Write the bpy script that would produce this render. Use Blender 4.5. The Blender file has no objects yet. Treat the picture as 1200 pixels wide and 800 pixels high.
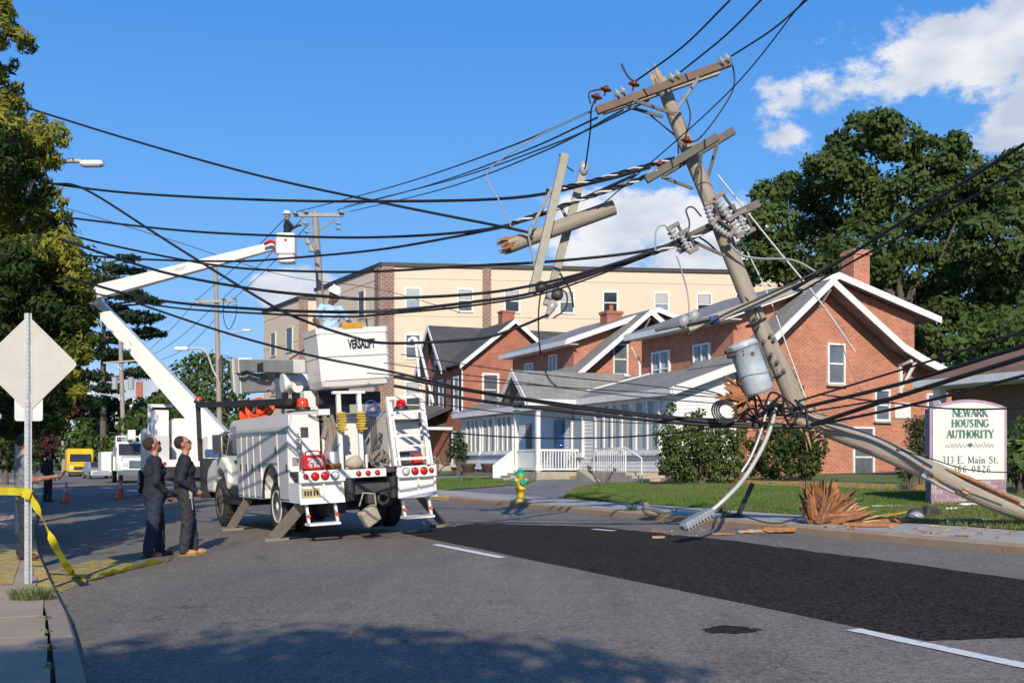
import bpy, bmesh, math, random
import numpy as np
from mathutils import Vector, Matrix, Euler, noise as mnoise
R = math.radians
rnd = random.Random(7)
scene = bpy.context.scene
COL = scene.collection
# ---------------------------------------------------------------- camera, sky, sun, exposure
FPX, CX, HZ, EYE = 1300.0, 600.0, 542.0, 1.5
cam_d = bpy.data.cameras.new('camera'); cam = bpy.data.objects.new('camera', cam_d); COL.objects.link(cam)
cam.location = (0, 0, EYE); cam.rotation_euler = (R(90), 0, 0)
cam_d.sensor_width = 36; cam_d.lens = 36 * FPX / 1200; cam_d.shift_y = (HZ - 400) / 1200
cam_d.clip_start = 0.1; cam_d.clip_end = 3000
scene.camera = cam
SUN_EL, SUN_AZ = R(28), R(4)          # sun behind the camera, a little to the right
w = bpy.data.worlds.new('World'); scene.world = w; w.use_nodes = True
nt = w.node_tree; nt.nodes.clear()
def N(tree, typ, **kw):
    n = tree.nodes.new(typ)
    for k, v in kw.items(): setattr(n, k, v)
    return n
def mth(tree, op, a, b=None, c=None, clamp=False):
    n = tree.nodes.new('ShaderNodeMath'); n.operation = op; n.use_clamp = clamp
    for i, x in enumerate((a, b, c)):
        if x is None: continue
        if isinstance(x, (int, float)): n.inputs[i].default_value = x
        else: tree.links.new(x, n.inputs[i])
    return n.outputs[0]
def vmt(tree, op, a, b=None):
    n = tree.nodes.new('ShaderNodeVectorMath'); n.operation = op
    for i, x in enumerate((a, b)):
        if x is None: continue
        if isinstance(x, (tuple, list)): n.inputs[i].default_value = x
        else: tree.links.new(x, n.inputs[i])
    return n.outputs[1] if op in ('LENGTH', 'DOT_PRODUCT', 'DISTANCE') else n.outputs[0]
sky = N(nt, 'ShaderNodeTexSky', sky_type='NISHITA'); sky.sun_disc = False
sky.sun_elevation = SUN_EL; sky.sun_rotation = math.pi - SUN_AZ
sky.air_density = 1.0; sky.dust_density = 0.35; sky.ozone_density = 2.2; sky.altitude = 50
hsv = N(nt, 'ShaderNodeHueSaturation'); hsv.inputs['Saturation'].default_value = 1.12; hsv.inputs['Value'].default_value = 1.0
nt.links.new(sky.outputs[0], hsv.inputs['Color'])
bg = N(nt, 'ShaderNodeBackground'); bg.inputs[1].default_value = 0.135
tc = N(nt, 'ShaderNodeTexCoord'); dirv = tc.outputs['Generated']
sz = N(nt, 'ShaderNodeSeparateXYZ'); nt.links.new(dirv, sz.inputs[0])
ramp = N(nt, 'ShaderNodeValToRGB'); nt.links.new(sz.outputs[2], ramp.inputs[0])
e = ramp.color_ramp.elements; e[0].position = 0; e[0].color = (.50, .70, .95, 1); e[1].position = 1; e[1].color = (.03, .13, .45, 1)
for ps, cc_ in ((.07, (.28, .55, .95, 1)), (.2, (.135, .42, .94, 1)), (.36, (.066, .31, .85, 1))):
    q_ = e.new(ps); q_.color = cc_
# the measured clear-blue of this sky by elevation (the same all round the compass), over the physical sky
rs = vmt(nt, 'MULTIPLY', ramp.outputs[0], (7.4, 7.4, 7.4))
smx = N(nt, 'ShaderNodeMix', data_type='RGBA'); smx.inputs[0].default_value = .82
nt.links.new(hsv.outputs[0], smx.inputs[6]); nt.links.new(rs, smx.inputs[7]); nt.links.new(smx.outputs[2], bg.inputs[0])
n1 = N(nt, 'ShaderNodeTexNoise'); n1.inputs['Scale'].default_value = 11; n1.inputs['Detail'].default_value = 9; n1.inputs['Roughness'].default_value = .66
nt.links.new(vmt(nt, 'MULTIPLY', dirv, (1, 1, 1.7)), n1.inputs['Vector'])
cl = None
def cdir(x, y):
    v = Vector(((x - CX) / FPX, 1, (HZ - y) / FPX)); return v.normalized()
# (pixel x, y, half width px, half height px, weight) of the cumulus banks, as directions in the sky
for (x, y, a, b, wt) in [(1150, 66, 150, 50, 1.15), (1060, 98, 120, 26, .85), (985, 116, 70, 20, .6), (1205, 142, 62, 34, 1.0), (932, 160, 30, 18, .5), (780, 268, 120, 60, 1.15), (700, 298, 90, 42, 1.0), (860, 250, 40, 30, .6),
                         (350, 338, 62, 26, 1.15), (620, 318, 60, 16, .7), (860, 300, 60, 40, .75), (80, 450, 120, 18, .6), (1450, 120, 200, 80, 1.0)]:
    c = cdir(x, y)
    d = vmt(nt, 'SUBTRACT', dirv, tuple(c))
    d = vmt(nt, 'MULTIPLY', d, (FPX / a, FPX / a, FPX / b))
    ln = vmt(nt, 'LENGTH', d)
    g = mth(nt, 'MULTIPLY', mth(nt, 'SUBTRACT', 1.15, ln, clamp=False), wt)
    g = mth(nt, 'MAXIMUM', g, -1.0)
    cl = g if cl is None else mth(nt, 'MAXIMUM', cl, g)
cl = mth(nt, 'ADD', cl, mth(nt, 'MULTIPLY', mth(nt, 'SUBTRACT', n1.outputs[0], .55), 3.2))
mr = N(nt, 'ShaderNodeMapRange'); mr.interpolation_type = 'SMOOTHSTEP'
nt.links.new(cl, mr.inputs[0]); mr.inputs[1].default_value = -.05; mr.inputs[2].default_value = .42; mr.inputs[3].default_value = 0; mr.inputs[4].default_value = .95
n2 = N(nt, 'ShaderNodeTexNoise'); n2.inputs['Scale'].default_value = 14; n2.inputs['Detail'].default_value = 6
nt.links.new(vmt(nt, 'ADD', vmt(nt, 'MULTIPLY', dirv, (1, 1, 1.7)), (0, 0, .06)), n2.inputs['Vector'])
cr = N(nt, 'ShaderNodeValToRGB'); cr.color_ramp.elements[0].position = .38; cr.color_ramp.elements[1].position = .62
cr.color_ramp.elements[0].color = (.56, .63, .77, 1); cr.color_ramp.elements[1].color = (.93, .93, .95, 1)
nt.links.new(n2.outputs[0], cr.inputs[0])
bg2 = N(nt, 'ShaderNodeBackground'); bg2.inputs[1].default_value = .98; nt.links.new(cr.outputs[0], bg2.inputs[0])
mx = N(nt, 'ShaderNodeMixShader'); nt.links.new(mr.outputs[0], mx.inputs[0]); nt.links.new(bg.outputs[0], mx.inputs[1]); nt.links.new(bg2.outputs[0], mx.inputs[2])
wo = N(nt, 'ShaderNodeOutputWorld'); nt.links.new(mx.outputs[0], wo.inputs[0])
sd = bpy.data.lights.new('sun', 'SUN'); sun = bpy.data.objects.new('sun', sd); COL.objects.link(sun)
sd.energy = 5.0; sd.angle = R(.53); sd.color = (1, .9, .75)
tosun = Vector((math.sin(SUN_AZ) * math.cos(SUN_EL), -math.cos(SUN_AZ) * math.cos(SUN_EL), math.sin(SUN_EL)))
sun.rotation_euler = tosun.to_track_quat('Z', 'Y').to_euler(); sun.location = (0, -20, 30)
scene.view_settings.view_transform = 'Standard'; scene.view_settings.look = 'None'
scene.view_settings.exposure = 0.0; scene.view_settings.gamma = 1
scene.render.engine = 'CYCLES'; scene.cycles.max_bounces = 6; scene.cycles.transparent_max_bounces = 8

# ---------------------------------------------------------------- frames: P = point at depth Y seen at pixel (x, y); RF = road frame (v across, u along)
TH = R(22.56)
ex, ey = Vector((math.cos(TH), math.sin(TH), 0)), Vector((-math.sin(TH), math.cos(TH), 0))
def P(x, y, Y): return Vector(((x - CX) / FPX * Y, Y, EYE + (HZ - y) / FPX * Y))
def RF(v, u, z=0.0): return ex * v + ey * u + Vector((0, 0, z))
PROF = [(-600, .12), (-.01, .12), (0, 0.0), (10.5, .42), (10.51, .54), (12.5, .56), (14.2, .67), (17.5, .88), (19.2, .90), (24, 1.15), (60, 2.0), (600, 2.0)]
def gz(v):
    for (a, za), (b, zb) in zip(PROF, PROF[1:]):
        if v <= b: return za + (zb - za) * (v - a) / (b - a)
    return PROF[-1][1]
def GXY(X, Y):   # ground height under world X, Y
    return gz(X * ex.x + Y * ex.y)
def onground(x, y, dz=0.0):  # the ground point seen at a pixel
    lo, hi = 2.0, 400.0
    for _ in range(60):
        m = (lo + hi) / 2; p = P(x, y, m)
        if p.z > GXY(p.x, p.y) + dz: lo = m
        else: hi = m
    return P(x, y, lo)

# ---------------------------------------------------------------- mesh helper
class MB:
    def __init__(s): s.v = []; s.f = []; s.mi = []; s.m = 0; s.sm = []
    def add(s, vs, fs, smooth=False):
        o = len(s.v); s.v += [tuple(p) for p in vs]; s.f += [tuple(i + o for i in f) for f in fs]
        s.mi += [s.m] * len(fs); s.sm += [smooth] * len(fs); return s
    def box(s, c, d, rot=None, taper=None):
        x, y, z = d[0] / 2, d[1] / 2, d[2] / 2; t = taper or (1, 1)
        vs = [Vector(p) for p in ((-x, -y, -z), (x, -y, -z), (x, y, -z), (-x, y, -z), (-x * t[0], -y * t[1], z), (x * t[0], -y * t[1], z), (x * t[0], y * t[1], z), (-x * t[0], y * t[1], z))]
        if rot is not None:
            M = rot if isinstance(rot, Matrix) else Euler(rot).to_matrix()
            vs = [M @ p for p in vs]
        c = Vector(c); return s.add([p + c for p in vs], [(0, 3, 2, 1), (4, 5, 6, 7), (0, 1, 5, 4), (1, 2, 6, 5), (2, 3, 7, 6), (3, 0, 4, 7)])
    def bb(s, a, b): return s.box([(p + q) / 2 for p, q in zip(a, b)], [abs(p - q) for p, q in zip(a, b)])
    def rbox(s, c, d, r=.02, rot=None):   # box with chamfered vertical + horizontal edges
        x, y, z = d[0] / 2, d[1] / 2, d[2] / 2; r = min(r, x * .9, y * .9, z * .9); vs = []
        for (zz, rr) in ((-z, r), (-z + r, 0), (z - r, 0), (z, r)):
            X, Y = x - rr, y - rr
            for (px, py) in ((-X + r, -Y), (X - r, -Y), (X, -Y + r), (X, Y - r), (X - r, Y), (-X + r, Y), (-X, Y - r), (-X, -Y + r)):
                vs.append(Vector((px, py, zz)))
        fs = [tuple(range(7, -1, -1)), tuple(range(24, 32))]
        for k in range(3):
            for i in range(8): fs.append((k * 8 + i, k * 8 + (i + 1) % 8, k * 8 + 8 + (i + 1) % 8, k * 8 + 8 + i))
        if rot is not None:
            M = rot if isinstance(rot, Matrix) else Euler(rot).to_matrix(); vs = [M @ p for p in vs]
        c = Vector(c); return s.add([p + c for p in vs], fs)
    def beam(s, a, b, w, h, up=(0, 0, 1)):
        a, b = Vector(a), Vector(b); d = (b - a); L = d.length; d.normalize(); up = Vector(up)
        if abs(d.dot(up)) > .98: up = Vector((0, 1, 0)) if abs(d.y) < .9 else Vector((1, 0, 0))
        x = d.cross(up).normalized(); z = x.cross(d); M = Matrix((x, d, z)).transposed()
        return s.box((a + b) / 2, (w, L, h), M)
    def cyl(s, a, b, r0, r1=None, n=12, smooth=True, caps=True):
        r1 = r0 if r1 is None else r1; a, b = Vector(a), Vector(b); d = (b - a).normalized()
        t = Vector((0, 0, 1)) if abs(d.z) < .9 else Vector((1, 0, 0)); x = d.cross(t).normalized(); y = d.cross(x)
        vs = []
        for c, r in ((a, r0), (b, r1)):
            for i in range(n):
                q = 2 * math.pi * i / n; vs.append(c + (x * math.cos(q) + y * math.sin(q)) * r)
        s.add(vs, [(i, i + n, (i + 1) % n + n, (i + 1) % n) for i in range(n)], smooth)
        if caps:
            s.add(vs, [tuple(range(n)), tuple(range(2 * n - 1, n - 1, -1))])
        return s
    def tube(s, pts, r, n=6, caps=True):
        pts = [Vector(p) for p in pts]; rs = r if isinstance(r, (list, tuple)) else [r] * len(pts); vs = []; x = None
        for i, p in enumerate(pts):
            d = (pts[min(i + 1, len(pts) - 1)] - pts[max(i - 1, 0)]).normalized()
            if x is None:
                t = Vector((0, 0, 1)) if abs(d.z) < .9 else Vector((1, 0, 0)); x = d.cross(t).normalized()
            else:
                x = (x - d * x.dot(d)).normalized()
            y = d.cross(x)
            for k in range(n):
                q = 2 * math.pi * k / n; vs.append(p + (x * math.cos(q) + y * math.sin(q)) * rs[i])
        fs = [(i * n + k, i * n + (k + 1) % n, (i + 1) * n + (k + 1) % n, (i + 1) * n + k) for i in range(len(pts) - 1) for k in range(n)]
        s.add(vs, fs, True)
        if caps: s.add(vs, [tuple(range(n - 1, -1, -1)), tuple(range(len(vs) - n, len(vs)))])
        return s
    def ell(s, c, r, n=12, m=8, rot=None, cut=None):
        r = (r, r, r) if isinstance(r, (int, float)) else r; vs = []; c = Vector(c)
        M = None if rot is None else Euler(rot).to_matrix()
        for j in range(m + 1):
            ph = -math.pi / 2 + math.pi * j / m
            for i in range(n):
                q = 2 * math.pi * i / n; p = Vector((r[0] * math.cos(ph) * math.cos(q), r[1] * math.cos(ph) * math.sin(q), r[2] * math.sin(ph)))
                if cut is not None and p.z < cut: p.z = cut
                vs.append((M @ p if M else p) + c)
        return s.add(vs, [(j * n + i, j * n + (i + 1) % n, (j + 1) * n + (i + 1) % n, (j + 1) * n + i) for j in range(m) for i in range(n)], True)
    def lathe(s, prof, c=(0, 0, 0), n=16, rot=None):
        c = Vector(c); vs = []; M = None if rot is None else (rot if isinstance(rot, Matrix) else Euler(rot).to_matrix())
        for (r, z) in prof:
            for i in range(n):
                q = 2 * math.pi * i / n; p = Vector((r * math.cos(q), r * math.sin(q), z)); vs.append((M @ p if M else p) + c)
        k = len(prof)
        s.add(vs, [(j * n + i, j * n + (i + 1) % n, (j + 1) * n + (i + 1) % n, (j + 1) * n + i) for j in range(k - 1) for i in range(n)], True)
        return s.add(vs, [tuple(range(n - 1, -1, -1)), tuple(range((k - 1) * n, k * n))])
    def prism(s, poly, vec):
        poly = [Vector(p) for p in poly]; vec = Vector(vec); n = len(poly)
        nrm = Vector((0, 0, 0))
        for i in range(n): nrm += poly[i].cross(poly[(i + 1) % n])
        if nrm.dot(vec) > 0: poly.reverse()
        vs = poly + [p + vec for p in poly]
        return s.add(vs, [tuple(range(n)), tuple(range(2 * n - 1, n - 1, -1))] + [(i, i + n, (i + 1) % n + n, (i + 1) % n) for i in range(n)])
    def torus(s, c, R0, r, rot=None, n=20, m=8):
        c = Vector(c); M = None if rot is None else (rot if isinstance(rot, Matrix) else Euler(rot).to_matrix()); vs = []
        for i in range(n):
            q = 2 * math.pi * i / n
            for j in range(m):
                t = 2 * math.pi * j / m; p = Vector(((R0 + r * math.cos(t)) * math.cos(q), (R0 + r * math.cos(t)) * math.sin(q), r * math.sin(t)))
                vs.append((M @ p if M else p) + c)
        return s.add(vs, [(i * m + j, ((i + 1) % n) * m + j, ((i + 1) % n) * m + (j + 1) % m, i * m + (j + 1) % m) for i in range(n) for j in range(m)], True)
    def xf(s, M): s.v = [tuple(M @ Vector(p)) for p in s.v]; return s

def link(name, me, parent=None):
    o = bpy.data.objects.new(name, me); COL.objects.link(o)
    if parent is not None: o.parent = parent
    return o
def meshdata(name, mb, mats):
    me = bpy.data.meshes.new(name); me.from_pydata(mb.v, [], mb.f)
    for m in (mats if isinstance(mats, (list, tuple)) else [mats]): me.materials.append(m)
    me.polygons.foreach_set('material_index', mb.mi); me.polygons.foreach_set('use_smooth', mb.sm); me.update()
    return me
def tag(o, label=None, cat=None, group=None, kind=None):
    if label: o['label'] = label
    if cat: o['category'] = cat
    if group: o['group'] = group
    if kind: o['kind'] = kind
    return o
def part(name, mb, mats, parent=None, world=False, label=None, kind=None, bevel=None):
    if world and parent is not None:
        M = Matrix.Identity(4); q = parent
        while q is not None:
            M = (Matrix.Translation(q.location) @ q.rotation_euler.to_matrix().to_4x4()) @ M; q = q.parent
        mb.xf(M.inverted())
    o = link(name, meshdata(name, mb, mats), parent)
    if label: o['label'] = label
    if kind: o['kind'] = kind
    if bevel:
        md = o.modifiers.new('bevel', 'BEVEL'); md.width = bevel; md.segments = 2; md.limit_method = 'ANGLE'; md.angle_limit = R(40)
    return o
def single(name, mb, mats, label=None, cat=None, group=None, kind=None):
    """one-mesh thing built in world coordinates; its origin goes to the middle of its base"""
    a = np.array(mb.v); c = Vector(((a[:, 0].min() + a[:, 0].max()) / 2, (a[:, 1].min() + a[:, 1].max()) / 2, a[:, 2].min()))
    mb.v = [tuple(p) for p in (a - np.array(c))]
    o = link(name, meshdata(name, mb, mats)); o.location = c
    return tag(o, label, cat, group, kind)
def thing(name, label, cat, loc=(0, 0, 0), rot=0, group=None):
    o = bpy.data.objects.new(name, None); COL.objects.link(o); o.location = loc
    o.rotation_euler = rot if isinstance(rot, (tuple, list)) else (0, 0, rot); o.empty_display_size = .2
    return tag(o, label, cat, group)
def copy_tree(o, parent=None):
    c = o.copy(); COL.objects.link(c)
    if parent is not None: c.parent = parent
    for ch in [k for k in KIDS(o)]: copy_tree(ch, c)
    return c
def KIDS(o): return [k for k in bpy.data.objects if k.parent == o]
def bez(pts, k=8):
    """Catmull-Rom through points"""
    pts = [Vector(p) for p in pts]
    if len(pts) < 3: return [pts[0].lerp(pts[-1], i / k) for i in range(k + 1)]
    q = [pts[0] * 2 - pts[1]] + pts + [pts[-1] * 2 - pts[-2]]; out = []
    for i in range(1, len(q) - 2):
        for j in range(k):
            t = j / k; a, b, c, d = q[i - 1], q[i], q[i + 1], q[i + 2]
            out.append(.5 * ((2 * b) + (c - a) * t + (2 * a - 5 * b + 4 * c - d) * t * t + (3 * b - a - 3 * c + d) * t ** 3))
    return out + [pts[-1]]

# ---------------------------------------------------------------- materials
def mat(name, c1, c2=None, scale=4, rough=.7, bump=0, bscale=None, metal=0, detail=5, mid=.5, spread=.25, stretch=None, spec=.5, trans=0, c3=None, c3scale=.7, emis=None):
    m = bpy.data.materials.new(name); m.use_nodes = True; t = m.node_tree; b = t.nodes['Principled BSDF']
    b.inputs['Roughness'].default_value = rough; b.inputs['Metallic'].default_value = metal; b.inputs['Specular IOR Level'].default_value = spec
    b.inputs['Base Color'].default_value = (*c1, 1)
    co = N(t, 'ShaderNodeTexCoord').outputs['Object']
    if stretch: co = vmt(t, 'MULTIPLY', co, stretch)
    if c2 is not None:
        nz = N(t, 'ShaderNodeTexNoise'); nz.inputs['Scale'].default_value = scale; nz.inputs['Detail'].default_value = detail; nz.inputs['Roughness'].default_value = .65
        t.links.new(co, nz.inputs['Vector'])
        r = N(t, 'ShaderNodeValToRGB'); r.color_ramp.elements[0].position = mid - spread / 2; r.color_ramp.elements[1].position = mid + spread / 2
        r.color_ramp.elements[0].color = (*c1, 1); r.color_ramp.elements[1].color = (*c2, 1); t.links.new(nz.outputs[0], r.inputs[0])
        outc = r.outputs[0]
        if c3 is not None:
            n3 = N(t, 'ShaderNodeTexNoise'); n3.inputs['Scale'].default_value = c3scale; n3.inputs['Detail'].default_value = 4; t.links.new(co, n3.inputs['Vector'])
            r3 = N(t, 'ShaderNodeValToRGB'); r3.color_ramp.elements[0].position = .45; r3.color_ramp.elements[1].position = .65
            t.links.new(n3.outputs[0], r3.inputs[0])
            mxx = N(t, 'ShaderNodeMix', data_type='RGBA'); t.links.new(r3.outputs[0], mxx.inputs[0]); t.links.new(outc, mxx.inputs[6]); mxx.inputs[7].default_value = (*c3, 1)
            outc = mxx.outputs[2]
        t.links.new(outc, b.inputs['Base Color'])
    if bump:
        bn = N(t, 'ShaderNodeTexNoise'); bn.inputs['Scale'].default_value = bscale or scale * 4; bn.inputs['Detail'].default_value = 4
        t.links.new(co, bn.inputs['Vector'])
        bp = N(t, 'ShaderNodeBump'); bp.inputs['Strength'].default_value = bump; bp.inputs['Distance'].default_value = .02
        t.links.new(bn.outputs[0], bp.inputs['Height']); t.links.new(bp.outputs[0], b.inputs['Normal'])
    if trans:
        tr = N(t, 'ShaderNodeBsdfTranslucent'); ms = N(t, 'ShaderNodeMixShader'); ms.inputs[0].default_value = trans
        if c2 is not None: t.links.new(outc, tr.inputs[0])
        else: tr.inputs[0].default_value = (*c1, 1)
        t.links.new(b.outputs[0], ms.inputs[1]); t.links.new(tr.outputs[0], ms.inputs[2])
        t.links.new(ms.outputs[0], t.nodes['Material Output'].inputs[0])
    if emis:
        b.inputs['Emission Color'].default_value = (*emis[0], 1); b.inputs['Emission Strength'].default_value = emis[1]
    return m
def brickmat(name, cA, cB, mortar, bw=.21, rh=.075, ms=.012, bump=.5, vary=.35):
    m = bpy.data.materials.new(name); m.use_nodes = True; t = m.node_tree; b = t.nodes['Principled BSDF']; b.inputs['Roughness'].default_value = .88
    co = N(t, 'ShaderNodeTexCoord').outputs['Object']; sp = N(t, 'ShaderNodeSeparateXYZ'); t.links.new(co, sp.inputs[0])
    cb = N(t, 'ShaderNodeCombineXYZ'); t.links.new(mth(t, 'ADD', sp.outputs[0], sp.outputs[1]), cb.inputs[0]); t.links.new(sp.outputs[2], cb.inputs[1])
    br = N(t, 'ShaderNodeTexBrick'); br.inputs['Scale'].default_value = 1; br.inputs['Brick Width'].default_value = bw; br.inputs['Row Height'].default_value = rh
    br.inputs['Mortar Size'].default_value = ms; br.inputs['Mortar Smooth'].default_value = .1; br.inputs['Bias'].default_value = 0
    br.inputs['Color1'].default_value = (*cA, 1); br.inputs['Color2'].default_value = (*cB, 1); br.inputs['Mortar'].default_value = (*mortar, 1)
    t.links.new(cb.outputs[0], br.inputs['Vector'])
    nz = N(t, 'ShaderNodeTexNoise'); nz.inputs['Scale'].default_value = 1.3; nz.inputs['Detail'].default_value = 6; t.links.new(co, nz.inputs['Vector'])
    v = mth(t, 'ADD', mth(t, 'MULTIPLY', nz.outputs[0], vary * 2), 1 - vary)
    mm = N(t, 'ShaderNodeMix', data_type='RGBA', blend_type='MULTIPLY'); mm.inputs[0].default_value = 1
    cc = N(t, 'ShaderNodeCombineColor')
    for i in range(3): t.links.new(v, cc.inputs[i])
    t.links.new(br.outputs['Color'], mm.inputs[6]); t.links.new(cc.outputs[0], mm.inputs[7]); t.links.new(mm.outputs[2], b.inputs['Base Color'])
    bp = N(t, 'ShaderNodeBump'); bp.inputs['Strength'].default_value = bump; bp.inputs['Distance'].default_value = .01; bp.invert = True
    t.links.new(br.outputs['Fac'], bp.inputs['Height']); t.links.new(bp.outputs[0], b.inputs['Normal'])
    return m
M = {}
M['white'] = mat('white_paint', (.78, .78, .76), (.66, .65, .62), 3, .55, .1, 20)
M['whitetrim'] = mat('white_trim', (.8, .8, .78), (.68, .67, .64), 2, .5, .1, 20)
M['truckwhite'] = mat('truck_white_enamel', (.70, .69, .655), (.8, .79, .76), 2.6, .32, .03, 9, spread=.5)
M['truckshade'] = mat('truck_side_shaded_white', (.56, .56, .55), (.5, .5, .49), 1.4, .35, .03, 9, spread=.5)  # white panels coloured greyer, the shade of the truck side painted in
M['boomgrey'] = mat('boom_fibreglass', (.5, .5, .475), (.43, .43, .41), 2, .5, .1)
M['black'] = mat('black_paint', (.015, .015, .017), (.03, .03, .03), 5, .5)
M['rubber'] = mat('tyre_rubber', (.018, .018, .018), (.04, .038, .035), 9, .85, .3, 40)
M['cable'] = mat('cable_sheath', (.012, .012, .014), None, rough=.55)
M['barewire'] = mat('bare_wire', (.28, .29, .3), None, rough=.5, metal=.3)
M['darkmetal'] = mat('dark_metal', (.05, .05, .052), (.1, .09, .08), 6, .55, .2, metal=.4)
M['steel'] = mat('galvanised_steel', (.42, .43, .44), (.55, .56, .57), 7, .45, .1, metal=.7, spread=.4)
M['alu'] = mat('sign_aluminium', (.50, .49, .45), (.42, .41, .37), 3, .5, .06, 12, metal=.25, spread=.5)
M['aluplate'] = mat('sign_plate_aluminium', (.66, .67, .68), (.58, .59, .6), 3, .42, .04, metal=.3)
M['red'] = mat('red_paint', (.55, .025, .02), (.4, .02, .015), 6, .4)
M['redlens'] = mat('red_lens', (.6, .008, .012), None, rough=.15)
M['orange'] = mat('orange_plastic', (.85, .12, .03), (.7, .08, .02), 6, .4)
M['yellow'] = mat('yellow_plastic', (.6, .42, .05), (.46, .31, .05), 8, .5)
M['copper'] = mat('copper', (.6, .25, .12), (.35, .14, .08), 8, .35, metal=.8)
M['canvas'] = mat('canvas_bag', (.45, .39, .3), (.34, .29, .22), 7, .9, .5, 30)
M['rust'] = mat('weathered_grey_steel', (.17, .15, .13), (.27, .22, .18), 9, .8, .4, spread=.5)
M['glassdark'] = mat('dark_window_glass', (.03, .035, .04), None, rough=.06, spec=.8)
M['glassgrey'] = mat('grey_window_glass', (.14, .16, .18), (.08, .09, .1), 1.2, .08, spec=.8)
M['glassblue'] = mat('pale_reflecting_glass', (.3, .36, .42), (.2, .25, .3), 1.2, .1, spec=.8)
M['chrome'] = mat('chrome', (.7, .7, .7), None, rough=.15, metal=1)
M['lenswhite'] = mat('clear_lens', (.6, .6, .58), None, rough=.15)
# ================================================================ THE SETTING
def asphalt(name, base, vary, patchy=1.0, cracks=True, speck=.05):
    m = bpy.data.materials.new(name); m.use_nodes = True; t = m.node_tree; b = t.nodes['Principled BSDF']
    b.inputs['Roughness'].default_value = .82; b.inputs['Specular IOR Level'].default_value = .2
    co = N(t, 'ShaderNodeTexCoord').outputs['Object']
    def noise(sc, det=4, st=(1, 1, 1), rough=.6):
        n = N(t, 'ShaderNodeTexNoise'); n.inputs['Scale'].default_value = sc; n.inputs['Detail'].default_value = det; n.inputs['Roughness'].default_value = rough
        t.links.new(vmt(t, 'MULTIPLY', co, st), n.inputs['Vector']); return n.outputs[0]
    big = noise(.35, 5, (1, .35, 1)); mid = noise(2.2, 5); fine = mth(t, 'ADD', mth(t, 'MULTIPLY', noise(60, 2, rough=.5), .6), mth(t, 'MULTIPLY', noise(22, 2, rough=.5), .4)); streak = noise(3.0, 4, (1, .06, 1))
    s = mth(t, 'MULTIPLY', mth(t, 'SUBTRACT', big, .5), .9 * patchy)
    s = mth(t, 'ADD', s, mth(t, 'MULTIPLY', mth(t, 'SUBTRACT', mid, .5), .35 * patchy))
    s = mth(t, 'ADD', s, mth(t, 'MULTIPLY', mth(t, 'SUBTRACT', streak, .5), .35 * patchy))
    s = mth(t, 'ADD', s, mth(t, 'MULTIPLY', mth(t, 'SUBTRACT', fine, .5), 3.4 * speck / .05))
    s = mth(t, 'ADD', s, 1.0)
    st_ = N(t, 'ShaderNodeMapRange'); st_.interpolation_type = 'SMOOTHSTEP'; t.links.new(noise(.9, 5, (1, .5, 1)), st_.inputs[0]); st_.inputs[1].default_value = .56; st_.inputs[2].default_value = .72; st_.inputs[3].default_value = 1.0; st_.inputs[4].default_value = .8
    s = mth(t, 'MULTIPLY', s, st_.outputs[0])
    if cracks:
        vo = N(t, 'ShaderNodeTexVoronoi', feature='DISTANCE_TO_EDGE'); vo.inputs['Scale'].default_value = .32
        wv = vmt(t, 'ADD', co, vmt(t, 'MULTIPLY', N_noisecol(t, co, 1.2), (1.6, 1.6, 0)))
        t.links.new(wv, vo.inputs['Vector'])
        ck = mth(t, 'GREATER_THAN', vo.outputs['Distance'], .0025)
        mk = mth(t, 'GREATER_THAN', noise(.5, 2), .5)
        ck = mth(t, 'MAXIMUM', ck, mk)
        s = mth(t, 'MULTIPLY', s, mth(t, 'ADD', mth(t, 'MULTIPLY', ck, .35), .65))
    cc = N(t, 'ShaderNodeCombineColor')
    for i in range(3): t.links.new(mth(t, 'MULTIPLY', s, base[i]), cc.inputs[i])
    t.links.new(cc.outputs[0], b.inputs['Base Color'])
    bp = N(t, 'ShaderNodeBump'); bp.inputs['Strength'].default_value = .5; bp.inputs['Distance'].default_value = .008
    t.links.new(fine, bp.inputs['Height']); t.links.new(bp.outputs[0], b.inputs['Normal'])
    return m
def N_noisecol(t, co, sc):
    n = N(t, 'ShaderNodeTexNoise'); n.inputs['Scale'].default_value = sc; n.inputs['Detail'].default_value = 3; t.links.new(co, n.inputs['Vector']); return n.outputs['Color']
M['asphalt'] = asphalt('worn_asphalt', (.185, .163, .137), .9, True, .1)
M['newasphalt'] = asphalt('fresh_asphalt', (.031, .028, .0235), 1, .9, False, .12)
M['newasphalt'].node_tree.nodes['Principled BSDF'].inputs['Specular IOR Level'].default_value = .08; M['newasphalt'].node_tree.nodes['Principled BSDF'].inputs['Roughness'].default_value = .95
M['driveway'] = asphalt('driveway_asphalt', (.2, .195, .19), 1)
M['lane'] = mat('lane_paint', (.72, .72, .7), (.3, .3, .29), 14, .6, .2, mid=.62, spread=.12)
M['walk'] = mat('sidewalk_concrete', (.4, .31, .23), (.29, .225, .165), 2.2, .9, .35, 60, spread=.5, c3=(.42, .32, .24), c3scale=1.1)
M['walkR'] = mat('pale_sidewalk_concrete', (.42, .39, .34), (.33, .3, .26), 1.5, .9, .35, 60, spread=.5)
M['kerb'] = mat('kerb_concrete', (.33, .28, .22), (.22, .18, .14), 5, .92, .5, 50, spread=.5)
M['kerbR'] = mat('stained_kerb_concrete', (.36, .3, .23), (.34, .2, .1), 1.5, .92, .5, 50, spread=.4)
M['yellowkerb'] = mat('worn_yellow_kerb_paint', (.62, .4, .06), (.36, .29, .2), 6, .85, .4, 40, mid=.52, spread=.12)
M['soil'] = mat('soil', (.075, .06, .045), (.12, .1, .075), 5, .95, .5)
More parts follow.
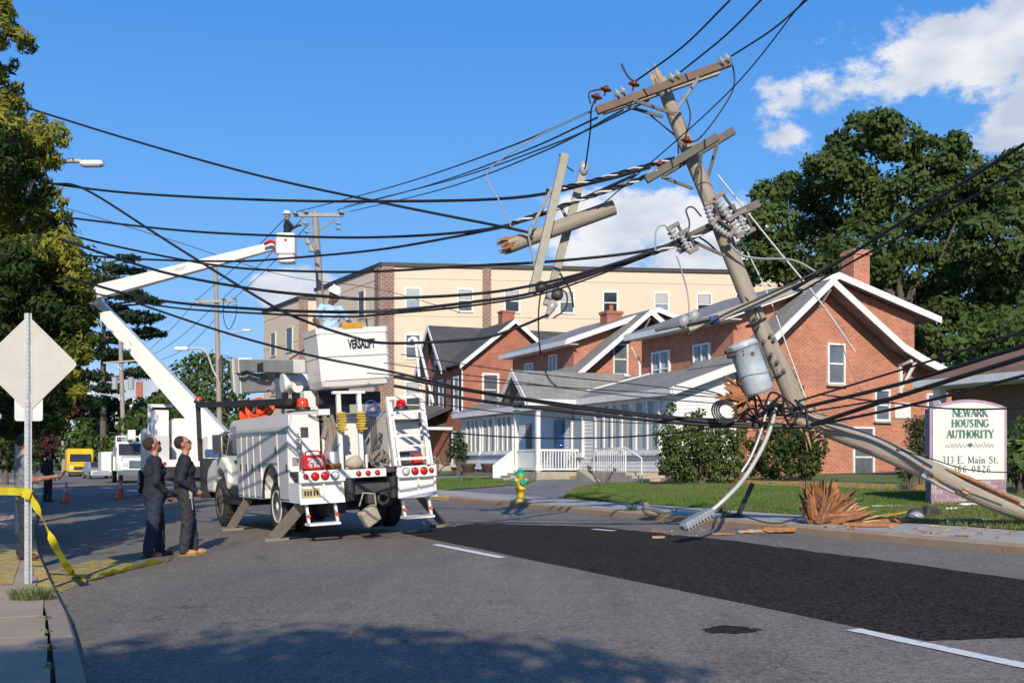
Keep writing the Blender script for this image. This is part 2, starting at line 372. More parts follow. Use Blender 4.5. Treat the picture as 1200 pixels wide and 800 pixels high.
M['groundgreen'] = mat('rough_ground', (.05, .065, .025), (.1, .09, .06), .5, .95, .4, 9, spread=.4)
M['turf'] = mat('turf', (.07, .125, .022), (.12, .17, .035), 1.3, .95, .6, 60, spread=.5, c3=(.12, .15, .05), c3scale=.4)
M['blade'] = mat('grass_blades', (.085, .16, .022), (.18, .26, .05), 1.2, .7, trans=.35, spread=.5, c3=(.2, .21, .07), c3scale=.4)
M['weed'] = mat('weed_leaves', (.05, .12, .03), (.11, .2, .06), 30, .7, trans=.3)
def sheet(name, vlist, u0, u1, dz, m, nu=1, zf=None, kind='structure'):
    """a strip in the road frame: cross profile vlist, running u0..u1"""
    mb = MB(); us = [u0 + (u1 - u0) * i / nu for i in range(nu + 1)]; vs = []
    for u in us:
        for v in vlist: vs.append(RF(v, u, (zf(v) if zf else gz(v)) + dz))
    k = len(vlist)
    mb.add(vs, [(i * k + j, i * k + j + 1, (i + 1) * k + j + 1, (i + 1) * k + j) for i in range(nu) for j in range(k - 1)])
    o = link(name, meshdata(name, mb, m)); o['kind'] = kind
    return o
GP = [(-900, .03), (-.9, .03), (-.8, -.08), (10.4, .36), (10.6, .38), (12.4, .44), (14.2, .61), (17.5, .82), (19.2, .84), (24, 1.1), (60, 1.9), (900, 1.9)]
def gpz(v):
    for (a, za), (b, zb) in zip(GP, GP[1:]):
        if v <= b: return za + (zb - za) * (v - a) / (b - a)
    return GP[-1][1]
sheet('ground', [a for a, _ in GP], -150, 1600, 0, M['groundgreen'], 8, gpz)
# road surface: a plane rising to the right kerb
def roadz(v): return .04 * v
RU0, RU1 = -40, 420
def kerbv(u):
    pts = [(-60, .25), (7, .22), (8.15, .2), (10.65, .16), (13.4, .03), (18.9, -.19), (26, -.35), (500, -.4)]
    for (a, va), (b, vb) in zip(pts, pts[1:]):
        if u <= b: return va + (vb - va) * (u - a) / (b - a)
    return -.4
def bend(u): return max(0.0, u - 70) ** 2 / 400.0      # beyond 70 m the street swings to the left
def strip(name, va, vb, u0, u1, n, za, zb, m):
    mb = MB(); vs = []
    for i in range(n + 1):
        u = u0 + (u1 - u0) * i / n; b = bend(u); vs += [RF(va - b, u, za), RF(vb - b, u, zb)]
    mb.add(vs, [(2 * i, 2 * i + 1, 2 * i + 3, 2 * i + 2) for i in range(n)]); o = link(name, meshdata(name, mb, m)); o['kind'] = 'structure'; return o
sheet('road', [-.75, 3, 7, 10.55], RU0, 70, 0, M['asphalt'], 6, roadz)
strip('road', -.75, 10.55, 70, 230, 24, .03, .42, M['asphalt'])
def ragged(pix, n, j, seed):
    rg = random.Random(seed); out = []
    for (a, b) in zip(pix, pix[1:] + pix[:1]):
        for i in range(n):
            t = i / n; out.append((a[0] + (b[0] - a[0]) * t + rg.uniform(-j, j) * 2, a[1] + (b[1] - a[1]) * t + (rg.uniform(-j, j) * .4 if i else 0)))
    return out
def gquad(name, pix, dz, m, label=None, cat=None, kind='structure', sub=1):
    """flat polygon on the road seen at pixel corners"""
    mb = MB(); pts = [onground(*p) for p in pix]
    vs = [Vector((p.x, p.y, roadz(p.x * ex.x + p.y * ex.y) + dz)) for p in pts]
    mb.add(vs, [tuple(range(len(vs)))])
    if sum((vs[i] - vs[0]).cross(vs[i + 1] - vs[0]).z for i in range(1, len(vs) - 1)) < 0:
        mb.f = [tuple(reversed(f)) for f in mb.f]
    o = link(name, meshdata(name, mb, m)); o['kind'] = kind; return o
gquad('fresh_asphalt_patch', ragged([(470, 624), (1085, 751), (1330, 742), (1330, 697), (1040, 657), (845, 632), (700, 617), (560, 613)], 12, 1.2, 4), .004, M['newasphalt'])
gquad('asphalt_stain', ragged([(820, 737), (842, 733), (870, 734), (893, 738), (870, 742), (838, 742)], 5, 2, 5), .005, M['newasphalt'])
def dash(a, b, w_):
    p, q = onground(*a), onground(*b); f = lambda k: Vector((k.x, k.y, roadz(k.x * ex.x + k.y * ex.y) + .008)); mb = MB(); n = 10; rg = random.Random(int(a[0])); vs = []
    for i in range(n + 1):
        c = p.lerp(q, i / n); j = [rg.uniform(-.008, .008) for _ in range(2)]; vs += [f(c - ex * (w_ / 2 + j[0])), f(c + ex * (w_ / 2 + j[1]))]
    mb.add(vs, [(2 * i, 2 * i + 1, 2 * i + 3, 2 * i + 2) for i in range(n)])
    if (vs[1] - vs[0]).cross(vs[2] - vs[0]).z < 0: mb.f = [tuple(reversed(x)) for x in mb.f]
    o = link('lane_dash', meshdata('lane_dash', mb, M['lane'])); o['kind'] = 'structure'
dash((1000, 738), (1240, 789), .13); dash((510, 638), (588, 653.5), .13); dash((695, 620), (720, 622), .12)
for (x, y) in [(156, 574.8), (126, 571.6), (99.6, 569), (77, 567.2)]:
    p = onground(x - 6, y - .5); q = onground(x + 6, y + .6); mb = MB()
    w_ = Vector((0, .45, 0)); pz = [p - w_, q - w_, q + w_, p + w_]
    mb.add([Vector((k.x, k.y, roadz(k.x * ex.x + k.y * ex.y) + .01)) for k in pz], [(0, 1, 2, 3)])
    o = link('lane_dash', meshdata('lane_dash', mb, M['lane'])); o['kind'] = 'structure'
M['tar'] = mat('tar_seal', (.03, .028, .026), (.05, .047, .043), 9, .6)
# worn yellow paint on the road by the left kerb
M['roadyellow'] = mat('worn_yellow_road_paint', (.5, .36, .05), (.15, .14, .12), 9, .85, .3, 40, mid=.5, spread=.16)
gquad('yellow_road_paint', [(55, 665), (62, 690), (72, 694), (120, 672), (150, 668), (158, 656), (110, 656), (50, 660)], .004, M['roadyellow'])
# ---- kerbs, each stone a part
def kerb(name, fn, u0, u1, step, width, top, m, side, m2=None, m2r=None):
    root = thing(name, None, None); del_keys(root); root['kind'] = 'structure'
    u = u0; k = 0
    while u < u1:
        g = .006; a, b = u + g, min(u + step, u1) - g; va, vb = fn(a), fn(b); j = rnd.uniform(-.004, .004)
        z0 = roadz(max(va, 0)) - .1; zt = top(va) + j; c = .025 * side
        poly0 = [RF(va, a, z0), RF(va, a, zt - .03), RF(va + c, a, zt), RF(va + width * side, a, zt), RF(va + width * side, a, z0)]
        poly1 = [RF(vb, b, z0), RF(vb, b, zt - .03), RF(vb + c, b, zt), RF(vb + width * side, b, zt), RF(vb + width * side, b, z0)]
        mb = MB(); n = 5; fs = [(0, 1, 2, 3, 4), (9, 8, 7, 6, 5)] + [(i, i + 5, (i + 1) % 5 + 5, (i + 1) % 5) for i in range(5)]
        if side < 0: fs = [tuple(reversed(f)) for f in fs]
        mb.add(poly0 + poly1, [tuple(reversed(f)) for f in fs])
        mm = m2 if m2 and m2r[0] < (a + b) / 2 < m2r[1] else m
        part('kerb_stone', mb, mm, root); u += step; k += 1
    return root
def del_keys(o):
    for k in ('label', 'category', 'group'):
        if k in o: del o[k]
kerb('kerb', kerbv, -4, 60, 1.5, .18, lambda v: .13, M['kerb'], -1, M['yellowkerb'], (13.2, 22))
kerb('kerb', lambda u: 10.5, 4, 70, 2.0, .17, lambda v: .54, M['kerbR'], 1, M['yellowkerb'], (30, 42))
strip('kerb', -.62, -.4, 60, 230, 24, .14, .14, M['kerb']); strip('kerb', 10.5, 10.68, 70, 230, 22, .55, .55, M['kerbR'])
# ---- pavement slabs, each a part
def slabs(name, vs, u0, u1, step, ztop, m, skip=None, uoff=None):
    root = thing(name, None, None); del_keys(root); root['kind'] = 'structure'; u = u0
    while u < u1:
        for a, b in zip(vs, vs[1:]):
            g = .008; aa, bb_ = a + g, b - g
            if uoff: bb_ = min(bb_, uoff(u)) if b == vs[-1] else bb_
            zt = ztop(aa), ztop(bb_); j = rnd.uniform(-.006, .004); x = [(aa, u + g), (bb_, u + g), (bb_, u + step - g), (aa, u + step - g)]
            zz = [zt[0], zt[1], zt[1], zt[0]]
            top = [RF(p[0], p[1], z_ + j) for p, z_ in zip(x, zz)]; bot = [RF(p[0], p[1], z_ - .08) for p, z_ in zip(x, zz)]
            mb = MB(); mb.add(top + bot, [(0, 1, 2, 3), (0, 4, 5, 1), (1, 5, 6, 2), (2, 6, 7, 3), (3, 7, 4, 0)])
            part('slab', mb, m, root)
        u += step
    return root
slabs('pavement', [-3.9, -2.4, -1.0, .12], -3, 60, 1.25, lambda v: .14, M['walk'], uoff=lambda u: kerbv(u) - .225 if u < 12 else kerbv(u) - .19)
slabs('pavement', [10.68, 11.6, 12.5], 4, 70, 1.5, lambda v: gz(v) + .0, M['walkR'])
strip('pavement', -3.9, -.62, 60, 230, 24, .12, .12, M['walk']); strip('pavement', 10.68, 12.5, 70, 230, 22, .54, .55, M['walkR'])
o = sheet('painted_pavement', [-2.6, -.4], 13.6, 19.0, .0, mat('yellow_pavement_paint', (.55, .38, .06), (.3, .24, .15), 7, .9, .3, 50, mid=.5, spread=.1), 1, lambda v: .147)
# ---- lawns (turf sheets with blades) and the drive behind
def poly_sheet(name, pts, m, dz, res=.5, kind='structure'):
    """grid the polygon (v,u) so that it follows the ground"""
    vs_ = [p[0] for p in pts]; us_ = [p[1] for p in pts]; bm = bmesh.new()
    f = bm.faces.new([bm.verts.new((p[0], p[1], 0)) for p in pts])
    for (k, pl) in [(v_, 0) for v_ in (11, 12.5, 14.2, 17.5, 19.2, 24)]:
        if min(vs_) < k < max(vs_):
            bmesh.ops.bisect_plane(bm, geom=bm.verts[:] + bm.edges[:] + bm.faces[:], plane_co=(k, 0, 0), plane_no=(1, 0, 0))
    for v_ in bm.verts: v_.co = RF(v_.co.x, v_.co.y, gz(v_.co.x) + dz)
    bmesh.ops.recalc_face_normals(bm, faces=bm.faces)
    if bm.faces and sum(f_.normal.z for f_ in bm.faces) < 0: bmesh.ops.reverse_faces(bm, faces=bm.faces[:])
    me = bpy.data.meshes.new(name); bm.to_mesh(me); bm.free(); me.materials.append(m)
    o = link(name, me); o['kind'] = kind; return o
LAWN = [(12.52, -6), (17.3, -6), (17.4, 20), (17.5, 27), (17.3, 31), (16.2, 32), (14.8, 30.6), (13.4, 28.2), (12.52, 26.6)]
LAWN2 = [(12.52, 36), (15.5, 36), (17.0, 38.5), (17.0, 46), (12.52, 46)]
LAWN3 = [(12.52, 52), (21.5, 52), (21.5, 75), (12.52, 75)]
poly_sheet('turf', LAWN, M['turf'], .004); poly_sheet('turf', LAWN2, M['turf'], .004); poly_sheet('turf', LAWN3, M['turf'], .004)
poly_sheet('driveway', [(12.5, -6), (19.2, -6), (19.2, 60), (12.5, 60)], M['driveway'], -.02)
poly_sheet('turf', [(19.3, -6), (23.5, -6), (23.5, 31), (19.3, 31)], M['turf'], .01)
def inpoly(p, poly):
    c = False; n = len(poly); j = n - 1
    for i in range(n):
        if (poly[i][1] > p[1]) != (poly[j][1] > p[1]) and p[0] < (poly[j][0] - poly[i][0]) * (p[1] - poly[i][1]) / (poly[j][1] - poly[i][1]) + poly[i][0]: c = not c
        j = i
    return c
def blades(name, poly, n, h, m, seed, umax=None):
    rg = random.Random(seed); vs = []; fs = []
    v0, v1 = min(p[0] for p in poly), max(p[0] for p in poly); u0, u1 = min(p[1] for p in poly), max(p[1] for p in poly)
    while len(fs) < n:
        v = rg.uniform(v0, v1); u = rg.uniform(u0, u1) if umax is None else rg.uniform(u0, umax)
        if not inpoly((v, u), poly): continue
        b = RF(v, u, gz(v) + .003); q = rg.uniform(0, 6.28); hh = h * rg.uniform(.4, 1.2); w_ = rg.uniform(.006, .012)
        dx = Vector((math.cos(q), math.sin(q), 0)); ln = Vector((rg.uniform(-1, 1), rg.uniform(-1, 1), 0)) * hh * .5; k = len(vs)
        vs += [b - dx * w_, b + dx * w_, b + ln + Vector((0, 0, hh))]; fs.append((k, k + 1, k + 2))
    mb = MB(); mb.add(vs, fs); o = link(name, meshdata(name, mb, m)); return tag(o, kind='stuff')
L1 = [(v, u) for v, u in LAWN]
b1 = blades('grass', [(12.5, 9), (17.4, 9)] + LAWN[2:], 110000, .07, M['blade'], 3)
tag(b1, 'short green grass of the lawn behind the pavement', 'grass')
b2 = blades('grass', LAWN2, 14000, .08, M['blade'], 4); tag(b2, 'small patch of grass left of the hydrant', 'grass')
# yellow kerb on the house side of the drive
root = thing('drive_kerb', None, None); del_keys(root); root['kind'] = 'structure'
for k in range(24):
    u = 12 + k * 1.15; mb = MB(); v = 18.6
    mb.add([RF(v, u + .01, gz(v) + .1), RF(v + .15, u + .01, gz(v) + .1), RF(v + .15, u + 1.14, gz(v) + .1), RF(v, u + 1.14, gz(v) + .1),
            RF(v, u + .01, gz(v) - .1), RF(v + .15, u + .01, gz(v) - .1), RF(v + .15, u + 1.14, gz(v) - .1), RF(v, u + 1.14, gz(v) - .1)],
           [(0, 1, 2, 3), (0, 4, 5, 1), (1, 5, 6, 2), (2, 6, 7, 3), (3, 7, 4, 0)])
    part('kerb_stone', mb, M['yellowkerb'], root)
# gutter grime and weeds between kerb and slabs on the left
M['weedpale'] = mat('pale_weed', (.12, .19, .06), (.22, .27, .1), 20, .7, trans=.3)
def tuft(name, label, c, n, rad, h, m, seed, group=None, w=.008):
    rg = random.Random(seed); vs = []; fs = []
    for _ in range(n):
        q = rg.uniform(0, 6.28); r_ = rad * math.sqrt(rg.random()); b = Vector(c) + Vector((math.cos(q) * r_, math.sin(q) * r_, 0))
        d = Vector((math.cos(q) * r_ / rad * .6 + rg.uniform(-.35, .35), math.sin(q) * r_ / rad * .6 + rg.uniform(-.35, .35), 1)).normalized(); hh = h * rg.uniform(.4, 1.1)
        s_ = Vector((-math.sin(q + rg.uniform(-1, 1)), math.cos(q), 0)) * w; k = len(vs)
        mid = b + d * hh * .6 + s_ * 0; tip = b + d * hh + Vector((d.x, d.y, -.2)) * hh * .35
        vs += [b - s_, b + s_, mid + s_ * .9, mid - s_ * .9, tip]; fs += [(k, k + 1, k + 2, k + 3), (k + 3, k + 2, k + 4)]
    mb = MB(); mb.add(vs, fs); return single(name, mb, m, label, 'weeds', group)
p = onground(36, 702); p.z = .14
tuft('weed_tuft', 'green tuft of weeds at the foot of the sign post', p + Vector((.05, -.1, 0)), 420, .2, .15, M['weedpale'], 5, w=.005)
for k in range(7):
    u = 5.5 + k * .85; p = RF(kerbv(u) - .22, u, .12)
    tuft('kerb_weeds', 'thin weeds growing in the gap behind the near left kerb', p, 26, .045, .045, M['weedpale'], 20 + k, 'weeds in the kerb gap')
# hills of trees far away come later; a distant ground rise behind everything is not visible
# ================================================================ BUILDINGS (local x = away from the street, y = up the street)
M['brick'] = brickmat('orange_red_brick', (.56, .155, .07), (.38, .095, .046), (.42, .32, .24), ms=.011)
M['brick2'] = brickmat('red_brick', (.47, .125, .06), (.34, .088, .042), (.32, .24, .19), ms=.009)
M['brickdark'] = brickmat('dark_brown_brick', (.24, .12, .075), (.17, .08, .05), (.22, .18, .14))
M['pilbrick'] = brickmat('brown_pilaster_brick', (.24, .105, .075), (.18, .08, .058), (.34, .28, .24), bw=.4, rh=.16, ms=.03)
M['stucco'] = mat('tan_stucco', (.70, .57, .435), (.655, .53, .4), .35, .9, .1, 8, spread=.6)
M['stucco2'] = mat('tan_stucco_band', (.67, .545, .41), (.63, .51, .385), .35, .9, .1, 8, spread=.6)
M['coping'] = mat('dark_roof_coping', (.03, .028, .027), None, rough=.6)
def shingles(name, c1, c2):
    m = bpy.data.materials.new(name); m.use_nodes = True; t = m.node_tree; b = t.nodes['Principled BSDF']; b.inputs['Roughness'].default_value = .9
    co = N(t, 'ShaderNodeTexCoord').outputs['Object']; sp = N(t, 'ShaderNodeSeparateXYZ'); t.links.new(co, sp.inputs[0])
    cb = N(t, 'ShaderNodeCombineXYZ'); t.links.new(mth(t, 'ADD', sp.outputs[0], sp.outputs[1]), cb.inputs[0]); t.links.new(mth(t, 'MULTIPLY', sp.outputs[2], 1.6), cb.inputs[1])
    br = N(t, 'ShaderNodeTexBrick'); br.inputs['Scale'].default_value = 1; br.inputs['Brick Width'].default_value = .3; br.inputs['Row Height'].default_value = .14
    br.inputs['Mortar Size'].default_value = .012; br.inputs['Color1'].default_value = (*c1, 1); br.inputs['Color2'].default_value = (*c2, 1)
    br.inputs['Mortar'].default_value = (*[x * .6 for x in c1], 1); t.links.new(cb.outputs[0], br.inputs['Vector'])
    nz = N(t, 'ShaderNodeTexNoise'); nz.inputs['Scale'].default_value = .9; nz.inputs['Detail'].default_value = 6; t.links.new(co, nz.inputs['Vector'])
    v = mth(t, 'ADD', mth(t, 'MULTIPLY', nz.outputs[0], .7), .65); mm = N(t, 'ShaderNodeMix', data_type='RGBA', blend_type='MULTIPLY'); mm.inputs[0].default_value = 1
    cc = N(t, 'ShaderNodeCombineColor')
    for i in range(3): t.links.new(v, cc.inputs[i])
    t.links.new(br.outputs['Color'], mm.inputs[6]); t.links.new(cc.outputs[0], mm.inputs[7]); t.links.new(mm.outputs[2], b.inputs['Base Color'])
    return m
M['shgrey'] = shingles('grey_shingles', (.27, .265, .25), (.22, .215, .2))
M['shdark'] = shingles('charcoal_shingles', (.085, .085, .085), (.06, .06, .06))
M['shbrown'] = shingles('brown_shingles', (.25, .14, .085), (.19, .105, .065))
M['soffitpaint'] = mat('soffit_paint', (.6, .6, .58), (.5, .5, .48), 3, .7)  # slightly greyer white for the eave soffits
M['siding'] = mat('white_siding', (.78, .78, .77), (.7, .7, .69), 1, .6)
M['bluedoor'] = mat('blue_door_paint', (.03, .13, .32), (.02, .09, .24), 3, .4)
M['shutter'] = mat('dark_shutter_paint', (.02, .03, .04), None, rough=.5)
M['concrete'] = mat('step_concrete', (.4, .36, .29), (.3, .27, .22), 3, .9, .3)
M['curtain'] = mat('curtain', (.5, .5, .47), (.35, .35, .33), 8, .9, stretch=(8, 8, .3))

def wframe(ax, o, d):
    """wall frame: ax 'x' = wall runs along local x and faces -y (towards the camera); 'y' = runs along y and faces -x (towards the street)"""
    if ax == 'x': return Matrix(((1, 0, 0, o[0]), (0, 1, 0, o[1]), (0, 0, 1, o[2]), (0, 0, 0, 1)))
    return Matrix(((0, 1, 0, o[0]), (-1, 0, 0, o[1]), (0, 0, 1, o[2]), (0, 0, 0, 1)))
def window(par, ax, o, wd, ht, glass='glassdark', cols=1, rail=True, fw=.07, shut=0, sill=True, curtain=0, pr=.07, frame='whitetrim', name='window', muntin=0):
    """window centred over wall point o (bottom centre), proud of the wall; sub-parts pane, sill, shutter"""
    Mx = wframe(ax, o, 0); mb = MB()
    mb.bb((-wd / 2 - fw, -pr, -fw), (-wd / 2, .0, ht + fw)).bb((wd / 2, -pr, -fw), (wd / 2 + fw, .0, ht + fw))
    mb.bb((-wd / 2, -pr, ht), (wd / 2, 0, ht + fw)).bb((-wd / 2, -pr, -fw), (wd / 2, 0, 0))
    cw = wd / cols
    for i in range(1, cols): mb.bb((-wd / 2 + i * cw - fw * .45, -pr * .95, 0), (-wd / 2 + i * cw + fw * .45, 0, ht))
    if rail:
        for i in range(cols): mb.bb((-wd / 2 + i * cw + fw * .5, -pr * .8, ht * .5 - .03), (-wd / 2 + (i + 1) * cw - fw * .5, 0, ht * .5 + .03))
    for k in range(muntin): 
        x = -wd / 2 + wd * (k + 1) / (muntin + 1); mb.bb((x - .012, -pr * .6, 0), (x + .012, 0, ht))
    wn = part(name, mb.xf(Mx), M[frame], par)
    for i in range(cols):
        p_ = MB(); p_.bb((-wd / 2 + i * cw + .01, -pr * .3, .005), (-wd / 2 + (i + 1) * cw - .01, -.003, ht - .005)); part('pane', p_.xf(Mx), M[glass], wn)
        if curtain:
            c_ = MB(); n = 7; x0 = -wd / 2 + i * cw + .03; x1 = x0 + (cw - .06) * curtain
            for k in range(n): c_.bb((x0 + (x1 - x0) * k / n, -pr * .42 - .004 * (k % 2), .02), (x0 + (x1 - x0) * (k + 1) / n - .004, -pr * .31, ht - .02))
            part('curtain', c_.xf(Mx), M['curtain'], wn)
    if sill:
        s_ = MB(); s_.bb((-wd / 2 - fw - .04, -pr - .06, -fw - .07), (wd / 2 + fw + .04, .0, -fw - .004)); part('sill', s_.xf(Mx), M[frame if sill != 2 else 'concrete'], wn)
    if shut:
        for sg in (-1, 1):
            s_ = MB(); x0 = sg * (wd / 2 + fw + .02 + shut / 2); s_.bb((x0 - shut / 2, -.05, -.03), (x0 + shut / 2, .0, ht + .03))
            for k in range(10): s_.box((x0, -.055, .08 + k * (ht - .1) / 9), (shut * .8, .02, .05), (.5, 0, 0))
            part('shutter', s_.xf(Mx), M['shutter'], wn)
    return wn
def wallpoly(par, ax, pts, th, m, name='wall', off=0):
    """wall face polygon in (a, z), outer face at 0, thickness behind"""
    mb = MB()
    if ax == 'x': mb.prism([(a, off, z) for a, z in pts], (0, th, 0))
    else: mb.prism([(off, a, z) for a, z in pts], (th, 0, 0))
    return part(name, mb, M[m], par)
def slab(mb, p0, p1, y0, y1, th=.12):
    """roof slab: profile segment p0-p1 in (x, z), run y0..y1"""
    (x0, z0), (x1, z1) = p0, p1; L = math.hypot(x1 - x0, z1 - z0); nx, nz = -(z1 - z0) / L * th, (x1 - x0) / L * th
    if nz < 0: nx, nz = -nx, -nz
    mb.prism([(x0, y0, z0), (x1, y0, z1), (x1 + nx, y0, z1 + nz), (x0 + nx, y0, z0 + nz)], (0, y1 - y0, 0))
def slaby(mb, p0, p1, x0, x1, th=.12):
    """roof slab: profile in (y, z), run x0..x1"""
    (y0, z0), (y1, z1) = p0, p1; L = math.hypot(y1 - y0, z1 - z0); ny, nz = -(z1 - z0) / L * th, (y1 - y0) / L * th
    if nz < 0: ny, nz = -ny, -nz
    mb.prism([(x0, y0, z0), (x0, y1, z1), (x0, y1 + ny, z1 + nz), (x0, y0 + ny, z0 + nz)], (x1 - x0, 0, 0))
def rake(mb, pts, y, dep=.22, th=.04):
    """white board along the roof edge, polyline in (x, z)"""
    for (x0, z0), (x1, z1) in zip(pts, pts[1:]):
        mb.prism([(x0, y, z0 - dep + .13), (x1, y, z1 - dep + .13), (x1, y, z1 + .13), (x0, y, z0 + .13)], (0, -th, 0))

def twin_house(label, root_v, root_u, z0, depth, inner, win, bm_, low):
    """brick house: wide low gable facing down the street, with a steeper gable in front of it"""
    t = thing('brick_house', label, 'house', RF(root_v, root_u, z0), TH)
    W = 7.9; ze, zr = 5.55, 6.98; zR = .32
    wallpoly(t, 'x', [(0, -.6), (W, -.6), (W, ze + zR - .04), (W / 2 + .15, zr - .08), (0, ze)], .25, bm_)
    wallpoly(t, 'y', [(.26, -.6), (depth, -.6), (depth, ze - .02), (.26, ze - .02)], .25, bm_)
    wallpoly(t, 'y', [(.26, -.6), (depth, -.6), (depth, ze - .02), (.26, ze - .02)], .25, bm_, off=W - .25)
    mb = MB(); ov = .6; k = (zr - ze) / (W / 2)
    slab(mb, (-ov, ze - ov * k), (W / 2 + .1, zr), -.5, depth + .3); slab(mb, (W / 2 + .1, zr), (W + ov + .2, ze + zR - (ov + .2) * k * .8), -.5, depth + .3)
    rf = part('roof', mb, M['shgrey'], t)
    mb = MB(); rake(mb, [(-ov, ze - ov * k), (W / 2 + .1, zr), (W + ov + .2, ze + zR - (ov + .2) * k * .8)], -.505, .24)
    mb.bb((-ov - .05, -.5, ze - ov * k - .12), (-ov - .005, depth + .3, ze - ov * k + .1)); part('fascia', mb, M['whitetrim'], rf)
    mb = MB(); mb.bb((-ov, -.5, ze - ov * k - .1), (-.003, depth + .3, ze - ov * k - .06)); part('soffit', mb, M['soffitpaint'], rf)
    # front steep gable
    yf = -.75 
    L, Rr = inner
    pts = L + Rr[1:]
    poly = [(pts[0][0], -.6)] + pts + [(pts[-1][0], -.6)]
    w2 = wallpoly(t, 'x', [(a, z - .02 if 0 < i < len(poly) - 1 else z) for i, (a, z) in enumerate(poly)][::-1], .25, bm_, off=yf)
    mb = MB(); mb.bb((pts[0][0], yf + .26, -.6), (pts[0][0] + .2, -.003, pts[0][1] - .1)); part('side_wall', mb, M[bm_], t)
    mb = MB(); mb.bb((pts[-1][0] - .2, yf + .26, -.6), (pts[-1][0], 3, pts[-1][1] - .1)); part('side_wall', mb, M[bm_], t)
    mb = MB(); o_ = .75
    ext = [(pts[0][0] - .35, pts[0][1] - .35 * (pts[1][1] - pts[0][1]) / (pts[1][0] - pts[0][0]))] + pts[1:-1] + [(pts[-1][0] + .55, pts[-1][1] - .12)]
    for a, b in zip(ext, ext[1:]): slab(mb, a, b, yf - o_, 3.2 if a[0] > 2.9 else 2.4, .1)
    r2 = part('front_roof', mb, M['shgrey'], t); mb = MB(); rake(mb, ext, yf - o_ - .003, .27, .05); part('bargeboard', mb, M['whitetrim'], r2)
    a_, z_ = ext[1][0] + .02, ext[1][1] - .35
    mb = MB(); mb.beam((pts[2][0], yf - .02, pts[2][1] - .75), (pts[2][0], yf - .6, pts[2][1] - .25), .1, .1); part('bracket', mb, M['whitetrim'], t)
    if low:
        mb = MB(); mb.beam((6.5, yf - .08, 2.9), (6.5, yf - .08, 3.95), .11, .12); mb.beam((6.5, yf - .12, 3.0), (6.75, yf - .6, 4.0), .1, .1); mb.beam((6.5, yf - .1, 3.9), (6.5, yf - .65, 4.0), .1, .1)
        part('bracket', mb, M['whitetrim'], t)
    for wd in win: window(t, *wd[:4], **wd[4])
    return t
# nearest twin house (right of the leaning pole)
inner3 = ([(.02, 4.0), (.53, 4.46), (2.97, 6.58)], [(2.97, 6.58), (4.79, 5.32), (6.06, 4.45), (7.0, 4.03), (8.0, 3.68), (9.4, 3.3)])
wins3 = [('x', (3.71, -.75, 3.2), .62, 1.3, dict(glass='glassgrey', sill=2)), ('x', (5.73, -.75, 1.95), .55, 1.0, dict(glass='glassgrey', sill=2)),
         ('x', (8.07, -.75, 1.95), .5, .9, dict(glass='glassgrey', sill=2)), ('x', (4.9, -.75, -.4), .8, 2.0, dict(glass='glassgrey', sill=False)),
         ('y', (0, 1.95, 3.35), .95, 1.25, dict(cols=2, glass='glassgrey', curtain=.45, pr=.09)), ('y', (0, 4.85, 3.35), 1.2, 1.25, dict(cols=2, glass='glassgrey', curtain=.45, pr=.09))]
h3 = twin_house('two storey orange brick house with steep white gable right behind the leaning pole', 21.6, 32.2, 1.1, 6.4, inner3, wins3, 'brick', True)
mb = MB(); mb.bb((6.3, -.8, 2.0), (7.0, -.755, 2.55)); part('panel', mb, M['whitetrim'], h3)
mb = MB(); mb.tube(bez([(-.55, 6.2, 4.9), (-.3, 6.35, 4.6), (-.12, 6.35, 4.3), (-.12, 6.35, 2.5), (-.12, 6.35, 1.8)], 3), .05); part('downspout', mb, M['whitetrim'], h3)
mb = MB(); mb.bb((6.45, 1.6, 5.4), (7.2, 2.3, 8.5)).bb((6.4, 1.55, 8.3), (7.25, 2.35, 8.42)); part('chimney', mb, M['brick'], h3)
mb = MB()
for k in range(3): mb.bb((6.6 + k * .25, -2.0 + k * .3, -.35 + k * .2), (9.0, -.76, -.15 + k * .2))
mb.bb((8.6, -.9, -.3), (9.4, -.78, 1.9)); part('steps', mb, M['concrete'], h3)
# second twin house
inner2 = ([(-.9, 3.5), (-.25, 4.02), (3.1, 6.72)], [(3.1, 6.72), (4.9, 5.45), (6.3, 4.5), (8.3, 3.6)])
wins2 = [('x', (1.95, -.75, 4.0), .62, 1.25, dict(glass='glassgrey')), ('y', (0, 2.1, 4.05), .7, .9, dict(cols=2, rail=False, glass='glassblue', pr=.1)), ('y', (0, 4.9, 4.05), .8, .75, dict(cols=2, rail=False, glass='glassblue', pr=.1))]
h2 = twin_house('brick house with grey roof and lower white gable in the middle of the row', 21.6, 44.8, 1.5, 7.1, inner2, wins2, 'brick', False)
mb = MB(); mb.bb((2.3, 1.2, 5.9), (3.1, 1.9, 7.1)).bb((2.25, 1.15, 6.95), (3.15, 1.95, 7.08)); mb.cyl((2.7, 1.55, 7.1), (2.7, 1.55, 7.4), .1); part('chimney', mb, M['brick2'], h2)
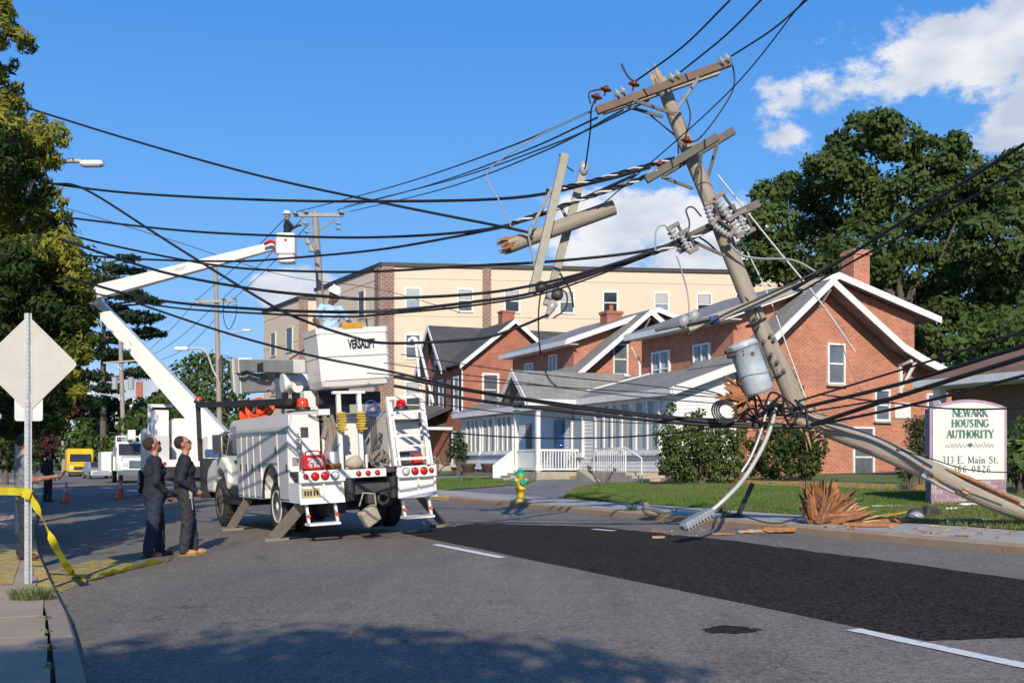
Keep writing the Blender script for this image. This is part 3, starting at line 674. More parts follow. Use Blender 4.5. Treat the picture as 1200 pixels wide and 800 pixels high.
# first (farthest) brick house with charcoal roof
h1 = thing('brick_house', 'far brick house with charcoal roof, street gable and dark shutters behind the truck', 'house', RF(22.6, 62, 1.7), TH)
ze, zr, W = 5.8, 8.35, 6.4
wallpoly(h1, 'x', [(0, -.8), (W, -.8), (W, ze), (W / 2, zr), (0, ze)], .25, 'brick2')
wallpoly(h1, 'y', [(.26, -.8), (7.2, -.8), (7.2, ze), (4.8, zr), (2.4, ze), (.26, ze)], .25, 'brick2')
mb = MB(); slab(mb, (-.35, ze - .28), (W / 2, zr), -.45, 4.8); slab(mb, (W / 2, zr), (W + .4, ze - .3), -.45, 4.8)
slaby(mb, (2.05, ze - .4), (4.8, zr + .05), -.6, 12, .1); slaby(mb, (4.8, zr + .05), (7.6, ze - .4), -.6, 12, .1); r1 = part('roof', mb, M['shdark'], h1)
mb = MB(); rake(mb, [(-.35, ze - .28), (W / 2, zr), (W + .4, ze - .3)], -.455, .3, .05)
for (a, b) in (((2.05, ze - .4), (4.8, zr + .05)), ((4.8, zr + .05), (7.6, ze - .4))):
    mb.prism([(-.62, a[0], a[1] - .2), (-.62, b[0], b[1] - .2), (-.62, b[0], b[1] + .11), (-.62, a[0], a[1] + .11)], (-.05, 0, 0))
part('bargeboard', mb, M['whitetrim'], r1)
mb = MB(); mb.bb((2.9, .9, 8.0), (3.7, 1.6, 9.1)).bb((2.85, .85, 9.0), (3.75, 1.65, 9.12)); part('chimney', mb, M['brick2'], h1)
window(h1, 'x', (1.75, 0, 3.3), .85, 1.75, glass='glassgrey', fw=.13)
for (u, z, w_) in ((1.1, 3.0, .75), (3.9, 3.0, .75), (5.9, 2.9, .6), (1.4, -.3, .75)): window(h1, 'y', (0, u, z), w_, 1.9, glass='glassblue', fw=.1, shut=.4)
window(h1, 'y', (0, 4.8, 6.1), .5, 1.0, glass='whitetrim', sill=False)
mb = MB(); mb.tube(bez([(-.3, -.3, 5.5), (-.1, -.15, 5.2), (-.08, -.1, 4.8), (-.08, -.1, 2.0)], 3), .06); part('downspout', mb, M['whitetrim'], h1)
mb = MB(); slaby(mb, (3.0, 2.0), (3.6, 3.3), -2.6, -.02, .1); mb.prism([(-2.6, 1.9, 1.95), (-.02, 1.9, 3.1), (-.02, 7.4, 3.1), (-2.6, 7.4, 1.95)], (0, 0, .1)); r1b = part('porch_roof', mb, M['shdark'], h1)
mb = MB(); mb.bb((-2.7, 1.85, 1.8), (-2.6, 7.4, 1.97)).bb((-2.6, 1.82, 1.8), (-.02, 1.9, 1.97)); part('fascia', mb, M['whitetrim'], r1b)
mb = MB(); mb.bb((-2.6, 1.9, -.7), (-.02, 7.4, -.2)); part('porch_floor', mb, M['concrete'], h1)
for u in (2.0, 4.6, 7.2):
    mb = MB(); mb.bb((-2.5, u - .08, -.2), (-2.34, u + .08, 1.8)); part('post', mb, M['whitetrim'], h1)
mb = MB(); mb.bb((-2.46, 2.1, .62), (-2.38, 7.1, .7)).bb((-2.46, 2.1, -.1), (-2.38, 7.1, -.04)); rl = part('railing', mb, M['whitetrim'], h1)
for k in range(26):
    mb = MB(); u = 2.2 + k * .188; mb.bb((-2.44, u, -.04), (-2.4, u + .05, .62)); part('baluster', mb, M['whitetrim'], rl)

# ---- long white porch in front of the row
pc = thing('enclosed_porch', 'long white enclosed porch with gabled entry along the fronts of the brick houses', 'porch', RF(19.1, 32.0, 1.1), TH)
def sidingwall(par, ax, o, L, z0, z1, holes=(), name='siding', slope=None):
    """lap boards from a=0..L, each row its own wedge, cut round openings (a0,a1,z0,z1)"""
    Mx = wframe(ax, o, 0); mb = MB(); h = .14; z = z0
    while z < z1:
        zt = min(z + h, z1); segs = [(0, L)]
        if slope: segs = [(max(0, (z - slope[0]) / slope[1]), L)] if z > slope[0] else [(0, L)]
        for (a0, a1, b0, b1) in holes:
            if b0 < (z + zt) / 2 < b1:
                ns = []
                for s0, s1 in segs:
                    if a0 > s0: ns.append((s0, min(s1, a0)))
                    if a1 < s1: ns.append((max(s0, a1), s1))
                segs = [q for q in ns if q[1] - q[0] > .02]
        for s0, s1 in segs: mb.prism([(s0, -.028, z), (s0, .0, z), (s0, .0, zt), (s0, -.01, zt)], (s1 - s0, 0, 0))
        z += h
    return part(name, mb.xf(Mx), M['siding'], par, kind='stuff')
PL = 20.6; ZE = 2.75
# y-wall frame: a runs from the near corner down the street direction negative, so place openings with u directly
def ywall(u0, u1): 
    mb = MB(); mb.bb((.0, u0, .1), (.2, u1, ZE)); part('wall', mb, M['siding'], pc)
ywall(0, PL)
mb = MB(); mb.bb((.2, -.0, .1), (2.48, .2, ZE)); part('wall', mb, M['siding'], pc)
wallpoly(pc, 'x', [(.0, ZE), (2.48, ZE), (2.48, 3.62)], .2, 'siding', 'gable_end')
sidingwall(pc, 'x', (0, -.0, .1), 2.45, 0, 3.2, slope=(2.6, .36))
# siding under and beside the windows (street side): wall runs along -y from far to near
def ys(u0, u1, z0, z1, x=0.0, holes=()): return sidingwall(pc, 'y', (x, u1, z0), u1 - u0, 0, z1 - z0, holes)
ys(0, PL, .1, .7); ys(3.9 - .35, 3.4 + .02 + .2, .7, .72); ys(5.75, 6.6, .7, ZE); ys(7.85, 8.3, .7, ZE); ys(9.5, 13.6, .7, ZE); ys(20.0, PL, .7, ZE)
for (u, w_, n, z, h_, g, c_) in ((1.65, 1.5, 2, .85, 1.65, 'glassblue', .4), (3.05, .8, 1, .85, 1.65, 'glassblue', .5), (4.6, 1.9, 3, .85, 1.65, 'glassblue', .4), (7.2, .85, 1, .8, 1.75, 'glassblue', 0),
                          (14.7, 1.7, 3, .95, 1.5, 'glassgrey', .4), (16.7, 1.5, 2, .95, 1.5, 'glassgrey', .4), (18.8, 1.7, 3, .95, 1.5, 'glassgrey', .4)):
    window(pc, 'y', (0, u, z), w_, h_, glass=g, cols=n, rail=False, fw=.12, pr=.09, curtain=c_)
dr = MB(); dr.bb((-.06, 8.45, .12), (-.003, 9.35, 2.15)); dr.bb((-.08, 8.55, 1.2), (-.06, 9.25, 2.0)).bb((-.08, 8.55, .25), (-.06, 9.25, 1.0)); dd = part('door', dr, M['bluedoor'], pc)
mb = MB(); mb.ell((-.1, 8.6, 1.1), .04, 8, 6); part('handle', mb, M['chrome'], dd)
mb = MB(); mb.bb((-.05, 11.7, .5), (-.0301, 12.3, 2.1)); part('shutter', mb, M['rust'], pc)
mb = MB(); mb.bb((.05, .05, -.5), (2.4, PL - .05, .1)); part('foundation', mb, M['rust'], pc)
# shed roof
mb = MB(); mb.prism([(-.32, -.45, ZE + .02), (2.48, -.45, 3.75), (2.48, -.45, 3.86), (-.32, -.45, ZE + .13)], (0, PL + .9, 0)); rf = part('roof', mb, M['shgrey'], pc)
mb = MB(); mb.bb((-.38, -.45, ZE - .12), (-.325, PL + .45, ZE + .12)); mb.prism([(-.32, -.452, ZE - .14), (2.48, -.452, 3.58), (2.48, -.452, 3.88), (-.32, -.452, ZE + .15)], (0, -.05, 0)); part('fascia', mb, M['whitetrim'], rf)
mb = MB(); mb.prism([(-.31, -.42, ZE - .12), (-.02, -.42, ZE - .12), (-.02, -.42, ZE - .08), (-.31, -.42, ZE - .08)], (0, PL + .84, 0)); part('soffit', mb, M['soffitpaint'], rf)
mb = MB(); mb.beam((-.52, 8.4, 2.92), (1.9, 4.9, 3.78), .05, .06); mb.beam((-.5, 8.4, 2.92), (-.6, 8.45, 2.6), .05, .05); part('gutter', mb, M['whitetrim'], rf)
# gabled entry: ridge runs from the houses out to the street
gx0 = -1.9; gu0, gu1, gz0, gz1 = 6.95, 9.4, ZE + .1, 3.95; gm = (gu0 + gu1) / 2
mb = MB(); slaby(mb, (gu0 - .2, gz0 - .1), (gm, gz1), gx0 - .5, 2.5, .1); slaby(mb, (gm, gz1), (gu1 + .2, gz0 - .1), gx0 - .5, 2.5, .1); rf = part('entry_roof', mb, M['shgrey'], pc)
mb = MB()
for (a, b) in (((gu0 - .2, gz0 - .1), (gm, gz1)), ((gm, gz1), (gu1 + .2, gz0 - .1))):
    mb.prism([(gx0 - .51, a[0], a[1] - .16), (gx0 - .51, b[0], b[1] - .16), (gx0 - .51, b[0], b[1] + .11), (gx0 - .51, a[0], a[1] + .11)], (-.05, 0, 0))
mb.bb((gx0 - .5, gu0 - .3, gz0 - .26), (2.4, gu0 - .22, gz0 - .02)); part('bargeboard', mb, M['whitetrim'], rf)
wallpoly(pc, 'y', [(gu0 + .1, gz0 - .05), (gu1 - .1, gz0 - .05), (gm, gz1 - .12)], .1, 'siding', 'gable_end', gx0)
mb = MB(); mb.bb((gx0, gu0 + .05, gz0 - .25), (2.1, gu0 + .2, gz0 - .05)).bb((gx0, gu1 - .2, gz0 - .25), (.0, gu1 - .05, gz0 - .05)); part('lintel', mb, M['whitetrim'], pc)
for (x, u) in ((gx0 + .12, gu0 + .15), (gx0 + .12, gu1 - .15)):
    mb = MB(); mb.rbox((x, u, 1.28), (.17, .17, 2.5), .015); mb.bb((x - .13, u - .13, .1), (x + .13, u + .13, .25)).bb((x - .13, u - .13, 2.4), (x + .13, u + .13, 2.5)); part('post', mb, M['whitetrim'], pc)
mb = MB(); mb.bb((gx0, gu0, -.4), (.0, gu1, .05)); part('entry_platform', mb, M['concrete'], pc)
mb = MB(); mb.bb((gx0 + .1, gu0 + .3, .85), (gx0 + .18, gu1 - .3, .93)).bb((gx0 + .1, gu0 + .3, .12), (gx0 + .18, gu1 - .3, .18))
mb.bb((gx0 + .2, gu0 + .1, .85), (-.05, gu0 + .18, .93)).bb((gx0 + .2, gu0 + .1, .12), (-.05, gu0 + .18, .18)); rl = part('railing', mb, M['whitetrim'], pc)
for k in range(14):
    mb = MB(); x = gx0 + .25 + k * .12; mb.bb((x, gu0 + .12, .18), (x + .04, gu0 + .16, .85)); part('baluster', mb, M['whitetrim'], rl)
mb = MB(); mb.bb((gx0 + .12, gu0 + .35, .2), (gx0 + .16, gu1 - .35, .84)); part('panel', mb, M['whitetrim'], rl)
# entry steps and second steps with flat stone
for k in range(3):
    mb = MB(); mb.bb((gx0 - .3 * (3 - k), gu1 - 1.3, -.5), (gx0 - .3 * (2 - k) - .004, gu1 - .1, -.2 + k * .1)); part('step', mb, M['concrete'], pc)
mb = MB(); mb.prism([(gx0 - .9, gu1 - .2, -.4), (gx0, gu1 - .2, -.4), (gx0, gu1 - .2, .95), (gx0 - .9, gu1 - .2, .3)], (0, .08, 0)); part('rail_panel', mb, M['whitetrim'], pc)
mb = MB(); mb.bb((-1.3, .9, -.45), (-.05, 3.4, .08)).bb((-1.3, .45, -.5), (-.05, .895, -.02)).bb((-1.3, .0, -.5), (-.05, .445, -.12)); part('steps', mb, M['concrete'], pc)
mb = MB(); mb.box((-1.5, 3.3, -.2), (.3, 1.4, .35), (.3, 0, 0)); part('step_cheek', mb, M['concrete'], pc)
mb = MB(); mb.tube([(-1.25, 1.0, 0), (-1.25, 1.0, .9), (-1.25, 3.35, .9), (-1.25, 3.35, 0)], .025).tube([(-1.25, 3.35, .9), (-.1, 3.35, .9)], .025).tube([(-1.25, 1.0, .9), (-1.25, -.1, .55), (-1.25, -.1, -.3)], .025); rl = part('handrail', mb, M['whitetrim'], pc)
for k in range(13):
    mb = MB(); mb.cyl((-1.25, 1.15 + k * .16, 0), (-1.25, 1.15 + k * .16, .9), .012, n=6); part('baluster', mb, M['whitetrim'], rl)

# ---- tan apartment block
tb = thing('apartment_building', 'large tan flat roofed building with brown brick pilasters rising behind the brick houses', 'building', (-9.4, 80, 1.8), 0)
ZT = 13.85
def WL(pa, pb, z0, z1, th, m, name='wall'):
    a, b = Vector((pa[0] + 9.4, pa[1] - 80, 0)), Vector((pb[0] + 9.4, pb[1] - 80, 0)); d = (b - a).normalized(); n = Vector((-d.y, d.x, 0))
    mb = MB(); mb.prism([a + Vector((0, 0, z0)), b + Vector((0, 0, z0)), b + Vector((0, 0, z0)) + n * th, a + Vector((0, 0, z0)) + n * th], (0, 0, z1 - z0)); return part(name, mb, M[m], tb)
C0, C1 = Vector((-9.4, 80, 0)), Vector((26, 84.2, 0)); S1 = Vector((-16.2, 91.8, 0)); B0, B1 = Vector((-18.5, 96.3, 0)), Vector((-15.5, 96.8, 0)); B2 = Vector((-23.5, 105, 0))
WL(C0, C1, -2, ZT, .4, 'stucco'); WL(S1, C0, -2, ZT, .4, 'stucco'); WL(B0, B1, -2, ZT, .4, 'stucco'); WL(B2, B0, -2, ZT, .4, 'stucco')
mb = MB()
for (a, b) in ((S1, C0), (C0, C1), (B2, B0), (B0, B1)):
    d = (b - a).normalized(); n = Vector((-d.y, d.x, 0)); q = lambda p, k, z: Vector((p.x + 9.4, p.y - 80, z)) + n * k
    mb.prism([q(a - d * .15, -.15, ZT), q(b + d * .15, -.15, ZT), q(b + d * .15, .5, ZT), q(a - d * .15, .5, ZT)], (0, 0, .28))
part('coping', mb, M['coping'], tb)
mb = MB(); mb.add([(p.x + 9.4, p.y - 80, ZT - .1) for p in (C0, C1, C1 + Vector((-2, 24, 0)), B2 + Vector((10, 6, 0)), B2, B0, B1, S1)], [tuple(range(8))]); part('flat_roof', mb, M['coping'], tb)
def pil(a, b, t0, w_, off=.18):
    d = (b - a).normalized(); n = Vector((-d.y, d.x, 0)); p0 = a + d * t0; l = lambda p: Vector((p.x + 9.4, p.y - 80, 0))
    mb = MB(); mb.prism([l(p0 - n * off), l(p0 + d * w_ - n * off), l(p0 + d * w_ + n * .02), l(p0 + n * .02)], (0, 0, ZT - .02)); part('pilaster', mb, M['pilbrick'], tb)
pil(C0, C1, 0, .9); pil(C0, C1, 7.3, .62); pil(B0, B1, 0.0, .75); pil(S1, C0, 12.7, .85)
mb = MB()
for (a, b) in ((C0, C1), (S1, C0), (B2, B0)):
    d = (b - a).normalized(); n = Vector((-d.y, d.x, 0)); l = lambda p, z: Vector((p.x + 9.4, p.y - 80, z))
    for z in (3.4, 6.9, 10.3, 13.0):
        mb.prism([l(a - n * .03, z), l(b - n * .03, z), l(b + n * .01, z), l(a + n * .01, z)], (0, 0, .1))
part('band', mb, M['stucco2'], tb)
def twin(a, b, t, z, wd, ht, glass, rail=True, frame='whitetrim'):
    """window on an oblique wall of the tan building; a sub-part pane"""
    d = (b - a).normalized(); o = a + d * t; ang = math.atan2(d.y, d.x); Mx = Matrix.Translation((o.x + 9.4, o.y - 80, z)) @ Matrix.Rotation(ang, 4, 'Z')
    mb = MB(); fw = .12; pr = .1
    mb.bb((-wd / 2 - fw, -pr, -fw), (-wd / 2, 0, ht + fw)).bb((wd / 2, -pr, -fw), (wd / 2 + fw, 0, ht + fw)).bb((-wd / 2, -pr, ht), (wd / 2, 0, ht + fw)).bb((-wd / 2, -pr, -fw), (wd / 2, 0, 0))
    if rail: mb.bb((-wd / 2, -pr * .8, ht / 2 - .04), (wd / 2, 0, ht / 2 + .04))
    wn = part('window', mb.xf(Mx), M[frame], tb); p_ = MB(); p_.bb((-wd / 2, -.04, 0), (wd / 2, -.002, ht)); part('pane', p_.xf(Mx), M[glass], wn)
    if rail and rnd.random() < .6:
        p_ = MB(); p_.bb((-wd / 2 + .05, -.06, ht * .55), (wd / 2 - .05, -.042, ht)); part('blind', p_.xf(Mx), M['curtain'], wn)
for k, (px, g) in enumerate([(484, 'glassblue'), (545, 'glassgrey'), (600, 'glassdark'), (664, 'glassgrey'), (715, 'glassdark'), (775, 'glassblue'), (825, 'glassdark'), (870, 'glassdark')]):
    r_ = (px - 600) / 1300; dC = (C1 - C0).normalized(); t = (r_ * C0.y - C0.x) / (dC.x - r_ * dC.y)
    twin(C0, C1, t, 10.75, .95, 1.5, g); twin(C0, C1, t, 7.3, .95, 1.6, 'glassdark' if k else 'glassgrey'); twin(C0, C1, t, 3.9, .95, 1.6, 'glassdark')
for t in (9.9,): twin(S1, C0, t, 10.6, 1.1, 1.9, 'glassdark', False, 'stucco2'); twin(S1, C0, t, 7.2, 1.1, 1.9, 'glassdark', False, 'stucco2')
for t, w_ in ((3.0, 1.3), (7.6, 1.6)): twin(B2, B0, t, 9.6, w_, 2.0, 'glassdark', False, 'stucco2'); twin(B2, B0, t, 6.0, w_, 2.0, 'glassdark', False, 'stucco2')
# ---- brown roofed bungalow at the right edge
bh = thing('brick_bungalow', 'low dark brick bungalow with brown shingle roof at the right edge', 'house', RF(23.9, 24.6, 1.15), TH)
wallpoly(bh, 'y', [(-17, -.5), (0, -.5), (0, 2.75), (-17, 2.75)], .25, 'brickdark'); wallpoly(bh, 'x', [(.26, -.5), (9, -.5), (9, 2.75), (.26, 2.75)], .25, 'brickdark', off=-.25)
mb = MB(); mb.prism([(-.9, .5, 2.6), (-.9, -17.5, 2.6), (4.6, -12, 4.7), (4.6, -4.5, 4.7)], (0, 0, .12)); mb.prism([(-.9, .5, 2.6), (4.6, -4.5, 4.7), (10, .5, 2.6)], (0, 0, .12)); rf = part('roof', mb, M['shbrown'], bh)
mb = MB(); mb.bb((-.98, -17.5, 2.5), (-.91, .5, 2.7)); part('gutter', mb, M['whitetrim'], rf); mb = MB(); mb.bb((-.9, -17.5, 2.46), (-.0, .5, 2.52)); part('soffit', mb, M['soffitpaint'], rf)
for u in (-.2,):
    mb = MB(); mb.bb((-.75, u - .12, -.4), (-.5, u + .12, 2.46)); part('post', mb, M['whitetrim'], bh)
mb = MB(); mb.tube(bez([(-.55, -1.2, 2.0), (-.2, -1.2, 2.05), (-.12, -1.2, 1.8), (-.12, -1.2, -.3)], 3), .05); part('downspout', mb, M['whitetrim'], bh)
for u in (-4, -8.5): window(bh, 'y', (0, u, .9), 1.2, 1.2, glass='glassgrey')
# ---- house with a red roof far down the street on the left
fh = thing('brick_house', 'distant brick house with red roof and white gable wall left of the lift truck', 'house', P(163, 503, 165) * 1.0, .35)
mb = MB(); mb.bb((0, 0, -4), (7, 8, 3.2)); part('wall', mb, M['brick2'], fh)
mb = MB(); slab(mb, (-.5, 2.9), (3.5, 6.2), -.4, 8.4, .2); slab(mb, (3.5, 6.2), (7.5, 2.9), -.4, 8.4, .2); part('roof', mb, mat('red_roof', (.3, .04, .03), (.24, .035, .03), 2, .8), fh)
mb = MB(); mb.bb((-4, 2, -4), (-.1, 9, 4.6)); part('white_wing', mb, M['siding'], fh); mb = MB(); mb.bb((-.4, 1, 4.5), (.6, 2, 7.2)); part('chimney', mb, M['brick2'], fh)
window(fh, 'x', (3.5, 0, 1.0), 1.0, 1.5); window(fh, 'x', (-2, 2, 1.5), 1.0, 1.5)
# ================================================================ VEHICLES
TR = (-2.38, 18.96, .20); TE = Euler((0, R(-2.6), R(27.8)))
TM = Matrix.Translation(TR) @ TE.to_matrix().to_4x4()
def TW(x, y, z): return TM @ Vector((x, y, z))
tk = thing('utility_truck', 'large white utility bucket truck parked on outriggers, seen from behind', 'truck', TR, tuple(TE))
def wheel(par, x, y, r, w_, dual=False, rimm='truckwhite', name='wheel'):
    sg = -1 if x < 0 else 1; c = Matrix(((0, 0, 1), (1, 0, 0), (0, 1, 0)))
    prof = [(r * .6, -w_ / 2), (r * .9, -w_ / 2), (r * .985, -w_ * .38), (r, -w_ * .2), (r, w_ * .2), (r * .985, w_ * .38), (r * .9, w_ / 2), (r * .6, w_ / 2)]
    mb = MB(); mb.lathe(prof, (x, y, r), 28, c)
    for k in range(28):
        q = 2 * math.pi * k / 28; mb.box((x, y + r * math.cos(q), r + r * math.sin(q)), (w_ * .7, .05, .03), (q + math.pi / 2 * 1, 0, 0))
    if dual: mb.lathe(prof, (x - sg * (w_ + .05), y, r), 24, c)
    ty = part(name, mb, M['rubber'], par)
    mb = MB(); xo = x + sg * w_ * .5; 
    pr = [(r * .6, 0), (r * .56, .02), (r * .5, -.08 if not dual else -.12), (r * .2, -.1 if not dual else -.14), (r * .17, .0), (r * .02, .02)]
    mb.lathe([(a, b * sg + 0) for a, b in pr] if sg > 0 else [(a, b * sg) for a, b in pr], (xo, y, r), 24, c); rm = part('rim', mb, M[rimm], ty)
    mb = MB()
    for k in range(8):
        q = k * math.pi / 4; a = (xo - sg * .09, y + r * .3 * math.cos(q), r + r * .3 * math.sin(q)); mb.cyl(a, (a[0] + sg * .04, a[1], a[2]), .022, n=6)
    return ty
for (x, y) in ((-1.02, 6.1), (1.02, 6.1)): wheel(tk, x, y, .5, .27, rimm='rust')
for (x, y) in ((-1.0, 1.8), (1.0, 1.8)):
    t_ = wheel(tk, x, y, .5, .25, True); t_.location = (0, 0, .06)
mb = MB(); mb.bb((-.45, .3, .62), (-.28, 7.3, .84)).bb((.28, .3, .62), (.45, 7.3, .84)).bb((-.9, 1.65, .42), (.9, 1.95, .66)).bb((-.9, 5.95, .4), (.9, 6.25, .6)).bb((-.6, .2, .66), (.6, .5, .98))
mb.cyl((-.5, .35, .55), (-.5, .95, .55), .18).cyl((.5, .6, .7), (.5, 1.3, .7), .2); part('chassis', mb, M['black'], tk)
# side bodies: carcass, flip lid, doors
BY0, BY1, BZ0, BZ1 = .62, 4.22, .68, 2.18
def sidebody(sg):
    X = lambda x: sg * x
    mb = MB(); xo, xi = 1.2, .66
    prof = [(BY0, BZ0 + .0), (1.28, BZ0), (1.3, 1.1)] + [(1.8 + .56 * math.cos(a), .72 + .52 * math.sin(a)) for a in [math.pi * (1 - k / 10) for k in range(1, 10)]] + [(2.34, 1.1), (2.36, BZ0), (BY1, BZ0), (BY1, BZ1 - .02), (BY0, BZ1 - .02)]
    prof = [(BY0, BZ0), (1.28, BZ0)] + [(1.8 - .54 * math.cos(math.pi * k / 12), .7 + .58 * math.sin(math.pi * k / 12)) for k in range(13)] + [(2.38, BZ0), (BY1, BZ0), (BY1, BZ1), (BY0, BZ1)]
    mb.prism([(X(xo), y, z) for y, z in prof], (X(-(xo - xi)), 0, 0)); b = part('side_body', mb, M['truckwhite'], tk)
    mb = MB(); mb.prism([(X(xo - .15), 1.8 - .56 * math.cos(math.pi * k / 12), .68 + .6 * math.sin(math.pi * k / 12)) for k in range(13)], (X(-.3), 0, 0)); part('wheel_well', mb, M['black'], b)
    mb = MB(); pts = [(X(xo + .012), 1.8 - .56 * math.cos(math.pi * k / 14), .7 + .6 * math.sin(math.pi * k / 14)) for k in range(15)]; mb.tube(pts, .03, 6); part('wheel_arch', mb, M['black'], b)
    mb = MB(); mb.prism([(X(xo + .02), BY0 - .01, 1.86), (X(xo + .025), BY0 - .01, 1.88), (X(xo - .05), BY0 - .01, BZ1 + .03), (X(xi), BY0 - .01, BZ1 + .05), (X(xi), BY0 - .01, BZ1 + .005), (X(xo - .07), BY0 - .01, BZ1 + .003), (X(xo + .003), BY0 - .01, 1.86)], (0, BY1 - BY0 + .02, 0)); part('flip_lid', mb, M['truckshade'], b)
    for (y0, y1, z0, z1) in ((3.8, 4.18, .72, 1.84), (3.37, 3.77, .72, 1.84), (2.92, 3.34, .72, 1.84), (2.42, 2.89, .72, 1.84), (1.3, 2.39, 1.34, 1.84), (.66, 1.26, .72, 1.84)):
        mb = MB(); mb.rbox((X(xo + .012), (y0 + y1) / 2, (z0 + z1) / 2), (.03, y1 - y0 - .03, z1 - z0), .01); d = part('compartment_door', mb, M['truckshade'], b)
        mb = MB(); mb.bb((X(xo + .02), y0 + .06, (z0 + z1) / 2 - .08), (X(xo + .036), y0 + .12, (z0 + z1) / 2 + .05)); part('latch', mb, M['black'], d)
    mb = MB()
    for y in (3.785, 3.355, 2.905, 2.405, 1.28, .64, 4.2): mb.bb((X(xo + .002), y - .014, .7), (X(xo + .032), y + .014, 1.86))
    part('trim_strips', mb, M['truckwhite'], b, kind=None)
    return b
sb = [sidebody(-1), sidebody(1)]
for o in list(bpy.data.objects):
    if o.name.startswith('trim_strips'): bpy.data.objects.remove(o)
for sgn, b in zip((-1, 1), sb):
    for y in (3.785, 3.355, 2.905, 2.405, 1.28, .64):
        mb = MB(); mb.bb((sgn * 1.203, y - .014, .7), (sgn * 1.232, y + .014, 1.86)); part('trim_strip', mb, M['truckwhite'], b)
# deck, light channel, lower rear boxes, steps
mb = MB(); mb.bb((-1.22, .03, 1.13), (1.22, .66, 1.2)).bb((-.66, .66, 1.02), (.66, 4.2, 1.1)); part('deck', mb, M['darkmetal'], tk)
mb = MB(); mb.bb((-1.24, 0, 1.02), (-.44, .06, 1.215)).bb((.5, 0, 1.02), (1.24, .06, 1.215)).bb((-.437, .012, 1.06), (.3, .05, 1.2)); lc = part('light_channel', mb, M['truckwhite'], tk, kind=None)
def lamp(x, z, r, m, y=0.0):
    mb = MB(); mb.lathe([(r * 1.15, 0), (r * 1.15, .015), (r, .02)], (x, y, z), 16, Matrix(((1, 0, 0), (0, 0, -1), (0, 1, 0)))); l = part('tail_light', mb, M['black'], tk)
    mb = MB(); mb.lathe([(r, .012), (r * .97, .03), (r * .6, .042), (.005, .045)], (x, y, z), 16, Matrix(((1, 0, 0), (0, 0, -1), (0, 1, 0)))); part('lens', mb, m, l)
for x, r, m in ((-1.13, .04, 'redlens'), (-.97, .062, 'redlens'), (-.8, .062, 'redlens'), (-.62, .062, 'lenswhite'), (-.2, .04, 'redlens'), (-.03, .04, 'redlens'), (.14, .04, 'redlens'), (.66, .06, 'lenswhite'), (.83, .06, 'redlens'), (1.0, .06, 'redlens'), (1.14, .04, 'redlens')):
    lamp(x, 1.12 if abs(x + .03) > .2 else 1.13, r, M[m], .0 if abs(x + .03) > .2 else .012)
for s_, (xa, xb) in ((-1, (-1.24, -.46)), (1, (.5, 1.24))):
    mb = MB(); mb.bb((xa, .03, .68), (xb, .6, .7)); mb.bb((xa, .03, .7), (xa + .04, .6, 1.015)).bb((xb - .04, .03, .7), (xb, .6, 1.015)).bb((xa + .04, .1, .7), (xb - .04, .12, 1.015)).bb((xa - .0, .03, 1.0), (xb, .1, 1.018)).bb(((xa + xb) / 2 + .03, .05, .7), ((xa + xb) / 2 + .06, .1, 1.0))
    mb.prism([(xa, .0, .66), (xb, .0, .66), (xb, .03, .76), (xa, .03, .76)], (0, .03, 0)); part('rear_locker', mb, M['truckwhite'], tk)
    xm = (xa + xb) / 2
    mb = MB(); mb.bb((xm - .27, -.08, .3), (xm + .27, .2, .34)); mb.beam((xm - .25, .03, .34), (xm - .25, .15, .68), .04, .05); mb.beam((xm + .25, .03, .34), (xm + .25, .15, .68), .04, .05); stp = part('rear_step', mb, M['truckwhite'], tk)
    for k in (-1, 1):
        mb = MB(); mb.cyl((xm + k * .25, .0, .46), (xm + k * .25, .06, .46), .028); part('reflector', mb, M['orange'], stp)
mb = MB(); mb.bb((-1.17, .086, .76), (-.87, .098, .92)); lp = part('licence_plate', mb, mat('plate_tan', (.5, .42, .2), (.42, .35, .17), 9, .5), tk)
mb = MB()
for k, x in enumerate((-1.14, -1.09, -1.04, -.98, -.93)): mb.bb((x, .08, .8), (x + .03, .0855, .88))
part('plate_characters', mb, M['black'], lp)
# hitch
mb = MB(); mb.bb((-.3, -.02, .78), (.38, .3, .95)).bb((-.1, -.12, .62), (.05, .02, .8)); mb.torus((.2, -.06, .68), .09, .03, (R(90), 0, 0)); part('hitch', mb, M['darkmetal'], tk)
for x in (-.36, .42):
    mb = MB(); mb.cyl((x, .02, .68), (x, .02, 1.05), .08, .09); part('outrigger_cylinder', mb, M['black'], tk)
# front: cab, hood, fenders, glass
mb = MB()
mb.prism([(-1.02, 4.3, .85), (-1.02, 6.0, .85), (-1.02, 6.0, 1.5), (-1.02, 5.45, 2.18), (-1.02, 5.3, 2.22), (-1.02, 4.3, 2.22)], (2.04, 0, 0)); cab = part('cab', mb, M['truckwhite'], tk, bevel=.05)
mb = MB(); mb.prism([(-1.03, 4.75, 1.5), (-1.03, 5.85, 1.5), (-1.03, 5.35, 2.1), (-1.03, 4.75, 2.1)], (.02, 0, 0)); part('side_window', mb, M['glassdark'], cab)
mb = MB(); mb.prism([(1.01, 4.75, 1.5), (1.01, 5.85, 1.5), (1.01, 5.35, 2.1), (1.01, 4.75, 2.1)], (.02, 0, 0)); part('side_window', mb, M['glassdark'], cab)
mb = MB(); mb.prism([(-.93, 6.01, 1.52), (.93, 6.01, 1.52), (.9, 5.51, 2.13), (-.9, 5.51, 2.13)], (0, .015, .012)); part('windscreen', mb, M['glassdark'], cab)
mb = MB(); mb.bb((-1.05, 4.7, .9), (-1.02, 5.85, 1.48)); dr = part('door', mb, M['truckwhite'], cab); mb = MB(); mb.bb((-1.08, 4.8, 1.35), (-1.051, 5.0, 1.4)); part('handle', mb, M['black'], dr)
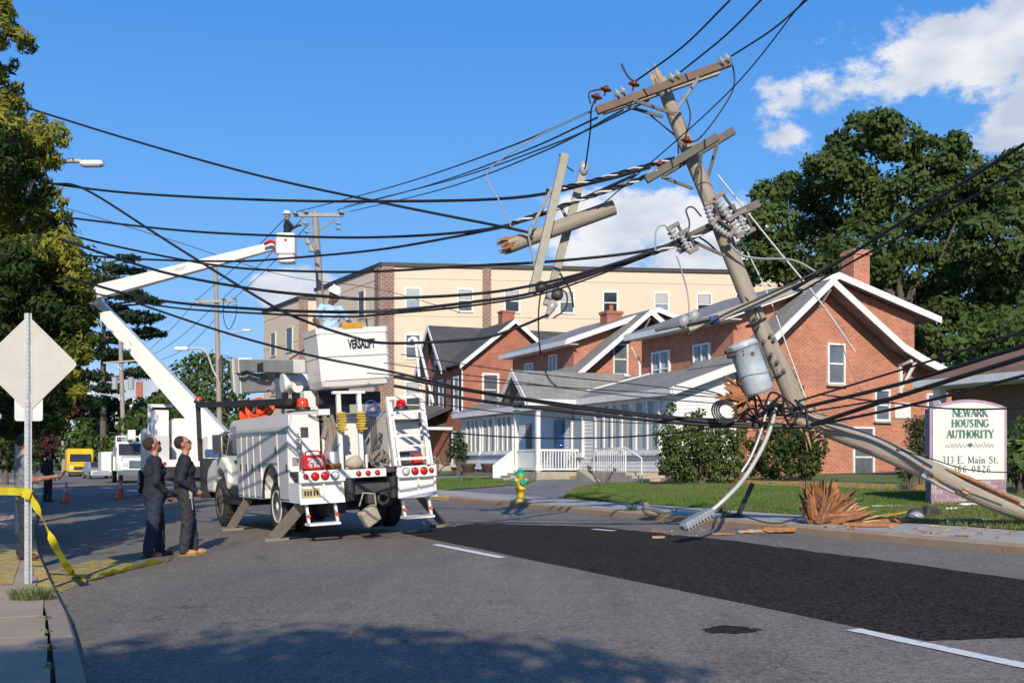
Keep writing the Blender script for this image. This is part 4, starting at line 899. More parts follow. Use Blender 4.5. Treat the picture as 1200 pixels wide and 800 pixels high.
mb = MB(); mb.prism([(-.8, 6.0, .8), (-.8, 7.35, .8), (-.8, 7.35, 1.25), (-.8, 7.1, 1.42), (-.8, 6.0, 1.6)], (1.6, 0, 0)); hd = part('hood', mb, M['truckwhite'], tk, bevel=.06)
for sg in (-1, 1):
    prof = [(5.35, .95)] + [(6.1 - .62 * math.cos(math.pi * k / 12), .62 + .6 * math.sin(math.pi * k / 12)) for k in range(1, 12)] + [(6.75, .7), (7.3, .7), (7.38, .95), (7.2, 1.22), (6.7, 1.42), (5.9, 1.5), (5.4, 1.3)]
    mb = MB(); mb.prism([(sg * 1.14, y, z) for y, z in prof], (-sg * .38, 0, 0)); part('fender', mb, M['truckwhite'], tk, bevel=.05)
    mb = MB(); mb.cyl((sg * .9, 7.3, 1.05), (sg * .9, 7.4, 1.05), .11); part('headlight', mb, M['lenswhite'], tk)
mb = MB(); mb.bb((-.55, 7.35, .85), (.55, 7.38, 1.22)); part('grille', mb, M['chrome'], tk)
mb = MB(); mb.bb((-1.2, 7.45, .55), (1.2, 7.75, .95)); mb.bb((-1.2, 7.5, .95), (-.85, 7.72, 1.45)); part('front_bumper', mb, M['black'], tk)
mb = MB(); mb.bb((-1.33, 5.75, 1.55), (-1.15, 5.82, 1.95)); mb.tube([(-1.05, 5.8, 1.5), (-1.24, 5.78, 1.6)], .02).tube([(-1.05, 5.8, 2.0), (-1.24, 5.78, 1.9)], .02); part('mirror', mb, M['chrome'], tk)
mb = MB(); mb.prism([(-1.12, 4.35, .5), (-1.12, 5.4, .5), (-1.12, 5.4, .6), (-1.12, 4.35, .6)], (.5, 0, 0)); mb.cyl((-.9, 4.4, .72), (-.9, 5.3, .72), .24); part('fuel_tank', mb, M['black'], tk)
# black overhead rack with front post
mb = MB(); mb.beam((-1.2, 7.62, 1.4), (-1.2, 7.62, 2.7), .09, .09).beam((-1.2, 7.67, 2.66), (-1.0, 1.2, 2.42), .1, .12).beam((-1.2, 7.62, 2.66), (1.15, 7.62, 2.66), .09, .09).beam((1.15, 7.6, 2.6), (1.15, 7.6, .9), .09, .09)
mb.beam((-1.12, 5.9, 2.6), (-.6, 2.0, 2.36), .07, .1); rk = part('overhead_rack', mb, M['black'], tk)
def beacon(x, y, z, r=.085, h=.16, lens='redlens'):
    mb = MB(); mb.lathe([(r * 1.3, 0), (r * 1.35, .04), (r * 1.15, .06)], (x, y, z), 16); b = part('beacon', mb, M['black'], tk)
    mb = MB(); mb.lathe([(r * 1.05, .055), (r * 1.0, h * .6), (r * .85, h), (r * .3, h + .015)], (x, y, z), 16); part('lens', mb, M[lens], b)
M['beaconred'] = mat('beacon_lens', (.75, .07, .02), (.6, .03, .01), 30, .2)
beacon(-1.2, 7.55, 2.71, .08, .12, 'beaconred'); beacon(-.88, .8, 2.25, .1, .2, 'beaconred'); beacon(.95, .8, 2.22, .09, .17, 'redlens')
mb = MB(); mb.bb((-1.12, .63, 2.22), (-.66, .98, 2.25)).bb((-1.12, .635, 2.03), (-.9, .64, 2.06)); part('beacon_shelf', mb, M['darkmetal'], tk)
mb = MB(); mb.bb((.7, .5, 2.0), (1.2, .9, 2.04)); part('beacon_shelf', mb, M['darkmetal'], tk)
for (x, z, w_, h_, m) in ((-.93, 1.87, .13, .17, 'darkmetal'), (-1.12, 1.38, .09, .14, 'steel')):
    mb = MB(); mb.bb((x - w_ / 2, .6, z - h_ / 2), (x + w_ / 2, .619, z + h_ / 2)); part('vent', mb, M[m], tk)
# upper locker on the right body, seen through the ladder
mb = MB(); mb.bb((.64, .7, 1.21), (1.15, 1.0, 2.0)); part('rear_cabinet', mb, M['truckwhite'], tk)
mb = MB(); mb.bb((.7, .66, 1.62), (1.0, .699, 1.86)); part('cabinet_door', mb, M['truckshade'], tk)
# white guard plate, turret, pedestal
mb = MB(); mb.prism([(-.52, .95, 1.1), (.32, .95, 1.1), (.32, .95, 1.6), (.12, .95, 2.0), (-.5, .95, 2.02)], (0, .05, 0)); part('guard_plate', mb, M['truckwhite'], tk)
mb = MB(); mb.cyl((-.15, 2.0, 1.1), (-.15, 2.0, 2.3), .34, .3, 20); mb.cyl((-.15, 2.0, 2.3), (-.15, 2.0, 2.36), .42, .42, 20); part('pedestal', mb, M['darkmetal'], tk)
M['turret'] = mat('turret_blue_grey', (.2, .24, .28), (.14, .17, .2), 3, .5)
mb = MB(); mb.rbox((-.25, 1.9, 2.5), (.75, .8, .28), .03).bb((-.56, 1.3, 2.2), (.15, 1.5, 2.66)); mb.bb((-.84, 1.9, 2.5), (-.8, 2.6, 3.05)).bb((-.47, 1.9, 2.5), (-.43, 2.6, 3.05)); part('turret', mb, M['turret'], tk)
mb = MB(); mb.bb((-.75, 1.1, 2.15), (-.5, 1.35, 2.6)); mb.bb((-.68, 1.09, 2.3), (-.57, 1.098, 2.5)); part('control_box', mb, M['truckwhite'], tk)
mb = MB(); mb.bb((-.55, .9, 2.35), (.6, 1.25, 2.56)); part('boom_rest', mb, M['black'], tk)
# booms
def boombox(mb, a, b, w0, h0, w1, h1):
    a, b = Vector(a), Vector(b); vs = []
    for c, w_, h_ in ((a, w0, h0), (b, w1, h1)): 
        for (sx, sz) in ((-1, -1), (1, -1), (1, 1), (-1, 1)): vs.append(c + Vector((sx * w_ / 2, 0, sz * h_ / 2)))
    mb.add(vs, [(3, 2, 1, 0), (4, 5, 6, 7), (0, 1, 5, 4), (1, 2, 6, 5), (2, 3, 7, 6), (3, 0, 4, 7)])
mb = MB(); boombox(mb, (-.66, 2.15, 2.84), (-.62, 5.9, 3.02), .26, .36, .26, .4); lb = part('lower_boom', mb, M['boomgrey'], tk, bevel=.02)
mb = MB(); boombox(mb, (-.86, .95, 3.02), (-.62, 5.9, 3.42), .22, .24, .26, .27); ub = part('upper_boom', mb, M['boomgrey'], tk, bevel=.02)
for nm, a, b in (('boom_sleeve', (-.62, 5.45, 3.01), (-.62, 5.93, 3.03)), ('boom_sleeve', (-.63, 5.5, 3.39), (-.62, 5.93, 3.42))):
    mb = MB(); boombox(mb, a, b, .3, .43 if a[2] < 3.2 else .31, .3, .43 if a[2] < 3.2 else .31); part(nm, mb, M['truckwhite'], tk)
mb = MB(); mb.prism([(-.8, 5.93, 2.85), (-.8, 6.1, 3.0), (-.8, 6.12, 3.5), (-.8, 5.96, 3.58)], (.36, 0, 0)); part('elbow_link', mb, M['boomgrey'], tk)
mb = MB(); mb.rbox((-.7, 1.95, 2.86), (.34, .5, .4), .05); mb.cyl((-.95, 1.75, 2.78), (-.45, 1.75, 2.78), .17, n=20); mb.cyl((-.8, 1.3, 2.68), (-.8, 2.0, 2.78), .1, n=12); part('boom_knuckle', mb, M['truckwhite'], tk)
mb = MB(); mb.bb((-.765, 3.0, 3.06), (-.758, 3.6, 3.3)); 
for (y, z) in ((2.6, 2.98), (2.6, 2.75), (3.1, 2.98), (3.1, 2.75)):
    mb = MB(); mb.bb((-.795, y, z), (-.79, y + .28, z + .03)); part('decal', mb, M['truckwhite'], lb)
mb = MB(); mb.bb((-.875, 3.2, 3.15), (-.84, 3.55, 3.27)); 
mb = MB(); mb.bb((-.895, 3.2, 3.1), (-.88, 3.6, 3.27)); part('decal', mb, M['darkmetal'], ub)
mb = MB(); mb.tube(bez([(-.84, 2.9, 2.95), (-.84, 3.3, 2.98), (-.85, 3.7, 3.05), (-.84, 4.0, 3.1), (-.84, 4.3, 3.14), (-.84, 4.6, 3.2), (-.83, 4.9, 3.16), (-.82, 5.4, 3.2)], 4), .028); part('hose', mb, M['black'], tk)
# basket
BT = Matrix.Translation((-.04, .72, 2.62)) @ Euler((0, R(-2.6), 0)).to_matrix().to_4x4() @ Matrix.Diagonal((.97, .88, 1, 1))
def loft(rings):
    mb = MB(); n = len(rings[0]); vs = [p for r_ in rings for p in r_]; fs = []
    for k in range(len(rings) - 1):
        fs += [(k * n + i, k * n + (i + 1) % n, (k + 1) * n + (i + 1) % n, (k + 1) * n + i) for i in range(n)]
    mb.add(vs, fs); return mb
def rr(wx, wy, z, c=.05): return [Vector(p) for p in ((-wx + c, -wy, z), (wx - c, -wy, z), (wx, -wy + c, z), (wx, wy - c, z), (wx - c, wy, z), (-wx + c, wy, z), (-wx, wy - c, z), (-wx, -wy + c, z))]
rings = [rr(.57, .34, 0, .12), rr(.62, .42, .03), rr(.645, .455, .12), rr(.65, .46, .125), rr(.655, .465, .52), rr(.667, .477, .525), rr(.667, .477, .545), rr(.655, .467, .55), rr(.66, .47, .92), rr(.675, .485, .925), rr(.68, .49, 1.02), rr(.65, .46, 1.02), rr(.63, .44, .6), rr(.6, .4, .08)]
mb = loft(rings); mb.add([BT.inverted() @ (BT @ p) for p in rings[-1]], [tuple(range(8))]); mb.add(rings[0], [tuple(range(7, -1, -1))])
bk = part('basket', mb.xf(BT), M['truckwhite'], tk)
M['seam'] = mat('dark_seam', (.25, .24, .22), None, rough=.8)
mb = MB()
for z in (.535, .128):
    w_, d_ = (.667, .477) if z > .5 else (.65, .461); mb.bb((-w_ + .06, -d_ - .003, z - .006), (w_ - .06, -d_ + .004, z + .006))
part('seam', mb.xf(BT), M['seam'], bk)
def text(s, size, ext, m, name, par=None, bold=0.0, xs=1.0, world=None, align='CENTER', shear=0):
    c = bpy.data.curves.new(name, 'FONT'); c.body = s; c.size = size; c.extrude = ext; c.align_x = align; c.offset = bold; c.shear = shear; c.resolution_u = 2
    o = bpy.data.objects.new('tmp', c); COL.objects.link(o); dg = bpy.context.evaluated_depsgraph_get(); me = bpy.data.meshes.new_from_object(o.evaluated_get(dg)); bpy.data.objects.remove(o)
    me.transform(Matrix.Diagonal((xs, 1, 1, 1)))
    if world is not None: me.transform(world)
    me.materials.clear(); me.materials.append(m); me.name = name
    return link(name, me, par)
text('VERSALIFT', .215, .004, M['black'], 'lettering', bk, .009, .5, BT @ Matrix.Translation((.14, -.474, .66)) @ Matrix.Rotation(R(90), 4, 'X'))
mb = MB(); mb.cyl((.3, -.43, .95), (.29, -.41, 1.14), .012); mb.rbox((.29, -.41, 1.13), (.03, .03, .1), .008); part('control_lever', mb.xf(BT), M['black'], bk)
mb = MB(); mb.box((.66, .0, .5), (.05, .2, .12)).box((.66, .0, .1), (.06, .2, .12)); part('mounting_bracket', mb.xf(BT), M['truckwhite'], bk)
mb = MB(); mb.bb((-.2, -.5, 1.0), (.18, -.3, 1.1)); o = part('liner_pad', mb.xf(BT), mat('amber_pad', (.62, .34, .03), (.5, .26, .02), 5, .6), bk)
# centre goalpost, chocks
mb = MB(); mb.bb((-.41, .35, 1.2), (-.34, .42, 2.5)); part('rack_post', mb, M['truckwhite'], tk)
mb = MB(); mb.bb((-.04, .35, 1.2), (.03, .42, 2.5)); part('rack_post', mb, M['truckwhite'], tk)
mb = MB(); mb.bb((-.48, .34, 2.503), (.1, .43, 2.55)); part('rack_bar', mb, M['truckwhite'], tk)
# folding ladder and hooked rails
def lad(a0, a1, b0, b1, n, r_, name, top=0):
    mb = MB(); a0, a1, b0, b1 = map(Vector, (a0, a1, b0, b1)); mb.beam(a0, a1, r_, r_ * 1.6); q = part(name, mb, M['truckwhite'], tk)
    mb = MB(); mb.beam(b0, b1, r_, r_ * 1.6); part('rail', mb, M['truckwhite'], q)
    for k in range(n):
        t = (k + .3) / n; mb = MB(); mb.beam(a0.lerp(a1, t), b0.lerp(b1, t), r_ * .8, r_ * .9); part('rung', mb, M['truckwhite'], q)
    return q
q = lad((.46, -.02, 1.22), (.46, .25, 2.42), (1.08, -.02, 1.22), (1.1, .25, 2.46), 3, .055, 'ladder')
mb = MB(); mb.beam((.46, .25, 2.40), (1.1, .25, 2.44), .05, .06); part('rung', mb, M['truckwhite'], q)
q = lad((.54, -.03, 1.22), (.54, .3, 2.35), (1.16, .0, 1.22), (1.16, .3, 2.38), 1, .035, 'ladder')
mb = MB(); mb.tube(bez([(1.1, .2, 2.3), (1.1, .3, 3.0), (1.1, .36, 3.36), (1.08, .4, 3.46), (1.02, .45, 3.45), (1.0, .46, 3.36)], 4), .028); part('hook_rail', mb, M['truckwhite'], tk)
mb = MB(); mb.tube(bez([(1.32, .2, 2.3), (1.24, .3, 2.9), (1.17, .36, 3.3), (1.12, .4, 3.46), (1.06, .45, 3.48)], 4), .028); part('hook_rail', mb, M['truckwhite'], tk)
mb = MB(); mb.beam((-.95, 3.5, 2.24), (-.95, 3.5, 2.48), .06, .06).beam((-.95, 3.5, 2.46), (-.5, 3.3, 2.5), .06, .06).beam((-.5, 3.3, 2.5), (-.5, 3.3, 2.2), .06, .06); part('coil_hanger', mb, M['truckwhite'], tk)
# outriggers
def outrig(topw, padw, w_):
    mb = MB(); mb.beam(topw, padw + Vector((0, 0, .06)), w_, w_ * .75, up=(0, 1, .3)); o = part('outrigger', mb, M['rust'], tk, world=True, bevel=.01)
    mb = MB(); mb.box(padw + Vector((0, 0, .025)), (.42, .3, .05), (0, R(-2), R(27.8))); part('pad', mb, M['rust'], o, world=True)
def gnd(x, y): return onground(x, y)
outrig(TW(-1.05, .45, .66), gnd(322, 633), .2); outrig(TW(-1.08, 3.9, .66), gnd(271, 621), .17); outrig(TW(1.1, .5, .66), gnd(519, 617), .12)
mb = MB()
for (x, y) in ((-1.12, .55), (-1.12, 4.0)): mb.ell((x, y, .66), .07, 10, 6)
part('outrigger_hinge', mb, M['truckwhite'], tk, kind=None)
# --- loose things on the truck (each its own)
def tthing(name, mb, mats, label, cat, loc=(0, 0, 0), rz=0):
    """thing standing on / hanging from the truck, mesh given in truck coordinates round loc"""
    o = link(name, meshdata(name, mb, mats)); o.matrix_world = TM @ Matrix.Translation(loc) @ Matrix.Rotation(rz, 4, 'Z'); return tag(o, label, cat)
mb = MB(); mb.rbox((0, 0, .13), (.38, .26, .26), .03); rb = tthing('toolbox', mb, M['red'], 'red toolbox with silver lettering panel on the left of the truck deck', 'toolbox', (-.93, .2, 1.216))
mb = MB(); mb.tube(bez([(-.13, 0, .26), (-.1, 0, .32), (.1, 0, .32), (.13, 0, .26)], 4), .012); part('handle', mb, M['red'], rb)
mb = MB(); mb.bb((-.13, -.136, .05), (.13, -.131, .21)); pl_ = part('label_panel', mb, mat('silver_scrawl', (.6, .6, .6), (.35, .03, .03), 34, .5, mid=.5, spread=.08), rb)
mb = MB(); mb.lathe([(.13, 0), (.15, .05), (.14, .1)], (0, 0, 0), 18); pt = tthing('copper_pot', mb, M['copper'], 'copper bottomed pot on the truck deck right of the red toolbox', 'pot', (-.56, .28, 1.216))
mb = MB(); mb.lathe([(.12, .1), (.11, .28), (.1, .3)], (0, 0, 0), 18); part('steel_body', mb, M['steel'], pt)
mb = MB(); mb.tube(bez([(.05, .05, .3), (.2, .1, .5), (.12, .2, .75), (-.3, .3, .95)], 6), .012); part('hose', mb, M['darkmetal'], pt)
mb = MB(); mb.ell((0, 0, .1), (.17, .13, .11), 14, 8); mb.ell((.03, .0, .17), (.1, .08, .07), 10, 6); tthing('canvas_sack', mb, M['canvas'], 'lumpy beige sack lying on the truck deck between the white posts', 'sack', (-.2, .2, 1.2))
mb = MB()
random.seed(3)
for k in range(14):
    a = random.uniform(0, 6.28); mb.torus((random.uniform(-.12, .12), random.uniform(-.06, .06), .07 + random.uniform(0, .14)), random.uniform(.05, .11), .018, (random.uniform(0, 1.5), random.uniform(0, 1.5), a), 12, 5)
tthing('hardware_pile', mb, M['rust'], 'rusty tangle of clamps piled on the deck left of the ladder', 'hardware', (.28, .22, 1.216))
mb = MB()
for k in range(7): mb.rbox((random.uniform(-.02, .02), 0, .04 - .045 * k), (.17 - .02 * (k % 2), .1, .036), .012, (0, random.uniform(-.15, .15), 0))
mb.box((0, .0, -.1), (.06, .05, .34))
tthing('wheel_chock', mb, M['yellow'], 'yellow ribbed plastic chock hung on the left white post', 'chock', (-.37, .28, 2.12))
mb2 = MB(); mb2.v, mb2.f, mb2.mi, mb2.sm = list(mb.v), list(mb.f), list(mb.mi), list(mb.sm)
tthing('wheel_chock', mb2, M['yellow'], 'yellow ribbed plastic chock hung on the right white post', 'chock', (-.02, .28, 2.12))
M['bluerope'] = mat('blue_rope', (.03, .09, .28), (.02, .06, .2), 20, .7)
mb = MB()
for k in range(5): mb.torus((random.uniform(-.03, .03), 0, random.uniform(-.05, .05)), .1 + random.uniform(-.04, .04), .01, (R(90 + random.uniform(-15, 15)), 0, random.uniform(-.5, .5)), 18, 5)
tthing('rope_coil', mb, M['bluerope'], 'loose coil of blue rope hung left of the truck ladder', 'rope', (.22, .3, 2.22))
mb = MB()
for j in range(3):
    for k in range(22): mb.torus((.05 * j, .02 * j, -.035 * k), .018, .007, (R(90), 0, k * 1.57), 8, 4)
tthing('steel_chain', mb, M['darkmetal'], 'dark steel chains hanging below the blue rope', 'chain', (.18, .32, 2.1))
# hanging canvas bag
mb = MB(); Rb = Euler((0, R(-28), R(10))).to_matrix()
for k in range(1): mb.box((0, 0, -.18), (.3, .13, .3), Rb, (1.1, 1.4))
cb = tthing('canvas_bag', mb, M['canvas'], 'beige canvas bag hanging askew under the truck hitch', 'bag', (-.08, -.12, .58))
for m_ in (cb,):
    md = m_.modifiers.new('bevel', 'BEVEL'); md.width = .03; md.segments = 2
mb = MB(); mb.tube([(-.18, 0, .0), (-.1, 0, .22), (.1, 0, .2), (.12, 0, -.0)], .014); part('strap', mb, M['canvas'], cb)
# rubber boots / hose bundle hung on the left
mb = MB()
for (x, y, z0, z1, r_) in ((-.62, .5, 1.75, 2.2, .05), (-.55, .48, 1.45, 2.1, .06), (-.48, .5, 1.6, 2.15, .045), (-.6, .52, 1.4, 1.9, .05)):
    mb.tube(bez([(x, y, z1), (x + .05, y, (z0 + z1) / 2), (x - .02, y - .02, z0)], 4), r_, 8)
tthing('glove_bundle', mb, M['rust'], 'brown and black leather gear hanging beside the left rear cabinet', 'work gear')
mb = MB(); mb.box((-.62, .5, 2.2), (.2, .14, .1)); tthing('work_light', mb, M['truckwhite'], 'small white box lamp at the top of the hanging gear', 'lamp')
mb = MB()
for k in range(8): mb.torus((-1.08 + .012 * (k % 2), .5, 1.45 + k * .045), .035, .014, (R(70), 0, k), 10, 5)
mb.cyl((-1.08, .5, 1.25), (-1.08, .5, 1.85), .012)
tthing('insulator_stick', mb, M['steel'], 'ribbed grey insulator stick fixed upright above the red toolbox', 'insulator')
# orange coils
for k, (y, z, r_, lab) in enumerate(((4.1, 2.38, .2, 'left'), (3.55, 2.38, .2, 'middle'), (2.95, 2.36, .17, 'right'))):
    mb = MB()
    for j in range(7): mb.torus((random.uniform(-.05, .05), random.uniform(-.04, .04), random.uniform(-.04, .04)), r_ - .02 * (j % 3), .026, (R(68 + random.uniform(-14, 14)), R(random.uniform(-10, 10)), R(-60 + random.uniform(-10, 10))), 20, 6)
    tthing('hose_coil', mb, M['orange'], 'coil of orange rubber blanket hose on the truck roof, %s one of three' % lab, 'hose', (-.95, y, z)).__setitem__('group', 'orange coils on the truck roof')
mb = MB(); mb.ell((0, 0, 0), .11, 14, 10); tthing('warning_ball', mb, M['orange'], 'round orange marker on top of the truck side lid', 'marker', (-.98, 3.0, 2.31))
# odd gear between the side bodies and on the deck
mb = MB(); mb.rbox((0, 0, .12), (.22, .3, .24), .02); tthing('battery_box', mb, M['darkmetal'], 'dark gauge box in the right rear cabinet behind the ladder', 'box', (.78, .45, 1.22))
mb = MB(); mb.rbox((0, 0, .1), (.16, .2, .2), .02); tthing('small_red_case', mb, M['red'], 'small dark red case on the right end of the deck', 'case', (1.0, .3, 1.217))

# ---------------------------------------------------------------- far vehicles
def small_truck(name, label, cat, loc, rz, body='truckwhite'):
    t = thing(name, label, cat, loc, rz)
    # local: front faces -y (towards the camera)
    for x in (-.95, .95):
        for y in (.9, 5.2): wheel(t, x, y, .5, .28)
    mb = MB(); mb.bb((-.5, .2, .55), (.5, 7.4, .8)); part('chassis', mb, M['black'], t)
    mb = MB(); mb.prism([(-1.1, 1.6, .75), (-1.1, 3.0, .75), (-1.1, 3.0, 2.65), (-1.1, 2.1, 2.65), (-1.1, 1.6, 1.75)], (2.2, 0, 0)); c = part('cab', mb, M[body], t, bevel=.06)
    mb = MB(); mb.prism([(-.98, 1.57, 1.78), (.98, 1.57, 1.78), (.95, 2.02, 2.5), (-.95, 2.02, 2.5)], (0, -.03, .01)); part('windscreen', mb, M['glassdark'], c)
    mb = MB(); mb.prism([(-.85, 0, .85), (-.85, 1.62, .85), (-.85, 1.62, 1.78), (-.85, .15, 1.6), (-.85, 0, 1.45)], (1.7, 0, 0)); part('hood', mb, M[body], t, bevel=.05)
    mb = MB(); mb.bb((-.5, -.04, .95), (.5, -.003, 1.45)); g = part('grille', mb, M['chrome'], t)
    for k in range(5):
        mb = MB(); mb.bb((-.46, -.05, 1.0 + k * .09), (.46, -.041, 1.035 + k * .09)); part('grille_bar', mb, M['black'], g)
    for x in (-.72, .72):
        mb = MB(); mb.bb((x - .16, -.05, 1.1), (x + .16, -.003, 1.32)); part('headlight', mb, M['lenswhite'], t)
        mb = MB(); mb.prism([(x * 1.35 - .17, .3, .75), (x * 1.35 - .17, 1.6, .95), (x * 1.35 - .17, 1.5, 1.3), (x * 1.35 - .17, .5, 1.35), (x * 1.35 - .17, .15, 1.1)], (.34, 0, 0)); part('fender', mb, M[body], t)
    mb = MB(); mb.bb((-1.15, -.2, .55), (1.15, .05, .82)); part('bumper', mb, M['chrome'], t)
    for x in (-1, 1):
        mb = MB(); mb.bb((x * 1.2 - .1, 1.7, 1.7), (x * 1.2 + .1, 1.76, 2.3)); part('mirror', mb, M['chrome'], t)
    mb = MB(); mb.bb((-1.2, 3.1, .8), (-.7, 7.4, 2.05)).bb((.7, 3.1, .8), (1.2, 7.4, 2.05)).bb((-.7, 3.1, .8), (.7, 7.4, 1.1)); part('utility_body', mb, M[body], t)
    return t
p = onground(161, 566.5)
t2 = small_truck('utility_truck', 'distant white line truck facing the camera left of the two standing men', 'truck', p, R(24))
mb = MB(); mb.beam((-.2, 5.5, 2.6), (-.3, .6, 3.05), .4, .42); mb.cyl((-.2, 5.5, 1.1), (-.2, 5.5, 2.6), .35); mb.box((-.3, .5, 3.05), (.45, .5, .6)); part('stowed_boom', mb, M['truckwhite'], t2, bevel=.03)
mb = MB(); mb.torus((.55, .9, 2.9), .3, .09, (R(90), 0, 0)); mb.beam((-1.0, 3.2, 2.05), (-1.0, 3.2, 3.0), .08, .08); mb.beam((1.0, 3.2, 2.05), (1.0, 3.2, 3.0), .08, .08); mb.beam((-1.0, 3.2, 3.0), (1.0, 3.2, 3.0), .08, .08); part('boom_rack', mb, M['truckwhite'], t2)
mb = MB(); mb.bb((-1.9, 3.2, .8), (-1.3, 6.4, 2.0)); part('side_box', mb, M['truckwhite'], t2)
p = onground(95, 560); yv = thing('yellow_van', 'small bright yellow step van far down the street', 'van', p, R(24))
M['vanyellow'] = mat('van_yellow', (.8, .5, .01), (.7, .42, .01), 3, .4)
mb = MB(); mb.rbox((0, 3.6, 1.6), (2.3, 5, 2.2), .12); bd = part('body', mb, M['vanyellow'], yv); mb = MB(); mb.prism([(-1.05, 0, .5), (-1.05, 1.1, .5), (-1.05, 1.1, 2.3), (-1.05, .5, 1.4), (-1.05, 0, 1.25)], (2.1, 0, 0)); part('hood', mb, M['vanyellow'], yv, bevel=.05)
mb = MB(); mb.prism([(-.95, .53, 1.5), (.95, .53, 1.5), (.9, 1.0, 2.2), (-.9, 1.0, 2.2)], (0, -.03, .01)); part('windscreen', mb, M['glassdark'], yv)
mb = MB(); mb.bb((-.6, -.04, .75), (.6, -.003, 1.05)); part('grille', mb, M['black'], yv)
for x in (-.8, .8):
    mb = MB(); mb.bb((x - .16, -.05, .85), (x + .16, -.003, 1.08)); part('headlight', mb, M['lenswhite'], yv)
    for y in (.9, 4.6): wheel(yv, x * 1.2, y, .36, .24)
mb = MB(); mb.bb((-1.1, -.15, .35), (1.1, .05, .6)); part('bumper', mb, M['black'], yv)
def car(label, px, py, rz, m, name='parked_car', cat='car', group=None):
    p = onground(px, py); t = thing(name, label, cat, p, rz, group)
    mb = MB(); mb.prism([(-.9, 0, .3), (-.9, 4.4, .3), (-.9, 4.4, .85), (-.9, 3.9, .95), (-.9, 3.1, 1.42), (-.9, 1.7, 1.42), (-.9, 1.0, .95), (-.9, .1, .8)], (1.8, 0, 0)); part('body', mb, M[m], t, bevel=.08)
    mb = MB(); mb.prism([(-.75, 1.03, 1.0), (.75, 1.03, 1.0), (.68, 1.66, 1.4), (-.68, 1.66, 1.4)], (0, -.03, .01)); part('windscreen', mb, M['glassdark'], t)
    for x in (-.85, .85):
        for y in (.85, 3.6): wheel(t, x, y, .32, .2, rimm='steel')
    for x in (-.6, .6):
        mb = MB(); mb.bb((x - .17, -.03, .6), (x + .17, .05, .75)); part('headlight', mb, M['lenswhite'], t)
    return t
M['silver'] = mat('silver_car_paint', (.35, .36, .37), None, rough=.35, metal=.3)
car('silver car just right of the yellow van', 121, 562, R(30), 'silver')
# lift truck with raised booms
Y3 = 45.0; p3_ = onground(228, 583)
lt = thing('lift_truck', 'white bucket lift truck with its long boom raised over the street', 'truck', P(222, 583, p3_.y) * 1.0, R(24))
LT = lt.location.copy(); 
for x in (-1.0, 1.0):
    for y in (.9, 2.1, 7): wheel(lt, x, y, .5, .28)
mb = MB(); mb.bb((-.5, .1, .6), (.5, 8, .85)).bb((-1.2, -.1, .75), (1.2, .2, 1.15)); part('chassis', mb, M['black'], lt)
mb = MB(); mb.bb((-1.22, .2, 1.0), (-.7, 5.2, 2.3)); part('side_body', mb, M['truckshade'], lt); mb = MB(); mb.bb((.7, .2, 1.0), (1.22, 5.2, 2.3)); part('side_body', mb, M['truckwhite'], lt)
mb = MB(); mb.bb((-1.22, -.12, 1.16), (1.22, .19, 1.42)); part('rear_beam', mb, M['truckwhite'], lt)
for x in (-1.1, -.9, .9, 1.1):
    mb = MB(); mb.cyl((x, -.14, 1.28), (x, -.17, 1.28), .06); part('tail_light', mb, M['redlens'], lt)
mb = MB(); mb.rbox((0, 6.3, 1.8), (2.1, 1.8, 1.9), .1); part('cab', mb, M['truckwhite'], lt)
mb = MB(); mb.bb((-1.15, 3.2, 2.3), (-1.0, 3.35, 3.6)).bb((-1.15, 3.2, 3.5), (-.2, 3.35, 3.62)).bb((-1.1, 1.2, 2.3), (-.6, 2.6, 3.3)); part('boom_rack', mb, M['truckwhite'], lt)
mb = MB(); mb.rbox((.1, 2.0, 2.1), (1.1, 1.4, 1.8), .1); part('turret', mb, M['truckwhite'], lt)
yb = LT.y
e0, e1, e2 = P(240, 512, yb), P(110, 352, yb + 1), P(322, 288, yb - 1)
e0.y = yb + 2
def boombeam(mb, a, b, w0, w1):
    d = (b - a).normalized(); x = Vector((0, 1, 0)); z = x.cross(d).normalized(); vs = []
    for c, w_ in ((a, w0), (b, w1)):
        for (i, j) in ((-1, -1), (1, -1), (1, 1), (-1, 1)): vs.append(c + x * w_ * .45 * i + z * w_ * .5 * j)
    mb.add(vs, [(0, 1, 2, 3), (7, 6, 5, 4), (1, 0, 4, 5), (2, 1, 5, 6), (3, 2, 6, 7), (0, 3, 7, 4)])
mb = MB(); boombeam(mb, e0, e1, .85, .46); part('lower_boom', mb, M['truckwhite'], lt, world=True)
mb = MB(); boombeam(mb, e1 + Vector((-.1, -.6, .1)), e2 + Vector((0, 0, 0)), .5, .28); ub3 = part('upper_boom', mb, M['truckwhite'], lt, world=True)
mb = MB(); mb.cyl(e1 + Vector((0, -.9, 0)), e1 + Vector((0, .4, 0)), .27, n=18); part('elbow', mb, M['truckwhite'], lt, world=True)
text('VERSALIFT', .17, .004, M['seam'], 'lettering', ub3, 0, .55, lt.matrix_basis.inverted() @ Matrix.Translation(P(212, 316.5, yb - 1.55)) @ Matrix.Rotation(R(90), 4, 'X') @ Matrix.Rotation(R(17), 4, 'Z'))
mb = MB(); c = P(336, 287, yb - 1.3)
mb.rbox(c + Vector((0, 0, 0)), (.68, .6, .78), .05); mb.rbox(c + Vector((.02, 0, -.52)), (.6, .5, .3), .05); bk3 = part('basket', mb, M['truckwhite'], lt, world=True)
mb = MB(); mb.box(c + Vector((.02, -.31, .12)), (.1, .01, .1)); part('decal', mb, M['red'], bk3, world=True)
mb = MB(); mb.tube(bez([P(310, 286, yb - 1.3), P(318, 283, yb - 1.4), P(326, 288, yb - 1.4), P(322, 296, yb - 1.3)], 5), .06); part('hose', mb, M['redlens'], lt, world=True)
BASK3 = c
